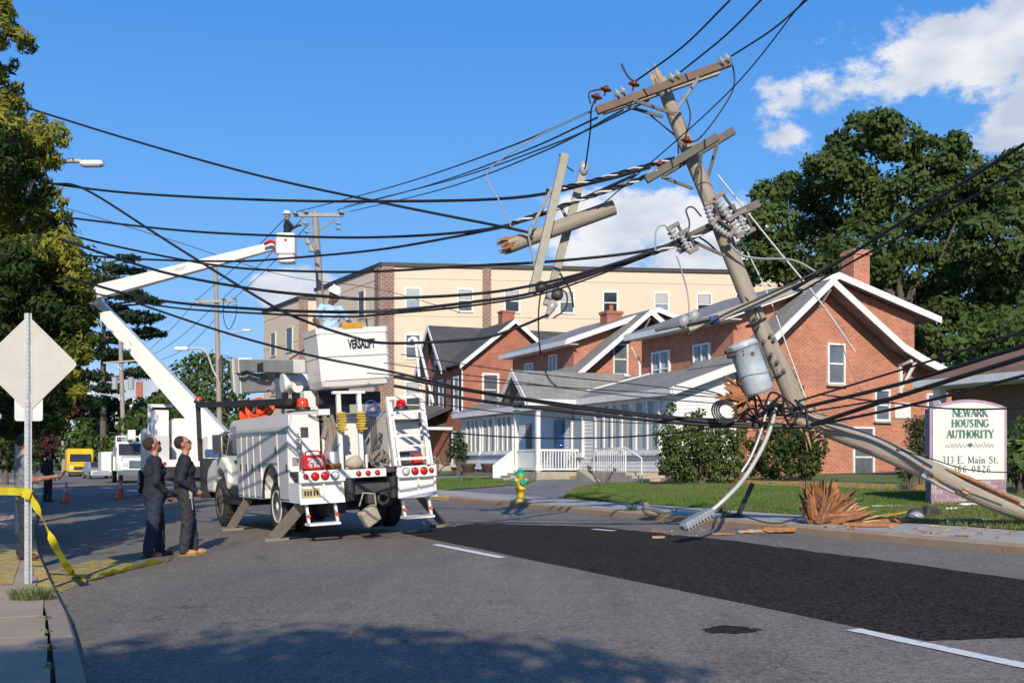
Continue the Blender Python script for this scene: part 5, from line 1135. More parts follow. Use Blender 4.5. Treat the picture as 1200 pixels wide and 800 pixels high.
mb = MB(); p = onground(250, 582); 
mb.rbox(TW(-.4, 14, 1.0) * 0 + P(250, 531, yb - 1.2), (.55, .3, .3), .04); single('blue_bin', mb, M['bluerope'], 'small blue bin at the back of the far lift truck', 'bin')
# ================================================================ POLES, CABLES
M['guy'] = mat('pale_guy_wire', (.6, .6, .6), None, rough=.5); M['polewood'] = mat('weathered_pole_wood', (.39, .34, .27), (.25, .21, .165), 6, .85, .7, 20, stretch=(3, 3, .1), spread=.42)
M['greywood'] = mat('grey_crossarm_wood', (.34, .30, .24), (.2, .17, .13), 7, .85, .5, 20, stretch=(2, 2, 1), spread=.5)
M['palewood'] = mat('pale_crossarm_wood', (.4, .375, .31), (.3, .275, .22), 7, .85, .5, 20, spread=.5)
M['splinter'] = mat('fresh_splintered_wood', (.46, .2, .08), (.24, .1, .045), 12, .85, .5, 40, spread=.4)
M['splinterpale'] = mat('pale_splintered_wood', (.55, .38, .23), (.36, .22, .12), 12, .85, .5, 40, spread=.4)
M['porcelain'] = mat('brown_porcelain', (.16, .035, .02), None, rough=.15)
M['greyporc'] = mat('grey_porcelain', (.38, .39, .4), (.3, .31, .32), 8, .25)
M['transformer'] = mat('transformer_paint', (.47, .54, .58), (.42, .48, .53), 2.5, .4, .05, 9, spread=.5, c3=(.36, .4, .42), c3scale=5)
M['tan'] = mat('galvanised_arm', (.5, .5, .48), (.42, .42, .4), 5, .45, .1, metal=.2)
M['strap'] = mat('dull_steel_strap', (.2, .2, .19), (.28, .27, .25), 8, .7, .2); M['brownwood'] = mat('brown_crossarm_wood', (.2, .135, .1), (.13, .09, .065), 7, .85, .5, 20, spread=.5); M['darkwood'] = mat('dark_grey_crossarm_wood', (.17, .15, .125), (.1, .09, .075), 7, .85, .5, 20, spread=.5)
def aimrot(a, b):
    return tuple((Vector(b) - Vector(a)).to_track_quat('Z', 'X').to_euler())
def W3(par):  # world matrix of a root
    return Matrix.Translation(par.location) @ par.rotation_euler.to_matrix().to_4x4()
def shards(mb, base, dirv_, n, rad, l0, l1, spread, w_=.02, seed=1, flat=None):
    rg = random.Random(seed); d0 = Vector(dirv_).normalized()
    t = Vector((0, 0, 1)) if abs(d0.z) < .9 else Vector((1, 0, 0)); x = d0.cross(t).normalized(); y = d0.cross(x)
    for _ in range(n):
        q = rg.uniform(0, 6.28); r_ = rad * math.sqrt(rg.random()); o = Vector(base) + x * math.cos(q) * r_ + y * math.sin(q) * r_
        d = (d0 + (x * math.cos(q) + y * math.sin(q)) * spread * r_ / rad + Vector([rg.uniform(-.12, .12) for _ in range(3)])).normalized()
        L = rg.uniform(l0, l1); s_ = x.lerp(y, rg.random()).normalized() * w_ * rg.uniform(.5, 1.6); u_ = d.cross(s_).normalized() * w_ * rg.uniform(.25, .6)
        a = o; m = o + d * L * .55 + s_ * rg.uniform(-.6, .6); tip = o + d * L
        mb.add([a - s_ - u_, a + s_ - u_, a + s_ + u_, a - s_ + u_, m - s_ * .7 - u_, m + s_ * .8 - u_, m + s_ * .8 + u_, m - s_ * .7 + u_, tip - s_ * .12, tip + s_ * .12],
               [(3, 2, 1, 0), (0, 1, 5, 4), (1, 2, 6, 5), (2, 3, 7, 6), (3, 0, 4, 7), (4, 5, 9, 8), (5, 6, 9), (6, 7, 8, 9), (7, 4, 8)])
YP = 17.0
p0_, p1_ = P(938, 487, YP), P(776, 100, YP + .3)
pole = thing('leaning_utility_pole', 'snapped weathered utility pole leaning left over the road, carrying crossarms and a transformer', 'utility pole', p0_, aimrot(p0_, p1_))
pts = [P(944, 498, YP), P(930, 466, YP), P(912, 425, YP), P(882, 362, YP + .05), P(833, 238, YP + .15), P(800, 160, YP + .22), P(778, 104, YP + .28), P(774, 92, YP + .28)]
mb = MB(); mb.tube(bez(pts, 4), [x for x in np.interp(np.linspace(0, 1, 29), [0, .5, 1], [.152, .13, .092])], 16); shaft = part('pole_shaft', mb, M['polewood'], pole, world=True)
mb = MB(); shards(mb, P(777, 104, YP + .28), P(768, 78, YP + .28) - P(777, 104, YP + .28), 22, .075, .18, .42, .15, .022, 4); part('splinters', mb, M['splinterpale'], pole, world=True, kind='stuff')
def parm(x0, y0, x1, y1, Y0, Y1, w_, h_, m, par=pole, name='crossarm'):
    mb = MB(); mb.beam(P(x0, y0, Y0), P(x1, y1, Y1), w_, h_); return part(name, mb, M[m], par, world=True, bevel=.008)
YF = YP - .02
a1 = parm(699, 130, 856, 73, YF - .05, YF - .05, .1, .12, 'brownwood'); a1b = parm(706, 131, 842, 84, YP + .42, YP + .42, .1, .1, 'palewood')
a2 = parm(757, 211, 841, 160, YF - .1, YF - .1, .1, .12, 'darkwood'); a2b = parm(776, 204, 860, 153, YP + .36, YP + .36, .1, .12, 'darkwood')
a3 = parm(801, 281, 890, 238, YF - .1, YF - .1, .1, .12, 'darkwood'); a4 = parm(806, 384, 957, 329, YF - .2, YF - .2, .1, .12, 'palewood')
for (x0, y0, x1, y1, dy) in ((741, 117, 791, 134, -.15), (731, 124, 777, 137, .3), (819, 91, 791, 132, -.13), (775, 207, 812, 221, -.18), (841, 168, 828, 214, .3), (822, 180, 815, 215, -.2), (860, 255, 856, 290, -.15), (812, 283, 850, 300, -.15)):
    parm(x0, y0, x1, y1, YP + dy, YP + dy * .5, .035, .05, 'strap' if y0 < 100 else 'darkwood', name='brace')
def bell(x, y, Y, r_=.085, m='porcelain', dx=0, par=None, up=(.25, 0, 1)):
    q = Vector(up).normalized().to_track_quat('Z', 'X').to_matrix(); mb = MB()
    mb.lathe([(.015, -.1), (.015, -.035), (r_ * .55, -.03), (r_ * 1.1, -.01), (r_ * 1.05, .005), (r_ * .6, .025), (r_ * .35, .03), (r_ * .45, .045), (r_ * .3, .06), (.02, .065)], P(x, y, Y), 12, q)
    part('insulator', mb, M[m], par or pole, world=True)
for (x, y) in ((699, 114), (710, 105), (743, 99), (805, 165), (773, 193), (806, 183)): bell(x, y, YF - .05)
def discs(x0, y0, x1, y1, n, Y, par=None, r_=.065):
    a, b = P(x0, y0, Y), P(x1, y1, Y); q = (b - a).to_track_quat('Z', 'X').to_matrix(); L = (b - a).length / n
    for k in range(n):
        mb = MB(); mb.lathe([(.02, -L * .5), (r_ * .5, -L * .3), (r_, -L * .05), (r_, L * .1), (r_ * .45, L * .2), (.02, L * .5)], a.lerp(b, (k + .5) / n), 12, q); part('insulator', mb, M['greyporc'], par or pole, world=True)
discs(720, 112, 733, 105, 2, YF - .1, None, .08); discs(783, 93, 797, 86, 2, YF - .1, None, .08); discs(842, 74, 855, 67, 2, YF - .1, None, .08)
# fuse cut-outs
def cutout(x, y, Y, ang, s_=1.0):
    c = P(x, y, Y); q = Matrix.Rotation(R(ang), 3, 'Y'); mb = MB()
    prof = [(.03, -.2)]
    for k in range(5): prof += [(.035, -.18 + k * .07), (.07, -.165 + k * .07), (.07, -.14 + k * .07), (.035, -.125 + k * .07)]
    prof = [(r_ * s_, z * s_) for r_, z in prof]; mb.lathe(prof, c, 10, q); b = part('fuse_cutout', mb, M['greyporc'], pole, world=True)
    for dz in (-.19, .2):
        mb = MB(); mb.box(c + q @ Vector((.06, 0, dz * s_)), (.2 * s_, .07, .06), q); part('bracket', mb, M['rust'], b, world=True)
    mb = MB(); mb.cyl(c + q @ Vector((.13 * s_, 0, -.2 * s_)), c + q @ Vector((.13 * s_, 0, .2 * s_)), .022); part('fuse_tube', mb, M['darkmetal'], b, world=True)
for (x, y, a, s_) in ((792, 281, -28, 1), (803, 285, -28, .8), (832, 252, -20, .9), (847, 245, -35, 1), (858, 262, -30, 1.1), (845, 270, -55, .8), (870, 262, -25, .8)): cutout(x, y, YF - .2 - .08 * (x % 3), a, s_)
for (x, y) in ((806, 380), (818, 374)):
    mb = MB(); mb.lathe([(.03, 0), (.09, .02), (.11, .08), (.1, .12), (.03, .15)], P(x, y, YF - .25), 14, Matrix.Rotation(R(-60), 3, 'Y')); part('lamp_cup', mb, M['greyporc'], pole, world=True)
mb = MB(); mb.cyl(P(832, 376, YF - .3), P(842, 374, YF - .3), .07); part('connector', mb, M['bluerope'], pole, world=True)
mb = MB(); mb.cyl(P(768, 387, YF - .3), P(838, 372, YF - .3), .025); part('cable_clamp', mb, M['darkmetal'], pole, world=True)
# transformer
tA, tB = P(869.5, 403, YP - .42), P(891, 461, YP - .42); q = (tB - tA).to_track_quat('Z', 'X').to_matrix(); L = (tB - tA).length
mb = MB(); mb.lathe([(.02, -.05), (.19, -.03), (.228, .01), (.228, .05), (.215, .055), (.215, L * .5), (.215, L - .06), (.195, L), (.02, L)], tA, 28, q); tf = part('transformer', mb, M['transformer'], pole, world=True)
mb = MB(); mb.lathe([(.232, .03), (.238, .04), (.238, .06), (.232, .07)], tA, 28, q); part('lid_band', mb, M['greyporc'], tf, world=True)
for (x, y) in ((853, 412), (856, 417)):
    mb = MB(); mb.cyl(P(x + 4, y - 1, YP - .55), P(x - 3, y + 1, YP - .6), .04, .03); part('bushing', mb, M['darkmetal'], tf, world=True)
mb = MB(); mb.cyl(P(882, 414, YP - .6), P(882, 414, YP - .65), .03, n=10); part('bolt', mb, M['darkmetal'], tf, world=True)
for (x, y) in ((871, 411), (871.5, 415)):
    mb = MB(); mb.cyl(P(x, y, YP - .6), P(x, y, YP - .645), .012, n=8); part('bolt', mb, M['darkmetal'], tf, world=True)
mb = MB(); mb.beam(P(886, 402, YP - .2), P(903, 448, YP - .2), .08, .12); part('hanger', mb, M['darkmetal'], tf, world=True)
for t_ in (.62,):
    mb = MB(); ring = [tA + q @ Vector((.222 * math.cos(a), .222 * math.sin(a), L * t_ + .03 * math.sin(a * 2))) for a in [i * math.pi / 10 for i in range(21)]]; mb.tube(ring, .012, 6); part('band', mb, M['greyporc'], tf, world=True)
for (x, y) in ((885, 372), (903, 393), (907, 398), (895, 400), (904, 415), (911, 424), (918, 434), (888, 383)):
    mb = MB(); mb.box(P(x, y, YP - .16), (.05, .05, .05), (0, R(20), 0)); part('bolt', mb, M['darkmetal'], pole, world=True)
for (y0, a) in ((378, 0), (440, 0)):
    pc_ = P(886 + (y0 - 378) * .42, y0, YP); mb = MB(); 
    dd_ = (p1_ - p0_).normalized(); qq = dd_.to_track_quat('Z', 'X').to_matrix(); mb.torus(pc_, .155, .02, qq, 20, 6); part('hoop', mb, M['darkmetal'], pole, world=True)
# upper end of the splintered break + torn orange wood beside the transformer
mb = MB(); shards(mb, P(943, 492, YP), P(955, 520, YP) - P(940, 485, YP), 16, .13, .15, .5, .2, .028, 9); part('splinters', mb, M['splinterpale'], pole, world=True, kind='stuff')
mb = MB(); shards(mb, P(872, 466, YP - .3), P(840, 456, YP - .3) - P(872, 466, YP - .3), 26, .1, .15, .46, .35, .035, 11); shards(mb, P(876, 470, YP - .3), P(850, 478, YP - .3) - P(872, 466, YP - .3), 18, .1, .1, .4, .4, .03, 12)
single('torn_wood', mb, M['splinter'], 'burst of torn orange wood caught under the transformer', 'wood', kind='stuff')
# lower, fallen part of the pole
lp_ = [P(938, 483, YP), P(952, 493, YP), P(990, 509, YP - .15), P(1035, 527, YP - .35), P(1100, 556, YP - .65), P(1165, 585, YP - .9), P(1235, 614, YP - 1.15)]
lp_[-1].z = max(lp_[-1].z, .56 + .14)
base = lp_[-1] + (lp_[-1] - lp_[-2]).normalized() * .5; base.z = .56 + .15
fp = thing('broken_pole_butt', 'lower half of the snapped pole slanting down in front of the monument sign', 'utility pole', base, aimrot(base, lp_[0]))
mb = MB(); cv = bez(lp_ + [base], 4); mb.tube(cv, [x for x in np.interp(np.linspace(0, 1, len(cv)), [0, .06, .2, 1], [.06, .13, .15, .165])], 16); part('pole_shaft', mb, M['polewood'], fp, world=True)
mb = MB(); shards(mb, P(955, 494, YP), P(925, 480, YP) - P(955, 494, YP), 20, .12, .2, .5, .25, .03, 13); shards(mb, P(965, 500, YP - .1), P(945, 512, YP - .1) - P(975, 500, YP - .1), 14, .08, .15, .42, .5, .03, 14); part('splinters', mb, M['splinterpale'], fp, world=True, kind='stuff')
dl = (lp_[5] - lp_[3]).normalized(); up_ = Vector((0, 0, 1)); side = Vector((0, -1, 0))
for k, (a, b, off, m) in enumerate(((P(1108, 549, YP - .8), P(1196, 588, YP - 1.2), .0, 'splinter'), (P(1135, 561, YP - .85), P(1215, 600, YP - 1.25), 0, 'splinterpale'), (P(1080, 559, YP - .8), P(1118, 577, YP - .95), 0, 'palewood'))):
    mb = MB(); mb.tube([a, a.lerp(b, .3) + Vector((0, -.02, .01)), b], [.008, .035, .022], 6); part('torn_strip', mb, M[m], fp, world=True)
for (x, y, w_, h_, m) in ((1086, 556, .13, .12, 'greyporc'), (1094, 562, .2, .07, 'copper'), (1053, 526, .05, .05, 'darkmetal'), (1084, 545, .08, .03, 'splinter'), (1132, 575, .1, .08, 'splinterpale')):
    mb = MB(); mb.rbox(P(x, y, YP - .35 - (x - 1035) * .0045 - .14), (w_, .03, h_), .01, (0, R(24), 0)); part('tag', mb, M[m], fp, world=True)
# ---- fragment hanging in the wires
ha, hb = P(597, 288, 17.6), P(719, 243, 17.6)
hf = thing('hanging_pole_fragment', 'short grey pole fragment with two crossed arms dangling in the cables above the houses', 'pole fragment', ha, aimrot(ha, hb))
mb = MB(); mb.tube([ha, ha.lerp(hb, .5), hb], [.115, .122, .125], 16); part('pole_shaft', mb, M['polewood'], hf, world=True)
mb = MB(); mb.lathe([(.02, 0), (.122, 0), (.122, .012), (.02, .014)], hb, 16, (hb - ha).to_track_quat('Z', 'X').to_matrix()); part('end_grain', mb, M['splinterpale'], hf, world=True)
mb = MB(); shards(mb, ha + (hb - ha).normalized() * .15, ha - hb, 26, .1, .2, .36, .05, .03, 16); part('splinters', mb, M['splinter'], hf, world=True, kind='stuff')
c1 = parm(662, 181, 624, 344, 17.38, 17.3, .11, .13, 'palewood', hf); c2 = parm(685, 195, 641, 358, 17.86, 17.8, .11, .13, 'palewood', hf)
for (x0, y0, x1, y1, Y) in ((646, 222, 624, 265, 17.35), (623, 265, 620, 276, 17.35), (619, 275, 627, 315, 17.3), (667, 262, 656, 240, 17.6)): parm(x0, y0, x1, y1, Y, Y, .03, .05, 'strap', hf, 'brace')
for (x, y, r_) in ((634, 336, .09), (653, 345, .095)):
    mb = MB(); mb.lathe([(.03, -.08), (r_, -.05), (r_, .03), (r_ * .6, .07), (.02, .08)], P(x, y, 17.25), 14, Matrix.Rotation(R(90), 3, 'X')); part('insulator', mb, M['darkmetal'], hf, world=True)
    mb = MB(); mb.ell(P(x - 8, y - 1, 17.3), (.08, .07, .1), 12, 8); part('insulator', mb, M['greyporc'], hf, world=True)
mb = MB(); mb.ell(P(684, 197, 17.8), (.08, .07, .12), 12, 8); part('insulator', mb, M['greyporc'], hf, world=True)
mb = MB(); mb.lathe([(.03, 0), (.07, .03), (.06, .14), (.035, .25), (.02, .3)], P(650, 353, 17.3), 12, (P(640, 372, 17.3) - P(650, 353, 17.3)).to_track_quat('Z', 'X').to_matrix()); part('connector', mb, M['greyporc'], hf, world=True)
for (x0, y0, x1, y1) in ((655, 181, 663, 189), (664, 195, 672, 201)):
    mb = MB(); mb.cyl(P(x0, y0, 17.5), P(x1, y1, 17.55), .012); part('bolt', mb, M['darkmetal'], hf, world=True)
# ---- cables
NC = [0]
def cable(label, pts, r, m='cable', k=7, n=6, cat='cable', name='overhead_cable', group=None):
    if label.startswith(('black cable dropping', 'black cable passing', 'black cable crossing behind', 'black cable close', 'black cable slanting')):   # strung from the left pole across the street, in front of the basket
        pts = [(x, y, float(np.interp(x, [0, 100, 400, 600, 760], [19.8, 18.5, 14.0, 15.4, 17])) if x <= 760 else Y) for x, y, Y in pts]; r *= .88
    pp = [P(*p) for p in pts]; mb = MB(); mb.tube(bez(pp, k), r, n); NC[0] += 1
    return single(name, mb, M[m], label, cat, group)
cable('black cable from the top of the left sunlit tree down to the hanging fragment', [(5, 118, 24), (150, 163, 22.5), (300, 205, 20.8), (450, 238, 19), (600, 268, 17.5), (625, 275, 17.4)], .024)
cable('highest level black cable, from below the left street lamp to the second crossarm', [(50, 214, 24), (150, 226, 23), (300, 234, 21.5), (440, 236, 20), (600, 232, 18.3), (700, 213, 17.4), (762, 196, 17)], .026)
cable('black cable dropping steeply from the left tree, then rising to the fragment', [(60, 215, 24), (100, 222, 23.4), (200, 285, 22), (300, 347, 20.4), (345, 371, 19.8), (408, 393, 19.2), (457, 402, 18.8), (558, 397, 18), (600, 386, 17.7), (642, 369, 17.4)], .022)
cable('second level black cable crossing just under the raised white basket', [(55, 252, 24), (200, 269, 22.5), (320, 276, 21), (440, 278, 19.8), (560, 270, 18.4), (640, 250, 17.7), (745, 205, 17)], .024)
cable('black cable that sags past the white basket and rises to the lower crossarm cluster', [(55, 268, 24), (120, 285, 23), (212, 304, 22), (280, 314, 21.2), (360, 318, 20.3), (440, 318, 19.4), (560, 311, 18.3), (650, 306, 17.6), (765, 292, 17), (830, 265, 16.9)], .024)
cable('black cable running level behind the pine and curving up to the fragment end', [(70, 294, 25), (120, 301, 24), (200, 305, 22.7), (280, 306, 21.7), (332, 303, 21), (440, 293, 19.7), (530, 278, 18.5), (600, 264, 17.7)], .022)
cable('black cable passing in front of the lift boom and above the worker hard hat', [(70, 280, 24), (130, 300, 23), (200, 321, 22), (300, 339, 20.8), (392, 348, 19.8), (440, 350, 19.4), (560, 344, 18.3), (640, 331, 17.7), (720, 309, 17.2), (800, 282, 16.9)], .026)
cable('black cable crossing behind the worker shoulders toward the pole', [(80, 325, 24), (175, 350, 22.7), (300, 362, 21), (435, 365, 19.5), (560, 353, 18.4), (640, 339, 17.8), (760, 297, 17.1), (860, 250, 16.9)], .026)
cable('black cable close under the one crossing the worker shoulders', [(100, 342, 24.5), (200, 360, 22.8), (300, 367, 21.3), (400, 371, 20), (450, 368, 19.5), (560, 357, 18.5), (650, 340, 17.9), (770, 296, 17.2)], .018)
cable('black cable slanting from the pine across the truck basket into the tangle', [(160, 355, 26), (240, 382, 24), (300, 400, 22.5), (376, 419, 20.3), (457, 435, 18.2), (560, 458, 17.6), (700, 478, 17.1), (830, 491, 16.8), (915, 486, 16.7)], .02)
cable('thick black cable bundle sagging before the white porch', [(462, 441, 18.3), (560, 459, 17.9), (690, 479, 17.3), (830, 494, 16.7), (950, 500, 16.5)], .034)
cable('lower thick black cable running low across the porch windows', [(462, 452, 18.4), (560, 469, 17.9), (700, 486, 17.2), (830, 498, 16.7), (935, 500, 16.5)], .03)
cable('thin lowest cable strung across the porch door and railing', [(520, 506, 22), (600, 512, 20), (700, 513, 18.6), (800, 506, 17.5), (870, 493, 16.8), (920, 480, 16.6)], .014)
for i, (y0, y1, y2, l) in enumerate(((437, 446, 470, 'first'), (425, 452, 478, 'second'), (415, 438, 474, 'third'), (470, 482, 490, 'fourth'))):
    cable('thin service wire draped over the brick house fronts, %s from the top' % ('highest' if l == 'third' else {'second': 'next', 'first': 'middle', 'fourth': 'lowest'}[l]), [(430 + 20 * i, y0, 19), (600, (y0 + y1) / 2 + 8, 18), (760, y1 + 14, 17.3), (920, y2, 16.8)], .009)
for i, (xa, ya, xb, yb_, mid) in enumerate(((345, 249, 692, 131, 9), (395, 246, 700, 138, 9), (404, 242, 760, 118, 12), (410, 248, 730, 129, 14))):
    cable('primary wire between the far crossarm pole and the leaning pole, %s of four' % ('lowest', 'second lowest', 'second highest', 'highest')[i], [(xa, ya, 45), (xa * .66 + xb * .34, ya * .66 + yb_ * .34 + mid, 31), (xa * .3 + xb * .7, ya * .3 + yb_ * .7 + mid, 22), (xb, yb_, 17)], .016)
for i, (a, b, c) in enumerate((((744, 96), (800, 55), (856, 0)), ((797, 85), (850, 42), (896, -4)), ((857, 66), (905, 35), (948, -2)), ((700, 245), (850, 112), (944, -2)))):
    cable('wire leaving the top crossarm up to the right, %s from the left' % ('first', 'second', 'third', 'thin fourth')[i], [(*a, 17), (*b, 15.5), (*c, 13.8)], (.014, .014, .014, .009)[i])
cable('upper of two cables rising from the house roof to the right picture edge', [(925, 342, 16.8), (1000, 296, 15.8), (1100, 232, 14.2), (1215, 160, 12.3)], .022)
cable('lower of two cables rising from the house roof to the right picture edge', [(925, 350, 16.8), (1000, 306, 15.8), (1100, 253, 14.2), (1215, 187, 12.3)], .016)
for i, (p, q_, r_, w_) in enumerate((((935, 470), (1060, 432), (1215, 384), .016), ((930, 480), (1060, 448), (1215, 400), .03), ((940, 484), (1060, 462), (1215, 414), .014), ((950, 498), (1060, 462), (1215, 414), .034), ((945, 500), (1060, 476), (1215, 436), .022))):
    cable('black cable from the break to the right edge above the monument sign, %s one' % ('topmost', 'second', 'thin middle', 'thickest', 'lowest')[i], [(*p, 16.8), (*q_, 15.4), (*r_, 13.4)], w_)
cable('thin cable sagging across the top of the monument sign', [(960, 462, 16.6), (1045, 472, 16), (1120, 479, 15.4), (1215, 478, 14.5)], .013)
cable('slender wire with a knot across the lower lettering of the monument sign', [(1055, 527, 16.3), (1090, 537, 16), (1130, 549, 15.7), (1170, 553, 15.4), (1215, 552, 15)], .009)
cable('pale guy wire from the second crossarm down to the roof edge on the right', [(841, 205, 17.2), (905, 285, 17.4), (960, 352, 17.6), (1002, 412, 17.9)], .014, 'guy')
cable('pale guy wire passing behind the transformer pole down to the break', [(862, 268, 17.2), (900, 345, 17.2), (926, 417, 17.1), (944, 466, 17)], .01, 'guy')
cable('thin pale wire on the brick gable between windows', [(985, 400, 18), (1000, 440, 18.2), (1012, 462, 18.4)], .006, 'barewire')
cable('pale strut wire rising from a dangling corner to the top crossarm', [(599, 266, 17.5), (585, 235, 17.5), (571, 203, 17.5), (610, 172, 17.4), (650, 150, 17.3), (700, 128, 17)], .012, 'barewire', k=5)
cable('dark cable looped from the left crossarm end down to the fragment top', [(699, 114, 17), (693, 128, 17), (692, 150, 17.2), (688, 182, 17.6), (684, 205, 17.8)], .014)
cable('stiff black lead sticking up from the top crossarm', [(745, 97, 16.9), (736, 90, 16.9), (728, 75, 16.9)], .015)
cable('small black loop at the far left insulator of the top crossarm', [(710, 105, 16.9), (697, 106, 16.9), (690, 110, 16.9), (692, 122, 16.9)], .013)
cable('black jumper wire hanging from the right end of the top crossarm', [(855, 68, 17), (860, 85, 17), (859, 105, 17), (845, 130, 17), (822, 160, 17), (808, 168, 17)], .013)
cable('black jumper wire behind the pole top to the second crossarm', [(762, 135, 17.4), (780, 150, 17.4), (793, 162, 17.3), (795, 180, 17.1)], .013)
cable('short black jumper beside the pole below the top crossarm', [(804, 115, 16.9), (809, 135, 16.9), (805, 155, 16.9), (800, 166, 16.9)], .012)
cable('black drop wire hanging free below the fragment', [(634, 338, 17.3), (631, 370, 17.3), (633, 410, 17.3), (641, 440, 17.3), (653, 454, 17.3)], .014)
cable('curved black lead between the two insulators of the fragment', [(637, 333, 17.2), (652, 336, 17.2), (664, 345, 17.2), (662, 362, 17.2), (648, 373, 17.2)], .014)
cable('black lead hanging by the right fragment insulator', [(656, 320, 17.4), (668, 340, 17.4), (672, 360, 17.4)], .018)
cable('thick pale cable curving from the crossarm cluster past the roof ridge', [(852, 282, 16.8), (868, 298, 16.8), (890, 303, 16.8), (930, 305, 16.9), (962, 322, 16.9)], .018, 'barewire')
cable('grey loop wire at the left fuse cut-out', [(768, 294, 16.7), (769, 270, 16.7), (778, 264, 16.7), (786, 272, 16.7)], .013, 'barewire')
cable('black loop wire between the fuse cut-outs', [(786, 284, 16.7), (803, 276, 16.7), (808, 262, 16.7), (804, 246, 16.7), (812, 243, 16.7), (822, 254, 16.7)], .013)
cable('thin grey wire hanging from the cut-out over the tan building', [(793, 300, 16.8), (798, 315, 16.8), (806, 345, 16.8), (808, 378, 16.7)], .012, 'barewire')
cable('black cable bundle climbing to the third crossarm', [(640, 336, 17.5), (700, 318, 17.2), (760, 296, 17), (800, 284, 16.8), (850, 258, 16.7)], .028)
cable('dark cable wrapped along the fallen lower crossarm', [(806, 392, 16.6), (850, 368, 16.6), (900, 345, 16.6), (958, 318, 16.6), (1000, 296, 16.4)], .02)
cable('cable running up the back of the leaning pole', [(846, 290, 17.1), (868, 340, 17), (890, 368, 16.8), (888, 384, 16.8)], .012)
cable('black cable dropping from the middle crossarm to the right', [(818, 277, 16.9), (830, 285, 17), (842, 296, 17.1)], .016)
def twisted(label, pts, r, pitch=.22):
    pp = bez([P(*p) for p in pts], 26); L = 0; tubes = [[], [], []]
    for i, p in enumerate(pp):
        if i: L += (p - pp[i - 1]).length
        for j in range(3):
            a = L / pitch * 2 * math.pi / 2 + j * 2.09; tubes[j].append(p + Vector((0, math.cos(a), math.sin(a))) * r)
    mb = MB()
    for j in range(3): mb.m = 0 if j else 1; mb.tube(tubes[j], r * .85, 5)
    return single('twisted_cable', mb, [M['cable'], M['guy']], label, 'cable')
twisted('twisted pale and black cable bundle right of the hanging fragment', [(600, 262, 17.6), (680, 234, 17.3), (740, 214, 17.1), (770, 200, 16.85)], .022)
twisted('second twisted pale and black bundle just above the hanging fragment', [(640, 224, 17.8), (690, 213, 17.5), (740, 199, 17.2), (790, 186, 16.85)], .02)
twisted('twisted pale and black bundle lying on the third crossarm', [(765, 297, 16.75), (800, 284, 16.7), (840, 264, 16.7), (858, 252, 16.7)], .02)
# tangle below the transformer
rg = random.Random(5)
for i in range(9):
    x0, y0 = rg.uniform(862, 890), rg.uniform(462, 488); pts = [(x0, y0, 16.5)]
    for k in range(5): pts.append((x0 + (k + 1) * rg.uniform(8, 14), y0 + rg.uniform(-12, 14), 16.5 + rg.uniform(-.25, .35)))
    cable('black wire in the knot of cables under the transformer', pts, rg.uniform(.012, .022), group='tangled wires under the transformer', k=5)
mb = MB()
for k in range(4): mb.torus(P(849 + k, 482, 16.5), .19 - .02 * k, .014, (R(62), R(-30 + k * 6), R(20)), 22, 6)
single('wire_coil', mb, M['cable'], 'black coil of wire hanging left of the transformer base', 'wire')
cable('short black strap between porch roof and torn wood', [(790, 452, 17), (830, 458, 16.9), (846, 463, 16.8)], .012)
# fallen lamp: curved arm + head
ld = onground(803, 621)
la = [P(909, 473, 16.7), P(906, 492, 16.6), P(893, 525, 16.4), P(872, 560, 16.2), P(850, 584, 16.0), P(833, 599, 15.95)]
fl = thing('fallen_street_lamp', 'white curved street lamp arm hanging from the broken pole with its head on the road', 'street lamp', P(833, 599, 15.95))
mb = MB(); mb.tube(bez(la, 5), .033, 10); part('arm', mb, M['tan'], fl, world=True)
mb = MB(); mb.tube(bez([P(901, 470, 16.6), P(892, 505, 16.45), P(880, 535, 16.35), P(869, 553, 16.3)], 5), .02, 8); part('brace_rod', mb, M['tan'], fl, world=True)
ha_, hb_ = P(834, 598, 15.95), P(799, 618, 15.75); q = (hb_ - ha_).to_track_quat('Y', 'Z').to_matrix()
mb = MB(); mb.rbox((ha_ + hb_) / 2, (.19, (hb_ - ha_).length, .11), .03, q); hd_ = part('lamp_head', mb, M['steel'], fl, world=True)
for k in range(9):
    mb = MB(); c = ha_.lerp(hb_, .12 + k * .1); mb.box(c, (.205, .012, .125), q); part('fin', mb, M['tan'], hd_, world=True)
mb = MB(); mb.box((ha_ + hb_) / 2 + q @ Vector((0, 0, -.052)), (.11, .3, .02), q); part('lens', mb, M['lenswhite'], hd_, world=True)
# ---- standing poles further back
def utilpole(label, x, ytop, ybase_x, Y, r0, r1, arms=(), lean=0):
    b = Vector(P(ybase_x, 560, Y)); b.z = GXY(b.x, b.y) - .1; t = P(x, ytop, Y)
    th = thing('utility_pole', label, 'utility pole', b, aimrot(b, t)); mb = MB(); mb.tube([b, b.lerp(t, .5), t], [r0, (r0 + r1) / 2, r1], 14); part('pole_shaft', mb, M['polewood'], th, world=True)
    return th
up2 = utilpole('tall pole beside the raised white basket, with one crossarm and cut-outs', 369, 248, 390, 47, .19, .13)
parm(344, 252, 403, 252, 44.8, 44.8, .12, .14, 'palewood', up2); parm(392, 257, 374, 270, 44.8, 44.8, .05, .07, 'strap', up2, 'brace'); parm(352, 256, 368, 270, 44.8, 44.8, .05, .07, 'strap', up2, 'brace')
for (x, y) in ((346, 250), (358, 248), (400, 249), (396, 262), (357, 262), (359, 272), (396, 268)): bell(x, y, 44.7, .13, 'greyporc', par=up2)
for (x, y) in ((362, 282), (366, 291)):
    mb = MB(); mb.cyl(P(x, y - 5, 44.7), P(x, y + 4, 44.7), .16); part('transformer', mb, M['greyporc'], up2, world=True)
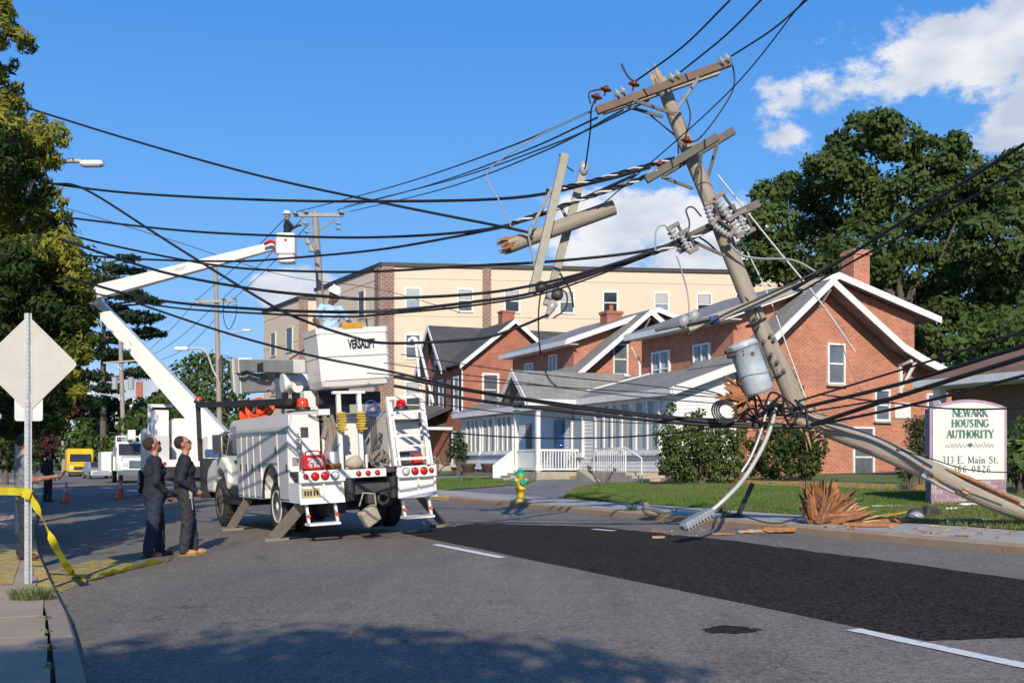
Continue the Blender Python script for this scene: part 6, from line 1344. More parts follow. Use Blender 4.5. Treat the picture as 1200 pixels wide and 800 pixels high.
up3 = utilpole('tall pole behind the truck roof rising from the green tree, with crossarm', 252.5, 309, 259, 76, .2, .13)
parm(229, 354, 277, 352, 75.8, 75.8, .16, .19, 'palewood', up3)
for (x, y) in ((230, 350), (262, 350), (274, 349), (274, 357)): bell(x, y, 75.7, .17, 'greyporc', par=up3)
mb = MB(); mb.tube(bez([P(256, 444, 75.9), P(250, 434, 75.9), P(240, 410, 75.8), P(224, 408, 75.7)], 4), .07, 8); part('lamp_arm', mb, M['tan'], up3, world=True)
mb = MB(); mb.rbox(P(213, 408.5, 75.7), (.95, .4, .25), .05); part('lamp_head', mb, M['whitetrim'], up3, world=True)
mb = MB(); mb.rbox(P(259, 432, 75.7), (.28, .28, 1.4), .05); part('splice_box', mb, M['darkmetal'], up3, world=True)
mb = MB(); mb.tube(bez([P(262, 350, 75.7), P(262, 372, 75.7), P(268, 386, 75.7), P(276, 372, 75.7), P(277, 356, 75.7)], 4), .03, 5); part('jumper', mb, M['cable'], up3, world=True)
up4 = utilpole('distant pole with two pale transformers right of the pine', 141, 395, 146, 115, .26, .2)
parm(121, 425, 163, 422, 114.7, 114.7, .14, .16, 'palewood', up4); parm(134, 425, 143, 434, 114.7, 114.7, .06, .08, 'steel', up4, 'brace')
for (x) in (134.5, 153.5):
    mb = MB(); mb.cyl(P(x, 456, 114.4), P(x, 442, 114.4), .3, n=12); part('transformer', mb, M['greyporc'], up4, world=True)
mb = MB(); mb.tube(bez([P(143, 468, 114.8), P(130, 463, 114.7), P(112, 461, 114.6)], 4), .07, 6); part('lamp_arm', mb, M['tan'], up4, world=True)
mb = MB(); mb.rbox(P(107, 461, 114.6), (.85, .4, .22), .04); part('lamp_head', mb, M['whitetrim'], up4, world=True)
def farlamp(label, pts, head, Y, hs=1.0):
    b = P(pts[0][0], 552, Y); b.z = GXY(b.x, b.y); th = thing('street_lamp', label, 'street lamp', b)
    mb = MB(); mb.tube([b] + bez([P(x, y, Y) for x, y in pts], 4), [.09] + [.045 if Y < 50 else .06] * (len(bez([P(x, y, Y) for x, y in pts], 4))), 8); part('lamp_post', mb, M['tan'], th, world=True)
    mb = MB(); mb.rbox(P(*head, Y), (.7 * hs, .3 * hs, .18 * hs), .05 * hs); part('lamp_head', mb, M['whitetrim'], th, world=True)
farlamp('street lamp reaching out of the top left tree', [(22, 280), (36, 215), (58, 196), (78, 189), (96, 189)], (108, 192), 21, .62)
farlamp('small distant street lamp between the tall pole and the tan building', [(240, 470), (250, 420), (262, 394), (284, 388)], (289, 387), 90)
lpb = utilpole('dark cable pole hidden inside the left trees', -32, 190, -36, 24, .17, .12)
for i, (x0, y0, x1, y1) in enumerate(((340, 250, 232, 350), (355, 255, 262, 349), (362, 262, 275, 349))):
    cable('distant wire from the basket pole down to the pole in the green tree, %s' % ('left one', 'middle one', 'right one')[i], [(x0, y0, 45), ((x0 + x1) / 2, (y0 + y1) / 2 + 4, 58), (x1, y1, 75.7)], .02)
    cable('distant wire from the green tree pole toward the pine pole, %s' % ('upper one', 'middle one', 'lower one')[i], [(x1, y1, 75.7), (200 - 5 * i + 12 * i, 386 + 12 * i, 92), (160, 424 + 3 * i, 114)], .022)
cable('faint wire crossing the raised boom toward the tan building', [(75, 243, 60), (200, 281, 60), (330, 322, 60), (440, 338, 60), (540, 366, 60)], .02)
cable('sagging black wire between the green tree pole and the tan building', [(190, 458, 82), (222, 448, 78), (262, 431, 75.5), (300, 432, 66), (330, 426, 58), (378, 395, 47)], .035)
# ================================================================ PEOPLE
M['skin'] = mat('skin', (.42, .2, .12), (.36, .16, .095), 9, .55); M['skindark'] = mat('dark_skin', (.16, .075, .045), (.12, .055, .035), 9, .5)
M['navy'] = mat('navy_work_cloth', (.009, .011, .022), (.016, .019, .033), 9, .85, .5, 14); M['navy2'] = mat('dark_trousers', (.018, .019, .028), (.03, .03, .04), 9, .85, .5, 14)
M['jeans'] = mat('dark_jeans', (.012, .016, .034), (.022, .03, .055), 9, .85, .4, 14); M['lightblue'] = mat('light_blue_shirt', (.42, .6, .76), (.36, .53, .7), 6, .85, .5, 12)
M['hair'] = mat('dark_hair', (.02, .012, .008), (.035, .02, .012), 30, .8, .6, 60); M['beard'] = mat('brown_beard', (.07, .03, .018), (.1, .045, .025), 30, .85, .6, 60)
M['tanboot'] = mat('tan_boot_leather', (.5, .27, .1), (.38, .2, .08), 9, .7, .3); M['brownboot'] = mat('brown_boot_leather', (.14, .06, .04), (.1, .045, .03), 9, .7, .3)
M['hat'] = mat('hard_hat_white', (.8, .8, .78), None, rough=.25); M['greyshirt'] = mat('grey_shirt', (.1, .105, .115), (.2, .205, .22), 6, .85, .4, 20, stretch=(6, .5, .5)); M['eye'] = mat('eye_dark', (.02, .015, .012), None, rough=.1)
M['glove'] = mat('work_glove', (.5, .42, .25), (.38, .3, .17), 12, .85, .4)
def person(label, loc, rz, H=1.78, top='navy', legs='navy2', shoe='tanboot', skin='skin', pose=None, headpitch=0, headyaw=0, hem=.82, sleeve=1.0, beard=False, hat=None, hair='hair', voxel=.011, glove=None, bulk=1.0, only=None, glasses=True, group=None):
    k = H / 1.78; t = thing('person', label, 'person', loc, rz, group); ps = pose or {}
    J = dict(hipL=(-.095, 0, .93), hipR=(.095, 0, .93), kneeL=(-.11, .02, .50), kneeR=(.11, .02, .50), ankL=(-.12, -.02, .09), ankR=(.12, -.02, .09),
             shL=(-.19, -.01, 1.445), shR=(.19, -.01, 1.445), elL=(-.25, -.05, 1.14), elR=(.25, -.05, 1.14), wrL=(-.24, .1, .9), wrR=(.24, .1, .9), fdL=(0, 1, 0), fdR=(0, 1, 0), hdL=(0, .2, -1), hdR=(0, .2, -1))
    J.update(ps); J = {a: Vector(b) for a, b in J.items()}; pr = []
    cap = lambda a, b, ra, rb, m: pr.append(('c', Vector(a), Vector(b), ra, rb, m)); ell = lambda c, r_, m, rot=None: pr.append(('e', Vector(c), Vector(r_), rot or Matrix.Identity(3), m))
    B = bulk
    ell((0, -.01, .97), (.165 * B, .125 * B, .13), legs); ell((0, .0, 1.12), (.16 * B, .12 * B, .2), top); ell((0, .0, 1.3), (.18 * B, .125 * B, .18), top)
    ell((0, -.005, (hem + 1.0) / 2 + .06), (.172 * B, .132 * B, (1.08 - hem) / 2 + .06), top)
    cap((-.14, -.01, 1.44), (.14, -.01, 1.44), .075, .075, top); cap((0, -.02, 1.45), (0, -.02, 1.5), .09, .065, top); cap((0, -.015, 1.47), (0, .01, 1.58), .058, .055, skin)
    for s_ in 'LR':
        cap(J['hip' + s_], J['knee' + s_], .1 * B, .075 * B, legs); cap(J['knee' + s_], J['ank' + s_], .075 * B, .064 * B, legs)
        a = J['ank' + s_]; cap(J['ank' + s_] + Vector((0, 0, .05)), a + Vector((0, .0, -.015)), .07, .07, legs)
        e = J['sh' + s_].lerp(J['el' + s_], 1); mt = top; cap(J['sh' + s_], J['sh' + s_].lerp(J['el' + s_], sleeve if sleeve < 1 else 1), .068 * B, .058, top)
        if sleeve < 1: cap(J['sh' + s_].lerp(J['el' + s_], sleeve * .9), J['el' + s_], .046, .042, skin)
        lo = top if sleeve >= 1 else skin; cap(J['el' + s_], J['wr' + s_], .05 if sleeve >= 1 else .043, .036 if sleeve >= 1 else .029, lo)
        hd = J['hd' + s_].normalized(); w0 = J['wr' + s_]; hm = glove or skin; sid = J['fd' + s_].cross(hd).normalized(); fd = hd.cross(sid)
        pc_ = w0 + hd * .06; q = Matrix((sid, fd, hd)).transposed(); ell(pc_, (.042, .02, .055), hm, q); cap(w0 - hd * .01, pc_, .026, .028, hm)
        for i, (o, L) in enumerate(((-.03, .055), (-.01, .07), (.01, .066), (.03, .05))):
            k0 = pc_ + sid * o + hd * .04; k1 = k0 + hd * L * .6 + fd * .012; k2 = k1 + (hd * .5 + fd * .8).normalized() * L * .55; cap(k0, k1, .0105, .0095, hm); cap(k1, k2, .0095, .008, hm)
        sg = 1 if s_ == 'L' else -1; k0 = pc_ - hd * .02 + sid * (-.03 * sg); k1 = k0 + (hd * .6 + sid * (-sg) * .6 + fd * .4).normalized() * .045; cap(k0, k1, .013, .011, hm); cap(k1, k1 + (hd + fd * .5).normalized() * .028, .011, .009, hm)
    # head
    nk = Vector((0, .0, 1.57)); RH = Euler((R(headpitch), 0, R(headyaw))).to_matrix(); hp = lambda v: nk + RH @ ((Vector(v) - nk) * 1.1)
    def hell(c, r_, m): ell(hp(c), tuple(q * 1.1 for q in r_), m, RH)
    hell((0, .02, 1.695), (.077, .095, .1), skin); hell((0, .045, 1.63), (.058, .065, .062), skin); hell((0, .075, 1.595), (.032, .03, .025), skin); cap(hp((0, .11, 1.685)), hp((0, .128, 1.655)), .009, .016, skin)
    for sg in (-1, 1): hell((sg * .079, .01, 1.675), (.012, .022, .033), skin); hell((sg * .035, .093, 1.7), (.026, .018, .012), skin)
    hell((0, .105, 1.63), (.024, .012, .008), skin)
    # one continuous surface by voxel remesh
    mb = MB()
    for p in pr:
        if p[0] == 'c':
            _, a, b, ra, rb, _m = p; mb.ell(a, ra, 12, 8); mb.ell(b, rb, 12, 8)
            if (a - b).length > 1e-4: mb.cyl(a, b, ra, rb, 12)
        else:
            m2 = MB(); m2.ell((0, 0, 0), p[2], 16, 12); m2.xf(Matrix.Translation(p[1]) @ p[3].to_4x4()); mb.add(m2.v, m2.f)
    me = meshdata('body', mb, M[skin]); o = bpy.data.objects.new('tmp', me); COL.objects.link(o)
    rm = o.modifiers.new('r', 'REMESH'); rm.mode = 'VOXEL'; rm.voxel_size = voxel; sm = o.modifiers.new('s', 'SMOOTH'); sm.iterations = 3; sm.factor = .5
    dg = bpy.context.evaluated_depsgraph_get(); me2 = bpy.data.meshes.new_from_object(o.evaluated_get(dg)); bpy.data.objects.remove(o)
    nf = len(me2.polygons); cen = np.empty(nf * 3); me2.polygons.foreach_get('center', cen); cen = cen.reshape(-1, 3)
    names = []; best = np.full(nf, 1e9); idx = np.zeros(nf, int)
    for p in pr:
        m = p[-1]
        if m not in names: names.append(m)
        if p[0] == 'c':
            a, b = np.array(p[1]), np.array(p[2]); d = b - a; L2 = max(d @ d, 1e-9); tt = np.clip(((cen - a) @ d) / L2, 0, 1); dist = np.linalg.norm(cen - a - tt[:, None] * d, axis=1) - (p[3] + (p[4] - p[3]) * tt)
        else:
            Rm = np.array(p[3]); q = (cen - np.array(p[1])) @ Rm; r_ = np.array(p[2]); kk = np.linalg.norm(q / r_, axis=1); dist = (kk - 1) * r_.min() * .9
        u = dist < best; best[u] = dist[u]; idx[u] = names.index(m)
    # cloth folds
    nv = len(me2.vertices); co = np.empty(nv * 3); me2.vertices.foreach_get('co', co); co = co.reshape(-1, 3); no = np.empty(nv * 3); me2.vertices.foreach_get('normal', no); no = no.reshape(-1, 3)
    lowb = (co[:, 2] < 1.42); f_ = np.sin(co[:, 2] * 38 + co[:, 0] * 22 + 3 * np.sin(co[:, 1] * 17)) * np.sin(co[:, 0] * 15 + co[:, 2] * 11) * .007 + np.sin(co[:, 2] * 61 - co[:, 0] * 30 + 2 * np.sin(co[:, 2] * 9)) * np.sin(co[:, 1] * 33 + co[:, 2] * 14) * .004; co += no * (f_ * lowb)[:, None]; me2.vertices.foreach_set('co', (co).ravel())
    me2.materials.clear()
    for m in names: me2.materials.append(M[m])
    me2.polygons.foreach_set('material_index', idx); me2.polygons.foreach_set('use_smooth', [True] * nf); me2.transform(Matrix.Scale(k, 4)); me2.update(); me2.name = 'body'
    body = link('body', me2, t)
    S = Matrix.Scale(k, 4)
    def add(name, mb, m): return part(name, mb.xf(S), M[m], t)
    for s_ in 'LR':
        a = J['ank' + s_]; mb = MB(); mb.ell(a + Vector((0, .09, -.045)), (.05, .12, .045), 14, 8, cut=-.04); mb.cyl(a + Vector((0, .0, -.06)), a + Vector((0, -.005, .05)), .055, .05, 12); mb.box(a + Vector((0, .06, -.083)), (.095, .27, .014)); add('boot', mb, shoe)
    for sg in (-1, 1):
        mb = MB(); mb.ell(hp((sg * .032, .104, 1.688)), .013, 8, 6); add('eye', mb, 'eye')
    if glasses:
        mb = MB()
        for sg in (-1, 1): 
            m2 = MB(); m2.ell((0, 0, 0), (.028, .008, .02), 10, 6); m2.xf(Matrix.Translation(hp((sg * .034, .118, 1.69))) @ RH.to_4x4()); mb.add(m2.v, m2.f, True)
        mb.tube([hp((-.06, .112, 1.695)), hp((.06, .112, 1.695))], .004, 5)
        for sg in (-1, 1): mb.tube([hp((sg * .06, .112, 1.695)), hp((sg * .08, .02, 1.69))], .004, 5)
        add('glasses', mb, 'black')
    if hair:
        m2 = MB(); m2.ell((0, 0, 0), (.092, .103, .108), 20, 14); 
        m2.v = [(x, y, max(z, -.075)) for x, y, z in m2.v]; m2.xf(Matrix.Translation(hp((0, -.006, 1.712))) @ RH.to_4x4()); add('hair', m2, hair)
    if beard:
        m2 = MB(); m2.ell((0, 0, 0), (.068, .056, .056), 14, 8); m2.xf(Matrix.Translation(hp((0, .068, 1.605))) @ RH.to_4x4()); add('beard', m2, 'beard')
    if hat:
        m2 = MB(); m2.ell((0, 0, 0), (.115, .14, .12), 22, 14, cut=-.0); m2.lathe([(.118, -.012), (.15, -.014), (.15, -.004), (.112, .004)], (0, .01, 0), 22); m2.box((0, -.0, .115), (.03, .18, .02)); m2.box((0, .15, -.008), (.13, .07, .008), (-.15, 0, 0))
        m2.xf(Matrix.Translation(hp((0, .005, 1.745))) @ RH.to_4x4() @ Matrix.Rotation(R(-6), 4, 'X')); add('hard_hat', m2, 'hat')
    return t, body, J, k, add, hp
# two men looking up, standing on the road
f1 = onground(181, 652)
m1 = person('bearded man in a loose navy shirt looking up, left of the two standing men', f1, R(-62), 1.80, 'navy', 'jeans', 'brownboot', headpitch=24, headyaw=6, hem=.74, beard=True, voxel=.0085, bulk=1.3,
            pose=dict(elR=(.27, -.02, 1.14), wrR=(.16, .2, .93), hdR=(-.5, .35, -.8), fdR=(-.6, .4, .3), elL=(-.27, -.0, 1.14), wrL=(-.15, .21, .93), hdL=(.5, .35, -.8), fdL=(.6, .4, .3), ankR=(.14, -.12, .09), kneeR=(.12, -.04, .5), ankL=(-.13, .1, .09), kneeL=(-.11, .08, .5)))
f2 = onground(217, 650)
m2_ = person('man in navy shirt, dark trousers and tan boots looking up beside the truck', f2, R(-68), 1.80, 'navy', 'navy2', 'tanboot', headpitch=22, headyaw=-8, hem=.98, voxel=.0085, bulk=1.22,
             pose=dict(elR=(.27, -.1, 1.14), wrR=(.23, .12, 1.0), hdR=(-.3, .6, -.5), fdR=(-.8, .2, .2), elL=(-.27, -.1, 1.14), wrL=(-.2, .14, 1.02), hdL=(.3, .6, -.5), fdL=(.8, .2, .2), ankR=(.12, -.03, .09), ankL=(-.12, .14, .09), kneeL=(-.11, .09, .5)))
for (x, y, z, w_, m) in ((.17, .06, .99, .05, 'steel'),):
    mb = MB(); mb.torus((0, -.01, .985), .17, .018, None, 28, 6); mb.v = [(a * 1.0, b * .78, c) for a, b, c in mb.v]; m2_[4]('belt', mb, 'black')
    mb = MB(); mb.box((.19, .06, .93), (.03, .05, .12)).tube([(.2, .07, .9), (.21, .08, .8), (.2, .09, .7)], .008, 5); m2_[4]('key_lanyard', mb, 'palewood')
# worker in the near basket
wb = TM @ (BT @ Vector((-.34, .02, .06)))
wk = person('worker with white hard hat and light blue shirt standing in the truck basket', wb, R(180 + 40), 1.66, 'lightblue', 'jeans', 'brownboot', 'skindark', headpitch=-22, headyaw=30, sleeve=.72, hat=True, hair=None, voxel=.010, bulk=1.12, hem=.9, glasses=True,
            pose=dict(elR=(.34, -.02, 1.2), wrR=(.34, .2, 1.02), hdR=(0, .5, -.8), fdR=(-.4, .7, .2), elL=(-.36, .06, 1.22), wrL=(-.22, .3, 1.08), hdL=(.6, .6, -.4), fdL=(.5, .5, .3)))
# lineman in the raised basket
wl = BASK3 + Vector((0, .05, -.55))
wl_ = person('lineman in dark shirt and white hard hat working from the raised basket', wl, R(-70), 1.7, 'navy', 'navy2', 'brownboot', headpitch=5, hat=True, hair=None, voxel=.02, glasses=False, bulk=1.1,
             pose=dict(elR=(.28, .2, 1.2), wrR=(.15, .5, 1.35), hdR=(0, 1, .2), elL=(-.28, .2, 1.25), wrL=(-.1, .5, 1.4), hdL=(0, 1, .2)), glove='glove')
# person behind the sign post, arm held out with a phone
f3 = onground(28, 657); f3.z = .14 if f3.x * ex.x + f3.y * ex.y < 0 else f3.z
m3 = person('person in grey shirt and dark trousers behind the sign post, holding out a phone', f3, R(-60), 1.72, 'greyshirt', 'navy2', 'brownboot', headpitch=0, sleeve=.7, voxel=.01, hem=.86,
            pose=dict(elR=(.24, .08, 1.16), wrR=(.16, .36, 1.2), hdR=(-.1, 1, .1), fdR=(0, 0, 1), elL=(-.25, .0, 1.15), wrL=(-.2, .15, .95)))
kk = m3[3]; W_ = Matrix.Translation(m3[0].location) @ Matrix.Rotation(R(-60), 4, 'Z')
mb = MB(); c = W_ @ (Vector((.15, .5, 1.23)) * kk); mb.rbox(c, (.08, .02, .15), .006, (R(-35), 0, R(-60))); single('phone', mb, M['black'], 'black phone held out by the person behind the sign post', 'phone')
f4 = onground(56, 588)
person('small dark clothed figure standing far off beside the left orange cone', f4, R(-30), 1.74, 'navy', 'navy', 'brownboot', headpitch=0, voxel=.02, hem=.84, glasses=False)
# ================================================================ VEGETATION
def leafmat(name, a, b, c3=None, trans=.3, scale=1.2):
    return mat(name, a, b, scale, .75, c3=c3, c3scale=.5, trans=trans, spread=.35, spec=.25)
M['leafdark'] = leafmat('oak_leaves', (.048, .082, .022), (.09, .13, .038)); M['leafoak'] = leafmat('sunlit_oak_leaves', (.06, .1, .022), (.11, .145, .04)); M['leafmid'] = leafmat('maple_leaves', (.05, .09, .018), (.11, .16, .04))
M['leafpine'] = leafmat('pine_needles', (.01, .028, .012), (.03, .06, .02)); M['leafyew'] = leafmat('dark_yew_leaves', (.022, .05, .012), (.06, .09, .02)); M['leaflit'] = leafmat('yellow_lit_leaves', (.34, .31, .035), (.19, .21, .03))
M['leafbush'] = leafmat('bush_leaves', (.045, .085, .018), (.12, .165, .04)); M['leafred'] = leafmat('purple_leaves', (.05, .02, .022), (.1, .04, .04)); M['leafpale'] = leafmat('pale_plant_leaves', (.18, .25, .09), (.1, .17, .05)); M['bark'] = mat('bark', (.09, .07, .055), (.15, .12, .09), 6, .9, .8, 20, stretch=(3, 3, .5)); M['petal'] = mat('pink_flowers', (.55, .25, .38), (.45, .15, .25), 20, .6)
def leaves(clumps, per_m2, size, rng, aspect=1.6, shell=.55, droop=0.0, maxn=90000):
    """leaf quads in and on ellipsoid clumps (c, r): numpy arrays"""
    V = []; tot = sum(max(1, (r_[0] * r_[1] * r_[2]) ** (2 / 3) * 12.6 * per_m2) for _, r_ in clumps); f = min(1, maxn / tot)
    for c, r_ in clumps:
        n = int(max(6, (r_[0] * r_[1] * r_[2]) ** (2 / 3) * 12.6 * per_m2 * f)); d = rng.normal(size=(n, 3)); d /= np.linalg.norm(d, axis=1)[:, None]
        rad = rng.uniform(shell, 1.08, n) ** .6; lump = 1 + .16 * np.sin(d[:, 0] * 7 + c[0] * 3) * np.sin(d[:, 2] * 6 + c[2] * 5) + .1 * np.sin(d[:, 1] * 13 + d[:, 0] * 11)
        p = np.array(c) + d * np.array(r_) * (rad * lump)[:, None]
        nrm = d * 1.25 + rng.normal(size=(n, 3)) * .55 + np.array([0, 0, .25]); nrm /= np.linalg.norm(nrm, axis=1)[:, None]
        t = np.cross(nrm, rng.normal(size=(n, 3))); t /= np.linalg.norm(t, axis=1)[:, None]
        if droop: t = t * (1 - droop) + np.array([0, 0, -1]) * droop; t /= np.linalg.norm(t, axis=1)[:, None]
        b = np.cross(nrm, t); s_ = size * rng.uniform(.55, 1.3, n)[:, None]
        V.append(np.stack([p - t * s_ * aspect * .5, p + b * s_ * .5 - t * s_ * .1, p + t * s_ * aspect * .5, p - b * s_ * .5 - t * s_ * .1], axis=1))
    return np.concatenate(V).reshape(-1, 3)
def sub(cl, k, f, seed):
    r_ = random.Random(seed); out = []
    for c, R0 in cl:
        for _ in range(k):
            d = Vector((r_.gauss(0, 1), r_.gauss(0, 1), r_.gauss(0, 1))).normalized(); q = r_.uniform(.55, .95); g = f * r_.uniform(.6, 1.25)
            out.append(((c[0] + d.x * R0[0] * q, c[1] + d.y * R0[1] * q, c[2] + d.z * R0[2] * q), (R0[0] * g, R0[1] * g, R0[2] * g * .75)))
    return out
def leafobj(name, V, m, par=None, extra=None):
    n = len(V) // 4; me = bpy.data.meshes.new(name)
    if par is not None:
        Mi = np.array(W3(par).inverted()); V = V @ Mi[:3, :3].T + Mi[:3, 3]
    me.vertices.add(len(V)); me.vertices.foreach_set('co', V.ravel()); me.loops.add(n * 4); me.loops.foreach_set('vertex_index', np.arange(n * 4)); me.polygons.add(n)
    me.polygons.foreach_set('loop_start', np.arange(n) * 4); me.polygons.foreach_set('loop_total', np.full(n, 4))
    ms = m if isinstance(m, list) else [m]
    for x in ms: me.materials.append(x)
    if extra is not None: me.polygons.foreach_set('material_index', extra)
    me.update(calc_edges=True); me.validate(); return link(name, me, par)
def limbs(mb, base, tops, r0, seed):
    rg = random.Random(seed)
    for t_ in tops:
        a = base.lerp(t_, .0); m = base.lerp(t_, .5) + Vector((rg.uniform(-.3, .3), rg.uniform(-.3, .3), rg.uniform(0, .5))); L = (t_ - base).length
        mb.tube(bez([a, m, t_], 3), list(np.linspace(r0, r0 * .15, 7)), 7)
def tree(name, label, base, trunk_top, clumps, m, size, dens, r0=.3, seed=1, maxn=60000, aspect=1.6, group=None, droop=0, mix=None, cat='tree', shell=.55, nl=7):
    rng = np.random.default_rng(seed); t = thing(name, label, cat, base, 0, group); rg = random.Random(seed)
    mb = MB(); b, tt = Vector(base), Vector(trunk_top); mb.tube(bez([b - Vector((0, 0, .2)), b.lerp(tt, .3) + Vector((r0 * .3, 0, 0)), tt], 4), list(np.linspace(r0, r0 * .55, 9)), 10)
    cs = [Vector(c) for c, _ in clumps]
    if cs: limbs(mb, tt, [tt.lerp(cs[i], .78) for i in sorted(rg.sample(range(len(cs)), min(nl, len(cs))))], r0 * .5, seed)
    part('trunk', mb, M['bark'], t, world=True)
    V = leaves(clumps, dens, size, rng, aspect, maxn=maxn, droop=droop, shell=shell); n = len(V) // 4
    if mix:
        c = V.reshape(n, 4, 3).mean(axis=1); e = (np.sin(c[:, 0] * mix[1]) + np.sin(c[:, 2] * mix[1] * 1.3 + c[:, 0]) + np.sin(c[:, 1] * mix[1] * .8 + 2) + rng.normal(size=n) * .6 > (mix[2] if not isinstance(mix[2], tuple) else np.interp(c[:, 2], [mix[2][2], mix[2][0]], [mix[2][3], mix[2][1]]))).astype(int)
        leafobj('crown', V, [m, mix[0]], t, e)
    else: leafobj('crown', V, m, t)
    return t
def pxclumps(lst, Y, rg, dj=1.0, squash=.85, extra=0):
    """(x, y, radius px) in the picture -> clumps at depth about Y, with depth of their own"""
    out = []
    for (x, y, r_) in lst:
        R0 = r_ * Y / FPX
        for k in range(1 + extra):
            yy = Y + (rg.uniform(-1, 1) * R0 * dj * 1.4); c = P(x + (rg.uniform(-.4, .4) * r_ if k else 0), y + (rg.uniform(-.4, .4) * r_ if k else 0), yy); out.append((tuple(c), (R0, R0 * 1.05, R0 * squash)))
    return out
rg = random.Random(77)
# big dark tree(s) behind the right house
L = []
for (x, y, r_) in [(1010, 160, 34), (1050, 165, 34), (975, 200, 36), (935, 225, 34), (905, 262, 30), (1090, 190, 36), (1130, 200, 34), (1165, 215, 36), (1200, 235, 36), (1000, 235, 48), (1060, 235, 52), (1120, 255, 52), (1180, 285, 52), (950, 280, 44), (1010, 300, 52), (1075, 320, 56), (1140, 340, 56), (1200, 350, 56), (905, 305, 34), (1105, 385, 50), (1170, 395, 44), (1250, 260, 60), (1290, 340, 60), (900, 230, 22), (885, 290, 20), (1035, 145, 22), (1120, 170, 20), (1190, 195, 26), (1150, 420, 40), (1060, 385, 40), (1230, 400, 50), (940, 330, 34), (985, 170, 20), (880, 320, 20)]:
    L.append((x, y, r_))
pc_ = pxclumps(L, 58, rg, 1.2, .8, 0); cl_ = sub(pc_, 17, .36, 3) + [(c, (r_[0] * .9, r_[1] * .9, r_[2] * .95)) for c, r_ in pc_]; b = P(1060, 540, 60); b.z = 2.0
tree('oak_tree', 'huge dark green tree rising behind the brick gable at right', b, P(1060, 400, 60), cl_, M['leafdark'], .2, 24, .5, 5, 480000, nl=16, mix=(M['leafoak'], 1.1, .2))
L = [(1165, 400, 40), (1210, 390, 45), (1185, 440, 40), (1245, 430, 50), (1120, 415, 26)]
b = P(1190, 545, 50); b.z = 2; tree('bushy_tree', 'lower bushy tree between the big tree and the bungalow roof', b, P(1190, 470, 50), pxclumps(L, 50, rg, 1, .8, 1), M['leafbush'], .28, 4, .2, 9, 16000)
# left near tree: dark yew mass, sunlight on its sprays painted as yellow leaves
L = [(5, 10, 22), (12, 45, 24), (8, 85, 20), (-30, 40, 45), (5, 130, 30), (30, 155, 28), (60, 158, 20), (-20, 170, 60), (45, 190, 26), (20, 215, 40), (55, 235, 28), (62, 270, 26), (20, 270, 50), (70, 305, 28), (40, 330, 48), (85, 345, 26), (90, 385, 26), (45, 390, 50), (5, 360, 60), (95, 415, 18), (50, 440, 44), (5, 430, 55), (75, 455, 24), (40, 478, 28), (-60, 250, 80), (-70, 400, 90), (-60, 120, 60), (10, 480, 30), (70, 380, 40), (80, 420, 34), (60, 470, 34), (20, 500, 34), (30, 450, 44), (75, 340, 34), (60, 300, 40), (10, 310, 55), (88, 455, 18), (100, 370, 16)]
b = P(-30, 600, 21); b.z = .14
tree('yew_tree', 'tall dark tree with sunlit yellow tips filling the left edge of the photo', b, P(-25, 300, 21), sub(pxclumps(L, 20.5, rg, 1.1, 1.0, 0), 9, .42, 6), M['leafyew'], .05, 260, .28, 12, 420000, aspect=3.2, mix=(M['leaflit'], 2.3, (7.2, -.9, 4.0, 1.5)), droop=.15, nl=14)
# second tree left of the frame that shades the road, and one behind the viewer casting the near shadow
def ballcl(c, R0, n, seed, k=.42, sq=1.0):
    r_ = random.Random(seed); out = []
    for _ in range(n):
        d = Vector((r_.gauss(0, 1), r_.gauss(0, 1), r_.gauss(0, 1))).normalized(); q = r_.uniform(.35, .75); p = Vector(c) + Vector((d.x * R0[0] * q, d.y * R0[1] * q, d.z * R0[2] * q)); s_ = k * r_.uniform(.7, 1.2); out.append((tuple(p), (R0[0] * s_, R0[1] * s_, R0[2] * s_ * sq)))
    return out
tree('maple_tree', 'shade tree on the left pavement just outside the left edge', Vector((-9.4, 9.5, .14)), Vector((-9.2, 9.5, 3.4)), ballcl((-8.6, 9.5, 6.2), (2.6, 4.0, 2.9), 26, 3), M['leafmid'], .16, 16, .22, 31, 30000)
tree('maple_tree', 'shade tree behind the viewer whose shadow falls on the near road', Vector((1.4, -8.6, .1)), Vector((.2, -6.9, 4.2)), ballcl((-1.0, -5.9, 6.9), (3.1, 2.1, 1.4), 22, 8) + ballcl((2.2, -7.4, 6.0), (1.5, 1.3, .8), 8, 9), M['leafmid'], .16, 18, .2, 33, 30000)
# more crowns down the left side shading the far road
for i, (X, Y, z, R_) in enumerate(((-14.5, 26, 6.5, 3.4), (-17, 34, 7.5, 4), (-21, 44, 8, 4.5), (-15.5, 19, 6.5, 3.2))):
    tree('street_tree', ('dark street tree among those lining the left pavement, nearest behind the sign', 'dark street tree on the left, second beyond the yew', 'dark street tree on the left, third beyond the yew', 'dark street tree hidden behind the yew')[i], Vector((X, Y, .14)), Vector((X, Y, z - 2.5)), ballcl((X, Y, z - .4), (R_, R_, R_ * 1.0), 30, 40 + i), M['leafyew'], .2, 14, .25, 50 + i, 26000, group='street trees on the left')
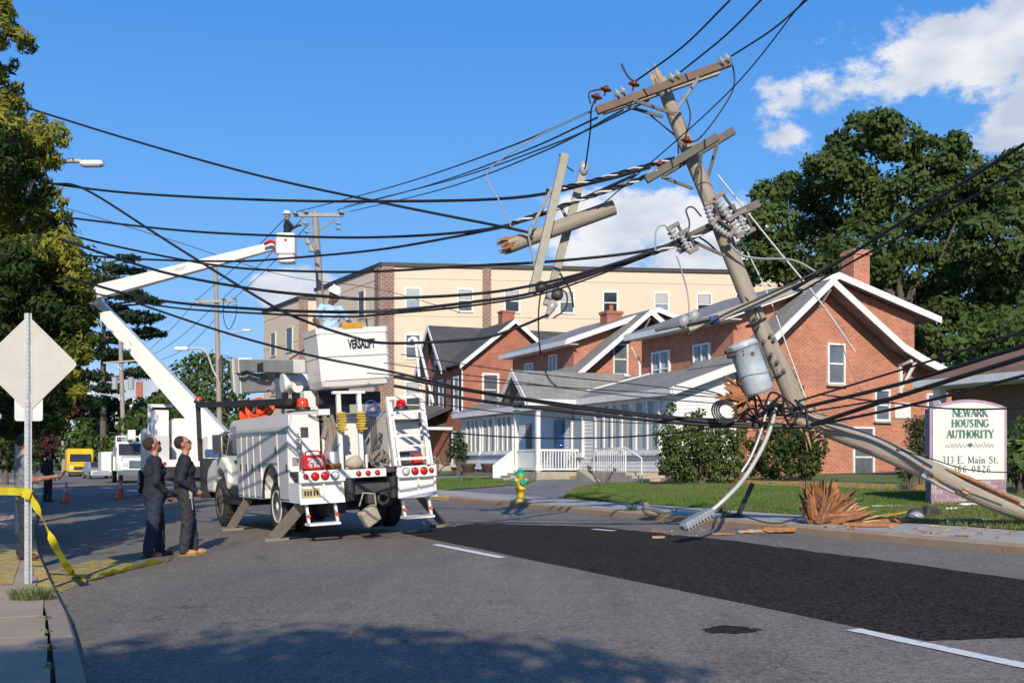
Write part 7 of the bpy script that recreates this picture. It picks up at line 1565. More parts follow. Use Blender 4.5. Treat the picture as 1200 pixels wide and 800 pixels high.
# pine with layered branches
pb = P(121, 552, 135); pb.z = .2
pt_ = thing('pine_tree', 'pine tree with flat layered branches left of the raised boom', 'tree', pb)
mb = MB(); mb.tube([pb - Vector((0, 0, .3)), P(121, 430, 135), P(123, 300, 135)], [.42, .32, .1], 10)
Lp = [(150, 303, 14), (138, 316, 18), (160, 318, 12), (120, 330, 22), (150, 345, 22), (172, 352, 14), (185, 354, 7), (128, 362, 22), (160, 372, 24), (185, 371, 9), (140, 395, 24), (170, 390, 20), (188, 391, 8), (130, 415, 24), (155, 418, 18), (110, 440, 20), (165, 437, 20), (180, 440, 8), (105, 400, 22), (125, 455, 18), (100, 365, 20), (105, 340, 18), (145, 330, 16), (110, 470, 16)]
cl_ = []
for (x, y, r_) in Lp:
    R0 = r_ * 135 / FPX
    for k in range(2): c = P(x, y + rg.uniform(-1, 1), 135 + rg.uniform(-3, 3)); cl_.append((tuple(c), (R0, R0, R0 * .3)))
    a = P(121, y + 6, 135); mb.tube([a, Vector(cl_[-1][0])], [.18, .06], 6)
part('trunk', mb, M['bark'], pt_, world=True); leafobj('crown', leaves(cl_, 7, .3, np.random.default_rng(4), 3.2, maxn=45000), [M['leafpine'], M['leafyew']], pt_, None)
# green tree behind the truck, trees down the street
def midtree(label, L, Y, m, seed, base, size=.3, dens=4, maxn=16000, name='leafy_tree', mix=None, squash=.85):
    b = P(base, 560, Y); b.z = GXY(b.x, b.y); top = P(base, sum(q[1] for q in L) / len(L) + 20, Y)
    return tree(name, label, b, top, pxclumps(L, Y, random.Random(seed), 1, squash, 1), m, size, dens, .25, seed, maxn, mix=mix)
midtree('bright green tree behind the truck roof and tall pole', [(230, 425, 16), (255, 432, 20), (280, 440, 14), (215, 445, 22), (245, 460, 26), (275, 465, 20), (205, 470, 24), (235, 490, 28), (268, 500, 26), (190, 490, 22), (215, 515, 24), (290, 490, 14), (165, 495, 18), (150, 500, 14)], 90, M['leafmid'], 61, 262, .3, 6, 50000, mix=(M['leafbush'], .9, .7))
midtree('mid green tree low behind the distant line truck', [(150, 505, 14), (175, 510, 16), (195, 520, 16), (130, 520, 16), (155, 530, 16)], 120, M['leafmid'], 62, 160, .35, 5, 9000)
midtree('wide green tree filling the gap between the pine and the green tree', [(150, 478, 14), (175, 482, 16), (195, 470, 16), (165, 500, 16), (205, 490, 18), (185, 505, 16)], 150, M['leafbush'], 71, 185, .45, 6, 16000)
midtree('dark conifer in the shade left of the distant line truck', [(112, 495, 16), (118, 515, 18), (120, 538, 18), (125, 475, 12), (135, 545, 12), (105, 530, 14), (118, 480, 14), (128, 505, 14)], 142, M['leafpine'], 63, 118, .5, 6, 14000)
midtree('purple leaved tree above the yellow signal box', [(52, 500, 18), (60, 520, 16), (85, 475, 14), (75, 462, 9), (100, 470, 12), (45, 525, 18), (60, 485, 12), (90, 485, 10)], 145, M['leafred'], 64, 60, .45, 6, 12000)
midtree('light green shrubby tree right behind the yellow van', [(85, 510, 14), (100, 518, 12), (75, 530, 10), (100, 500, 10), (112, 530, 10)], 125, M['leafmid'], 65, 92, .4, 5, 6000)
midtree('dark tree in the far left shade behind the pale post', [(10, 510, 20), (30, 520, 18), (5, 540, 20), (30, 500, 16), (40, 545, 12), (-20, 520, 30)], 70, M['leafyew'], 66, 5, .26, 6, 12000)
# closed far off treeline
cl_ = []
for k in range(70):
    X = -105 + k * 1.5; cl_.append(((X + rg.uniform(-1, 1), 215 + rg.uniform(-6, 6), rg.uniform(2, 6)), (3, 3, rg.uniform(3, 5))))
V = leaves(cl_, 1.2, .7, np.random.default_rng(9), 1.5, maxn=15000); o = leafobj('treeline', V, M['leafbush']); tag(o, 'low continuous line of trees closing the far end of the street', 'trees', kind='stuff')
# trees at right far behind the tan building (below roof line) are hidden
# shrubs at the houses
def shrub(label, L, Y, m, seed, size=.09, dens=45, maxn=22000, name='shrub', mix=None, droop=0, aspect=1.6, sq=.9):
    b = P(sum(q[0] for q in L) / len(L), 556, Y); b.z = GXY(b.x, b.y); rng = np.random.default_rng(seed); t = thing(name, label, 'shrub', b); mb = MB()
    cl2 = pxclumps(L, Y, random.Random(seed), .9, sq, 1)
    for c, _ in cl2[:8]: mb.tube([b + Vector((rg.uniform(-.1, .1), 0, 0)), Vector(c)], [.035, .012], 5)
    part('stems', mb, M['bark'], t, world=True); V = leaves(cl2, dens, size, rng, aspect, maxn=maxn, droop=droop); n = len(V) // 4
    leafobj('foliage', V, [m, mix] if mix else m, t, (rng.random(n) < .3).astype(int) if mix else None); return t
shrub('large loose green bush in front of the white end wall', [(800, 522, 24), (825, 515, 20), (845, 520, 20), (785, 510, 16), (860, 515, 14), (815, 500, 14), (790, 535, 16), (830, 538, 20), (858, 538, 14), (782, 488, 8), (808, 490, 9), (788, 478, 6), (818, 487, 7), (845, 503, 10), (868, 505, 8), (800, 548, 12), (830, 549, 12), (860, 549, 11), (780, 546, 10), (845, 547, 12), (815, 545, 14), (812, 554, 14), (838, 555, 12), (795, 556, 10)], 32.5, M['leafbush'], 81, .075, 110, 60000, mix=M['leafmid'])
shrub('dark spreading bush under the cable knot beside the brick wall', [(905, 535, 22), (935, 530, 24), (955, 525, 16), (890, 545, 12), (920, 515, 20), (950, 545, 14), (905, 505, 14), (940, 505, 14), (885, 520, 12), (900, 549, 10), (925, 549, 10), (945, 550, 10), (880, 550, 8)], 32.8, M['leafyew'], 82, .085, 90, 45000, mix=M['leafbush'])
shrub('thin yellowish creeper on the brick wall behind the break', [(925, 430, 5), (930, 440, 6), (940, 470, 7), (948, 480, 8), (955, 500, 7), (938, 455, 4), (962, 490, 7)], 34, M['leafpale'], 83, .08, 40, 4000)
shrub('clipped dark round bush left of the monument sign', [(1078, 505, 14), (1082, 520, 16), (1078, 535, 15), (1080, 495, 9)], 26.5, M['leafyew'], 84, .045, 300, 26000)
shrub('small green bush low at the left of the monument sign', [(1068, 535, 14), (1060, 548, 12), (1078, 545, 12)], 25, M['leafbush'], 85, .06, 150, 14000)
shrub('tall pale leaved plant right of the monument sign', [(1185, 525, 12), (1195, 540, 14), (1182, 548, 10), (1205, 520, 14), (1210, 545, 16)], 22.5, M['leafpale'], 86, .12, 40, 6000, aspect=3.0, mix=M['leafbush'])
shrub('low plants behind the monument sign at right edge', [(1192, 505, 12), (1205, 500, 14), (1180, 515, 8)], 24.5, M['leafbush'], 87, .08, 50, 5000, mix=M['leafmid'])
shrub('small dark bush at the corner of the far brick house', [(535, 520, 9), (542, 530, 10), (532, 532, 8), (538, 512, 6)], 55, M['leafyew'], 88, .12, 40, 5000)
shrub('flower bed in front of the far porch', [(505, 540, 5), (515, 539, 6), (525, 541, 5), (498, 541, 5)], 54, M['leafpale'], 89, .1, 50, 2500, mix=M['petal'], name='flower_bed')
shrub('little green plant by the porch steps', [(690, 548, 3), (720, 549, 3)], 34, M['leafmid'], 90, .06, 70, 800)
for i, (x, y) in enumerate(((741, 598), (846, 601), (851, 606))):
    p = onground(x, y); tuft('weed', ('small weed by the kerb behind the metal scrap', 'small weed at the foot of the black post', 'weed growing from the kerb joint near the black post')[i], p, 40, .08, .18, M['weed'], 60 + i)
# fallen leaves and bits on the near left
mb = MB(); rg = random.Random(6)
for k in range(160):
    p = onground(rg.uniform(60, 330), rg.uniform(655, 790)); a = rg.uniform(0, 6.28); s_ = rg.uniform(.008, .022); d = Vector((math.cos(a), math.sin(a), rg.uniform(-.2, .3))) * s_; e_ = Vector((-math.sin(a), math.cos(a), 0)) * s_ * .6; p.z += .012
    mb.add([p - d, p + e_, p + d, p - e_], [(0, 1, 2, 3)])
o = link('leaf_litter', meshdata('leaf_litter', mb, M['rust'])); tag(o, 'scattered dry leaf bits on the road by the left kerb', 'leaves', kind='stuff')
# ================================================================ SMALL THINGS
# ---- sign post on the left pavement (seen from behind)
sb_ = onground(32, 686); sb_.z = .14
M['silverpost'] = mat('galvanised_post', (.45, .46, .47), (.56, .57, .58), 8, .4, .05, metal=.5)
sp = thing('sign_post', 'back of a bare aluminium diamond road sign on a perforated post at left', 'sign', sb_, R(4))
H_ = 3.04
mb = MB(); mb.bb((-.012, -.004, 0), (.012, .0, H_)); 
for sg in (-1, 1):
    mb.prism([(sg * .012, -.004, 0), (sg * .024, .026, 0), (sg * .028, .026, 0), (sg * .016, -.006, 0)], (0, 0, H_))
    mb.bb((sg * .026, .024, 0), (sg * .04, .028, H_))
part('post', mb, M['silverpost'], sp)
mb = MB(); n_ = 62
for k in range(n_): mb.cyl((0, -.0045, .06 + k * .048), (0, -.0062, .06 + k * .048), .0055, n=6)
part('post_holes', mb, M['black'], sp, kind='stuff')
mb = MB(); cz = 2.47; hd_ = .545
def roundpoly(pts, r_, k=4):
    out = []; n = len(pts)
    for i in range(n):
        a, b, c = Vector(pts[i - 1]), Vector(pts[i]), Vector(pts[(i + 1) % n]); u = (a - b).normalized() * r_; v = (c - b).normalized() * r_
        for j in range(k + 1):
            t = j / k; out.append(b + u * (1 - t) ** 2 + v * t ** 2)
    return out
mb.prism(roundpoly([(0, .03, cz - hd_), (hd_, .03, cz), (0, .03, cz + hd_), (-hd_, .03, cz)], .05), (0, .004, 0)); part('diamond_plate', mb, M['alu'], sp)
mb = MB(); mb.prism(roundpoly([(-.155, .040, 1.83), (.155, .040, 1.83), (.155, .040, 2.32), (-.155, .040, 2.32)], .035), (0, .003, 0)); part('lower_plate', mb, M['aluplate'], sp)
for z in (2.1, 2.75, 2.0):
    mb = MB(); mb.cyl((0, -.006, z), (0, -.016, z), .009, n=6); part('bolt', mb, M['steel'], sp)
# ---- caution tape
M['tape'] = mat('caution_tape', (.72, .62, .02), (.62, .5, .02), 9, .45, .1, trans=.2)
def ribbon(mb, pts, w_, twist=None, wid=None):
    pts = bez(pts, 6); n = len(pts); vs = []
    for i, p in enumerate(pts):
        d = (pts[min(i + 1, n - 1)] - pts[max(i - 1, 0)]).normalized(); t = twist[0] + (twist[1] - twist[0]) * i / n + .25 * math.sin(i * 1.3) if twist else 0
        a = Vector((0, 0, 1)) if abs(d.z) < .9 else Vector((0, 1, 0)); s_ = d.cross(a).normalized(); u = s_.cross(d)
        v = (u * math.cos(t) + s_ * math.sin(t)) * w_ / 2; vs += [p - v, p + v]
    mb.add(vs, [(2 * i, 2 * i + 1, 2 * i + 3, 2 * i + 2) for i in range(n - 1)], True)
mb = MB(); Yt = sb_.y - .05
g1, g2, g3, g4 = onground(92, 676), onground(104, 681), onground(140, 671), onground(203, 656)
for g in (g1, g2, g3, g4): g.z += .02
ribbon(mb, [P(-45, 572, Yt + .4), P(0, 575, Yt + .2), P(32, 576, Yt)], .085, (0, .1)); 
ribbon(mb, [P(33, 577, Yt), P(48, 604, Yt), P(66, 642, Yt), P(84, 670, g1.y), g2], .085, (.2, 1.1))
ribbon(mb, [g2, g2.lerp(g3, .5) + Vector((0, 0, .03)), g3, g3.lerp(g4, .5) + Vector((0, 0, .02)), P(190, 661, g4.y - .3) * 1.0, g4], .12, (1.1, .5))
tp = single('caution_tape', mb, M['tape'], 'yellow caution tape tied to the sign post and trailing across the road', 'tape', kind=None)
mb = MB(); mb.torus(P(32, 577, Yt + .03), .05, .022, (0, 0, 0), 12, 6); mb.box(P(32, 578, Yt - .03), (.09, .03, .11), (0, .4, 0)); single('tape_knot', mb, M['tape'], 'yellow tape knot wrapped round the sign post', 'tape')
# ---- cones
def cone(label, x, y, h_):
    p = onground(x, y); t = thing('traffic_cone', label, 'traffic cone', p, group='orange cones on the far road')
    k = h_ / .71; mb = MB(); mb.rbox((0, 0, .02 * k), (.38 * k, .38 * k, .04 * k), .02); part('base', mb, M['orange'], t)
    mb = MB(); mb.lathe([(.14 * k, .04 * k), (.105 * k, .25 * k), (.104 * k, .252 * k), (.03 * k, h_), (.02 * k, h_)], (0, 0, 0), 18); c = part('cone_body', mb, M['orange'], t)
    for (z0, z1) in ((.38, .52), (.57, .64)):
        mb = MB(); f = lambda z: (.104 - (z - .25) * .161) * k + .003; mb.lathe([(f(z0), z0 * k), (f(z1), z1 * k)], (0, 0, 0), 18); part('reflective_band', mb, M['greyporc'], c)
cone('left orange cone, beside the far standing figure', 78, 589, .75); cone('right orange cone, just left of the two standing men', 141, 584, .75)
# ---- hydrant
hb_ = onground(610, 587); 
hy = thing('fire_hydrant', 'yellow fire hydrant with green bonnet and caps on the pavement', 'fire hydrant', hb_, R(20))
M['hydy'] = mat('hydrant_yellow', (.72, .52, .05), (.6, .42, .04), 9, .45, .1); M['hydg'] = mat('hydrant_green', (.03, .38, .22), (.02, .3, .17), 9, .4, .1)
mb = MB(); mb.lathe([(.15, 0), (.16, .02), (.16, .05), (.105, .06), (.1, .1), (.1, .28), (.15, .29), (.15, .32), (.105, .33), (.1, .36), (.1, .62), (.13, .63), (.13, .65), (.05, .66)], (0, 0, 0), 20); part('barrel', mb, M['hydy'], hy)
for a in range(8):
    q = a * math.pi / 4; mb = MB(); mb.cyl((.135 * math.cos(q), .135 * math.sin(q), .05), (.135 * math.cos(q), .135 * math.sin(q), .075), .014, n=6); part('bolt', mb, M['hydy'], hy)
mb = MB(); mb.lathe([(.14, .652), (.14, .68), (.115, .72), (.08, .76), (.04, .78), (.04, .83), (.01, .84)], (0, 0, 0), 20); part('bonnet', mb, M['hydg'], hy)
for v in ((-1, 0), (1, 0), (0, -1)):
    d = Vector((v[0], v[1], 0)); r_ = .06 if v[1] == 0 else .08; z = Vector((0, 0, .52 if v[1] == 0 else .5)); mb = MB(); mb.cyl(d * .08 + z, d * .15 + z, r_ * .8, n=14); n_ = part('nozzle', mb, M['hydy'], hy)
    mb = MB(); mb.cyl(d * .15 + z, d * .2 + z, r_, n=14); mb.cyl(d * .2 + z, d * .235 + z, .02, n=5); part('cap', mb, M['hydg'], n_)
# ---- monument sign
def solveY(x, y):  # ground point
    return onground(x, y)
ms0 = onground(1131, 588.5); YS = ms0.y
M['mauve'] = mat('mauve_painted_stucco', (.42, .3, .36), (.36, .25, .31), 5, .85, .2); M['cream'] = mat('sign_face_cream', (.74, .73, .66), (.66, .65, .58), 3, .6)
M['signgreen'] = mat('sign_green_letters', (.03, .14, .1), None, rough=.5); M['mauvebrick'] = mat('mauve_brick', (.36, .22, .27), (.25, .15, .19), 3, .85, .3, 40, spread=.4); M['mauvebrick2'] = mat('pale_mauve_brick', (.45, .33, .37), (.36, .25, .29), 3, .85, .3, 40)
M['mortar'] = mat('mortar', (.5, .46, .42), (.4, .37, .34), 9, .9, .3)
sc_ = YS / 1300; sw = 85 * sc_; mg = thing('monument_sign', 'cream arched monument sign with green lettering on a mauve brick base', 'sign', ms0, R(-9))
bw, bd_ = sw * .98, .5; zb = 26 * sc_; zt = 118 * sc_
mb = MB(); mb.bb((-bw / 2 + .012, -bd_ / 2 + .012, -.1), (bw / 2 - .012, bd_ / 2 - .012, zb)); base_ = part('base', mb, M['mortar'], mg)
rows = 5; rh = zb / rows
def bricks(u0, u1, fn, axis):
    for r_ in range(rows):
        u = u0 - (.11 if r_ % 2 else 0)
        while u < u1 - .02:
            a, b = max(u, u0), min(u + .2, u1)
            if b - a > .03:
                mb = MB(); z0, z1 = r_ * rh + .006, (r_ + 1) * rh - .006; j = rnd.uniform(-.003, .003)
                if axis == 'x': mb.bb((a + .005, fn - .0 + j, z0), (b - .005, fn + .05, z1))
                else: mb.bb((fn + j, a + .005, z0), (fn + .05, b - .005, z1))
                part('brick', mb, M['mauvebrick' if rnd.random() < .65 else 'mauvebrick2'], base_)
            u += .21
bricks(-bw / 2, bw / 2, -bd_ / 2, 'x'); bricks(-bd_ / 2 + .055, bd_ / 2, -bw / 2, 'y')
def arch(x0, x1, z0, zs, rise, n=14):
    pts = [(x0, z0), (x1, z0)]
    for k in range(n + 1):
        t = k / n; x = x1 + (x0 - x1) * t; pts.append((x, zs + rise * math.sin(math.pi * t) ** .8))
    return pts
mb = MB(); mb.prism([(x, -bd_ / 2 + .03, z) for x, z in arch(-sw / 2, sw / 2, zb, zt - .13, .16)], (0, bd_ - .06, 0)); fr = part('sign_body', mb, M['mauve'], mg)
mb = MB(); mb.prism([(x, -bd_ / 2 + .005, z) for x, z in arch(-sw / 2 + .05, sw / 2 - .05, zb + .02, zt - .17, .14)], (0, .03, 0)); fc = part('sign_face', mb, M['cream'], mg)
FM = Matrix.Translation((0, -bd_ / 2 + .003, 0)) @ Matrix.Rotation(R(90), 4, 'X')
def serif(s, size, x, z, m, xs=1.0, wt=1.0, name='lettering'):
    """small serif alphabet built from strokes"""
    G = {'N': ([(0, 0, 0, 1, .7), (0, 1, .72, 0, 1.3), (.72, 0, .72, 1, .7)], .72, [(0, 0), (0, 1), (.72, 1)]), 'E': ([(.1, 0, .1, 1, 1.3), (.1, 1, .62, 1, .6), (.1, .52, .48, .52, .6), (.1, 0, .62, 0, .6), (.62, 0, .62, .2, .6), (.62, .82, .62, 1, .6)], .66, [(.06, 0), (.06, 1)]),
         'W': ([(0, 1, .25, 0, 1.2), (.25, 0, .48, 1, .6), (.48, 1, .72, 0, 1.2), (.72, 0, .96, 1, .6)], .98, [(0, 1), (.48, 1), (.96, 1)]), 'A': ([(0, 0, .36, 1, .6), (.36, 1, .72, 0, 1.3), (.14, .36, .58, .36, .6)], .74, [(0, 0), (.72, 0)]),
         'R': ([(.1, 0, .1, 1, 1.3), (.1, 1, .45, 1, .6), (.45, 1, .6, .86, .9), (.6, .86, .6, .66, 1.2), (.6, .66, .45, .52, .9), (.45, .52, .1, .52, .6), (.38, .5, .7, 0, 1.2)], .72, [(.08, 0), (.08, 1), (.72, 0)]),
         'K': ([(.1, 0, .1, 1, 1.3), (.1, .4, .62, 1, .6), (.28, .55, .7, 0, 1.3)], .72, [(.08, 0), (.08, 1), (.62, 1), (.7, 0)]), 'H': ([(.1, 0, .1, 1, 1.3), (.66, 0, .66, 1, 1.3), (.1, .52, .66, .52, .6)], .76, [(.1, 0), (.1, 1), (.66, 0), (.66, 1)]),
         'U': ([(.1, 1, .1, .3, 1.3), (.1, .3, .25, .03, 1), (.25, .03, .5, .03, .7), (.5, .03, .64, .3, .8), (.64, .3, .64, 1, .7)], .72, [(.1, 1), (.64, 1)]),
         'S': ([(.55, .82, .4, .98, .8), (.4, .98, .18, .95, .8), (.18, .95, .1, .75, 1.2), (.1, .75, .3, .55, 1.2), (.3, .55, .5, .42, 1.2), (.5, .42, .56, .2, 1.2), (.56, .2, .4, .02, .8), (.4, .02, .15, .05, .7), (.15, .05, .08, .2, .7)], .62, []),
         'I': ([(.2, 0, .2, 1, 1.3)], .4, [(.2, 0), (.2, 1)]), 'G': ([(.68, .8, .5, .98, .7), (.5, .98, .25, .95, .7), (.25, .95, .08, .7, 1), (.08, .7, .08, .3, 1.3), (.08, .3, .25, .05, 1), (.25, .05, .5, .02, .7), (.5, .02, .68, .12, .8), (.68, .12, .68, .42, 1.2)], .78, [(.66, .42)]),
         'T': ([(.36, 0, .36, 1, 1.3), (.02, 1, .7, 1, .6), (.02, .82, .02, 1, .6), (.7, .82, .7, 1, .6)], .72, [(.36, 0)]), 'Y': ([(.36, 0, .36, .45, 1.3), (.36, .45, .02, 1, 1.2), (.36, .45, .68, 1, .6)], .7, [(.36, 0), (.04, 1), (.68, 1)]),
         'O': ([(.1, .3, .1, .7, 1.3), (.1, .7, .28, .97, .9), (.28, .97, .52, .97, .6), (.52, .97, .7, .7, .9), (.7, .7, .7, .3, 1.3), (.7, .3, .52, .03, .9), (.52, .03, .28, .03, .6), (.28, .03, .1, .3, .9)], .8, []),
         'M': ([(.08, 0, .08, 1, .7), (.08, 1, .45, .1, 1.3), (.45, .1, .82, 1, .6), (.82, 1, .82, 0, 1.3)], .9, [(.08, 0), (.08, 1), (.82, 0), (.82, 1)]),
         'a': ([(.08, .5, .25, .62, .8), (.25, .62, .42, .52, .8), (.42, .52, .42, .05, 1.1), (.42, .05, .52, .0, .7), (.42, .36, .1, .25, .7), (.1, .25, .1, .05, 1), (.1, .05, .4, .1, .7)], .54, []), 'i': ([(.14, 0, .14, .6, 1.2), (.14, .82, .14, .92, 1.4)], .28, [(.14, 0)]),
         'n': ([(.1, 0, .1, .62, 1.2), (.1, .5, .3, .62, .7), (.3, .62, .44, .5, .8), (.44, .5, .44, 0, 1.2)], .56, [(.1, 0), (.44, 0)]), 't': ([(.16, .9, .16, .1, 1.1), (.16, .1, .32, .02, .8), (.02, .62, .32, .62, .6)], .36, []), '.': ([(.1, 0, .1, .1, 1.4)], .22, []), '-': ([(.05, .38, .35, .38, 1)], .42, []), ' ': ([], .36, []),
         '0': ([(.1, .3, .1, .7, 1.1), (.1, .7, .28, .97, .8), (.28, .97, .46, .7, .8), (.46, .7, .46, .3, 1.1), (.46, .3, .28, .03, .8), (.28, .03, .1, .3, .8)], .58, []), '1': ([(.26, 0, .26, 1, 1.2), (.12, .85, .26, 1, .7)], .5, [(.26, 0)]),
         '3': ([(.08, .85, .25, .98, .8), (.25, .98, .42, .8, 1), (.42, .8, .25, .55, .8), (.25, .55, .46, .32, 1), (.46, .32, .28, .02, .9), (.28, .02, .06, .12, .8)], .55, []), '8': ([(.28, .55, .1, .75, 1), (.1, .75, .28, .98, .8), (.28, .98, .44, .75, 1), (.44, .75, .28, .55, .8), (.28, .55, .08, .28, 1), (.08, .28, .28, .02, .8), (.28, .02, .48, .28, 1), (.48, .28, .28, .55, .8)], .58, []),
         '2': ([(.08, .8, .25, .98, .8), (.25, .98, .44, .75, 1.1), (.44, .75, .06, .03, .8), (.06, .03, .48, .03, 1)], .56, []), '6': ([(.44, .9, .25, .97, .8), (.25, .97, .08, .6, .9), (.08, .6, .08, .28, 1.1), (.08, .28, .26, .02, .8), (.26, .02, .46, .28, 1), (.46, .28, .28, .55, .8), (.28, .55, .09, .35, .8)], .56, [])}
    W_ = sum(G[c][1] + .12 for c in s) - .12; mb = MB(); u = -W_ / 2 * size * xs; t = .075 * wt * size
    for c in s:
        st, adv, se = G[c]
        for (a, b, c2, d, w_) in st:
            p, q_ = Vector((x + u + a * size * xs, z + b * size)), Vector((x + u + c2 * size * xs, z + d * size)); dd = q_ - p
            if dd.length < 1e-6: continue
            e = dd.normalized() * t * .5; nn = Vector((-dd.y, dd.x)).normalized() * t * w_; p -= e * .6; q_ += e * .6
            yy = -.004 - .0004 * rnd.random(); mb.add([(k.x, yy, k.y) for k in (p - nn, q_ - nn, q_ + nn, p + nn)], [(0, 1, 2, 3)])
        for (a, b) in se:
            cx_, cz_ = x + u + a * size * xs, z + b * size; mb.add([(cx_ - t * 1.7, -.0046, cz_ - t * .4), (cx_ + t * 1.7, -.0046, cz_ - t * .4), (cx_ + t * 1.7, -.0046, cz_ + t * .4), (cx_ - t * 1.7, -.0046, cz_ + t * .4)], [(0, 1, 2, 3)])
        u += (adv + .12) * size * xs
    mb.v = [(a, b - bd_ / 2 + .002, c) for a, b, c in mb.v]
    part(name, mb, m, fc, kind=None)
px = sc_; cxs = .03
serif('NEWARK', 8.6 * px, cxs, (588 - 488) * px, M['signgreen'], .85, 1.25); serif('HOUSING', 8.6 * px, cxs, (588 - 500) * px, M['signgreen'], .85, 1.25); serif('AUTHORITY', 8.6 * px, cxs, (588 - 512.5) * px, M['signgreen'], .82, 1.25)
serif('313 E. Main St.', 8.0 * px, cxs, (588 - 542) * px, M['signgreen'], .88, .8); serif('366-0826', 8.0 * px, cxs + .03, (588 - 552.5) * px, M['signgreen'], 1.0, .8)
mb = MB(); M['greyline'] = mat('grey_line_art', (.3, .32, .3), None, rough=.6)
for k in range(34):
    xx = -27 * px + k * 1.6 * px + cxs; zz = (588 - 523 - (k % 3) * .8) * px; hh = (2.5 + 3 * abs(math.sin(k * 1.7))) * px
    mb.box((xx, -bd_ / 2 - .001, zz + hh / 2), (.6 * px, .004, hh), (0, .35 * math.sin(k * 2.3), 0))
part('village_drawing', mb, M['greyline'], fc, kind='stuff')
mb = MB(); mb.box((cxs, -bd_ / 2 - .002, (588 - 521) * px), (4 * px, .005, 4 * px), (0, .78, 0)); part('emblem', mb, M['signgreen'], fc)
mb = MB(); mb.rbox(onground(1150, 592) + Vector((0, 0, .02)), (.9, .1, .05), .02, (0, 0, R(15))); single('white_pipe', mb, M['whitetrim'], 'white pipe lying at the foot of the monument sign', 'pipe')
# ---- splintered stump at the kerb
sb2 = onground(964, 613); sb2.z = gz(11.2)
st = thing('splintered_stump', 'burst orange stump of the snapped pole standing at the kerb', 'stump', sb2)
mb = MB(); mb.lathe([(.2, -.02), (.19, .1), (.16, .22), (.1, .3)], (0, 0, 0), 12); part('stump_core', mb, M['splinter'], st)
M['splinterdark'] = mat('dark_core_wood', (.2, .09, .045), (.11, .05, .03), 12, .9, .5, 40, spread=.4)
rg = random.Random(21)
for mi, (mname, wd, cnt, dep) in enumerate((('splinter', .06, 1.0, .0), ('splinterpale', .035, .3, -.1), ('splinterdark', .06, .8, .12))):
    mb = MB()
    for (tx, ty, n) in ((944, 560, 7), (948, 566, 6), (955, 566, 7), (966, 561, 8), (975, 560, 8), (982, 568, 6), (988, 573, 6), (1000, 584, 7), (1014, 577, 5), (1008, 586, 6), (940, 588, 5), (1004, 596, 6), (955, 585, 6), (975, 585, 6), (1018, 600, 3)):
        d = P(tx, ty, sb2.y - .1 + dep + rg.uniform(-.3, .3)) - sb2
        shards(mb, Vector((rg.uniform(-.1, .1), rg.uniform(-.08, .08), .0)), d, max(1, int(n * cnt)), .1, d.length * rg.uniform(.55, .75), d.length * 1.0, .1, wd, rg.randint(0, 999))
    for k in range(6):
        a = rg.uniform(-.4, .6); shards(mb, Vector((rg.uniform(-.2, .3), -.12, .02)), Vector((math.cos(a), -abs(math.sin(a)) * .6, .12)), 2, .1, .3, .8, .2, wd, rg.randint(0, 999))
    part('splinters', mb, M[mname], st, kind='stuff')
# debris: planks and chips
def chip(label, x, y, L, w_, rz, m='splinter', h_=.03, grp=None, name='wood_shard'):
    p = onground(x, y); v = p.x * ex.x + p.y * ex.y; p.z = gz(v) if v > 10.5 else roadz(v)
    mb = MB(); rg = random.Random(int(x * 7 + y)); pts = [(-L / 2, -w_ / 2 * rg.random()), (-L / 2 * .6, -w_ / 2), (L / 2 * .5, -w_ / 2 * .8), (L / 2, 0), (L / 2 * .4, w_ / 2), (-L / 2 * .7, w_ / 2 * .7)]
    c, s_ = math.cos(rz), math.sin(rz); mb.prism([p + Vector((a * c - b * s_, a * s_ + b * c, .012)) for a, b in pts], (0, 0, h_)); return single(name, mb, M[m], label, 'wood', grp)
chip('long pale splinter lying on the road edge left of the stump', 888, 624, .62, .09, R(3), 'splinterpale'); chip('orange splinter with white edge on the road below the black post', 848, 627, .36, .08, R(6), 'splinter')
chip('pale broken board on the road left of the stump', 895, 623, .5, .06, R(-4), 'palewood'); chip('small flat chip on the road at the lamp head', 772, 631, .22, .1, R(20), 'splinterpale'); chip('long reddish plank lying on the pavement right of the stump', 1055, 612, 1.6, .12, R(12), 'splinter', .05)
chip('plank of orange wood along the kerb at the stump foot', 930, 623, .9, .14, R(-3), 'splinter', .06); chip('orange plank pointing right from the stump', 1020, 617, .8, .16, R(-10), 'splinter', .05); chip('narrow pale lath on the grass before the monument sign', 1052, 594, 1.0, .05, R(8), 'palewood'); chip('white splinter upright on the grass near the sign', 1120, 597, .5, .05, R(30), 'whitetrim')
chip('dark plank on the pavement under the fallen pole', 1140, 612, .9, .12, R(10), 'greywood', .05)
rg = random.Random(8)
for k in range(90):
    x, y = rg.choice([(rg.uniform(905, 1010), rg.uniform(612, 626)), (rg.uniform(760, 900), rg.uniform(612, 630)), (rg.uniform(1000, 1190), rg.uniform(604, 632))])
    p = onground(x, y); v = p.x * ex.x + p.y * ex.y
    if 10.3 < v < 10.52: continue
    p.z = (gz(v) if v > 10.5 else roadz(v)) + .012; mb = MB(); a = rg.uniform(0, 6.28); L = rg.uniform(.03, .16)
    mb.box(p + Vector((0, 0, .008)), (L, .03, .016), (0, rg.uniform(-.2, .2), a)); single('wood_chip', mb, M[rg.choice(['splinter', 'splinterpale', 'greywood'])], 'small chip of broken pole wood scattered about the kerb', 'wood', 'wood chips around the broken pole')
mb = MB(); mb.beam(onground(1028, 609) + Vector((0, 0, .04)), onground(1065, 603) + Vector((0, 0, .06)), .07, .02); single('yellow_strip', mb, M['yellow'], 'yellow plastic strip lying on the grass edge', 'strip')
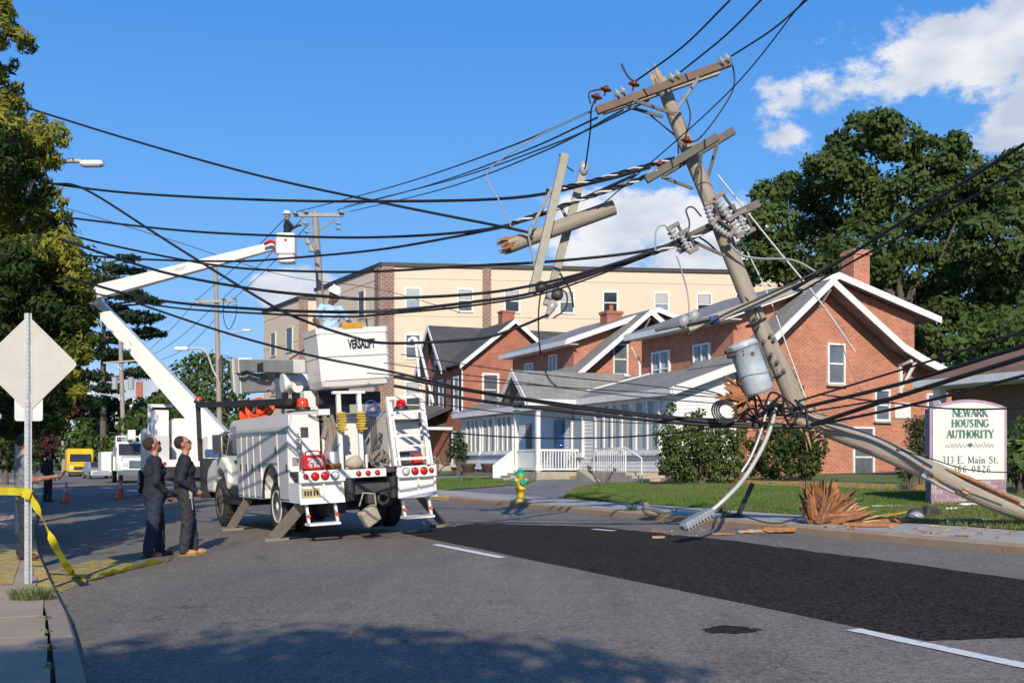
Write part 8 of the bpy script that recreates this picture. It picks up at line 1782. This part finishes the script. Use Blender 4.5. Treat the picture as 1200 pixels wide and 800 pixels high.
c = onground(1090, 606); mb = MB(); mb.rbox(c + Vector((0, 0, .1)), (.28, .2, .18), .04, (.2, .1, .5)); mb.ell(c + Vector((-.22, 0, .08)), (.16, .1, .08), 10, 6); single('black_box', mb, M['darkmetal'], 'dark metal box lying in the grass under the fallen pole', 'box')
c = onground(1073, 609); mb = MB(); mb.ell(c + Vector((0, 0, .06)), (.14, .1, .07), 10, 6); single('glass_shard_heap', mb, M['greyporc'], 'small grey heap of broken porcelain beside the dark box', 'debris')
# black leaning post + grey dish at the kerb, pavement box
b0 = onground(864, 606); b0.z = gz(11.0); t0 = P(882, 566, b0.y - .1)
bp = thing('black_post', 'short black post leaning at the kerb below the hanging lamp arm', 'post', b0); mb = MB(); mb.beam(b0, t0, .075, .075); part('shaft', mb, M['black'], bp, world=True); mb = MB(); mb.lathe([(.14, 0), (.12, .04), (.06, .08)], b0, 12); part('foot', mb, M['black'], bp, world=True)
c = onground(772, 607); c.z = gz(10.9) if c.x * ex.x + c.y * ex.y > 10.5 else c.z; mb = MB(); mb.tube(bez([c + Vector((-.25, 0, .22)), c + Vector((-.2, 0, .05)), c + Vector((0, 0, .02)), c + Vector((.35, .05, .08))], 4), [.02, .06, .09, .09, .09, .09, .08, .07, .05, .04, .03, .02, .02][:13], 8); single('bark_slab', mb, M['rust'], 'curled grey strip of metal on the kerb left of the lamp head', 'scrap')
cable('loose black wire lying on the pavement by the black post', [(866, 601, 17.6), (880, 607, 17.3), (905, 613, 17), (925, 610, 17.1), (944, 603, 17.2)], .01)
cable('thin black wire from the stump up to the break', [(943, 603, 17.3), (944, 570, 17.2), (945, 530, 17.1), (944, 495, 17)], .007)
# door-yard things by the brick gable
for i, (x, y) in enumerate(((978, 551), (990, 551))):
    b = onground(x, y); t = thing('yard_chair', ('left', 'right')[i] + ' one of two slatted white chairs against the brick gable', 'chair', b, TH + .3 * i, 'white chairs by the gable')
    for k in range(4):
        mb = MB(); mb.bb((-.25, .2, .3 + k * .2), (.25, .23, .42 + k * .2)); part('slat', mb, M['whitetrim'], t)
    mb = MB(); mb.bb((-.25, -.25, .38), (.25, .2, .42)); part('seat', mb, M['whitetrim'], t)
    for a in (-.23, .23):
        for c_ in (-.22, .2):
            mb = MB(); mb.bb((a - .02, c_ - .02, 0), (a + .02, c_ + .02, 1.0 if c_ > 0 else .4)); part('leg', mb, M['whitetrim'], t)
M['planter'] = mat('dark_brown_planter', (.06, .035, .025), None, rough=.8)
for i, (x, y) in enumerate(((549, 549), (572, 549))):
    b = onground(x, y); b = P(x, 548, 45.0); b.z = 1.1; mb = MB(); mb.lathe([(.2, 0), (.27, .25), (.31, .34), (.29, .36)], b, 14); single('planter', mb, M['planter'], ('dark round planter at the far end of the white porch', 'dark round planter nearer the porch steps')[i], 'planter')
# traffic signal back and posts far left
b = P(75, 556, 135); b.z = .1; t = thing('signal_pole', 'weathered post with a yellow box near its top by the far left kerb', 'pole', b)
mb = MB(); mb.tube([b, P(74, 500, 135)], .28, 10); part('post', mb, M['polewood'], t, world=True); mb = MB(); mb.rbox(P(77, 495, 134.5), (.8, .7, 1.75), .04); part('signal_box', mb, M['yellow'], t, world=True); mb = MB(); mb.rbox(P(75, 474, 134.5), (.7, .7, .7), .04); part('grey_box', mb, M['greyporc'], t, world=True); mb = MB(); mb.tube([P(74.5, 500, 135), P(75, 470, 135)], .13, 8); part('mast', mb, M['tan'], t, world=True)
b = P(21, 566, 48); b.z = .12; mb = MB(); mb.tube([b, P(21, 503, 48)], .13, 10); single('grey_post', mb, M['greyporc'], 'plain pale post standing in the shade at far left', 'post')
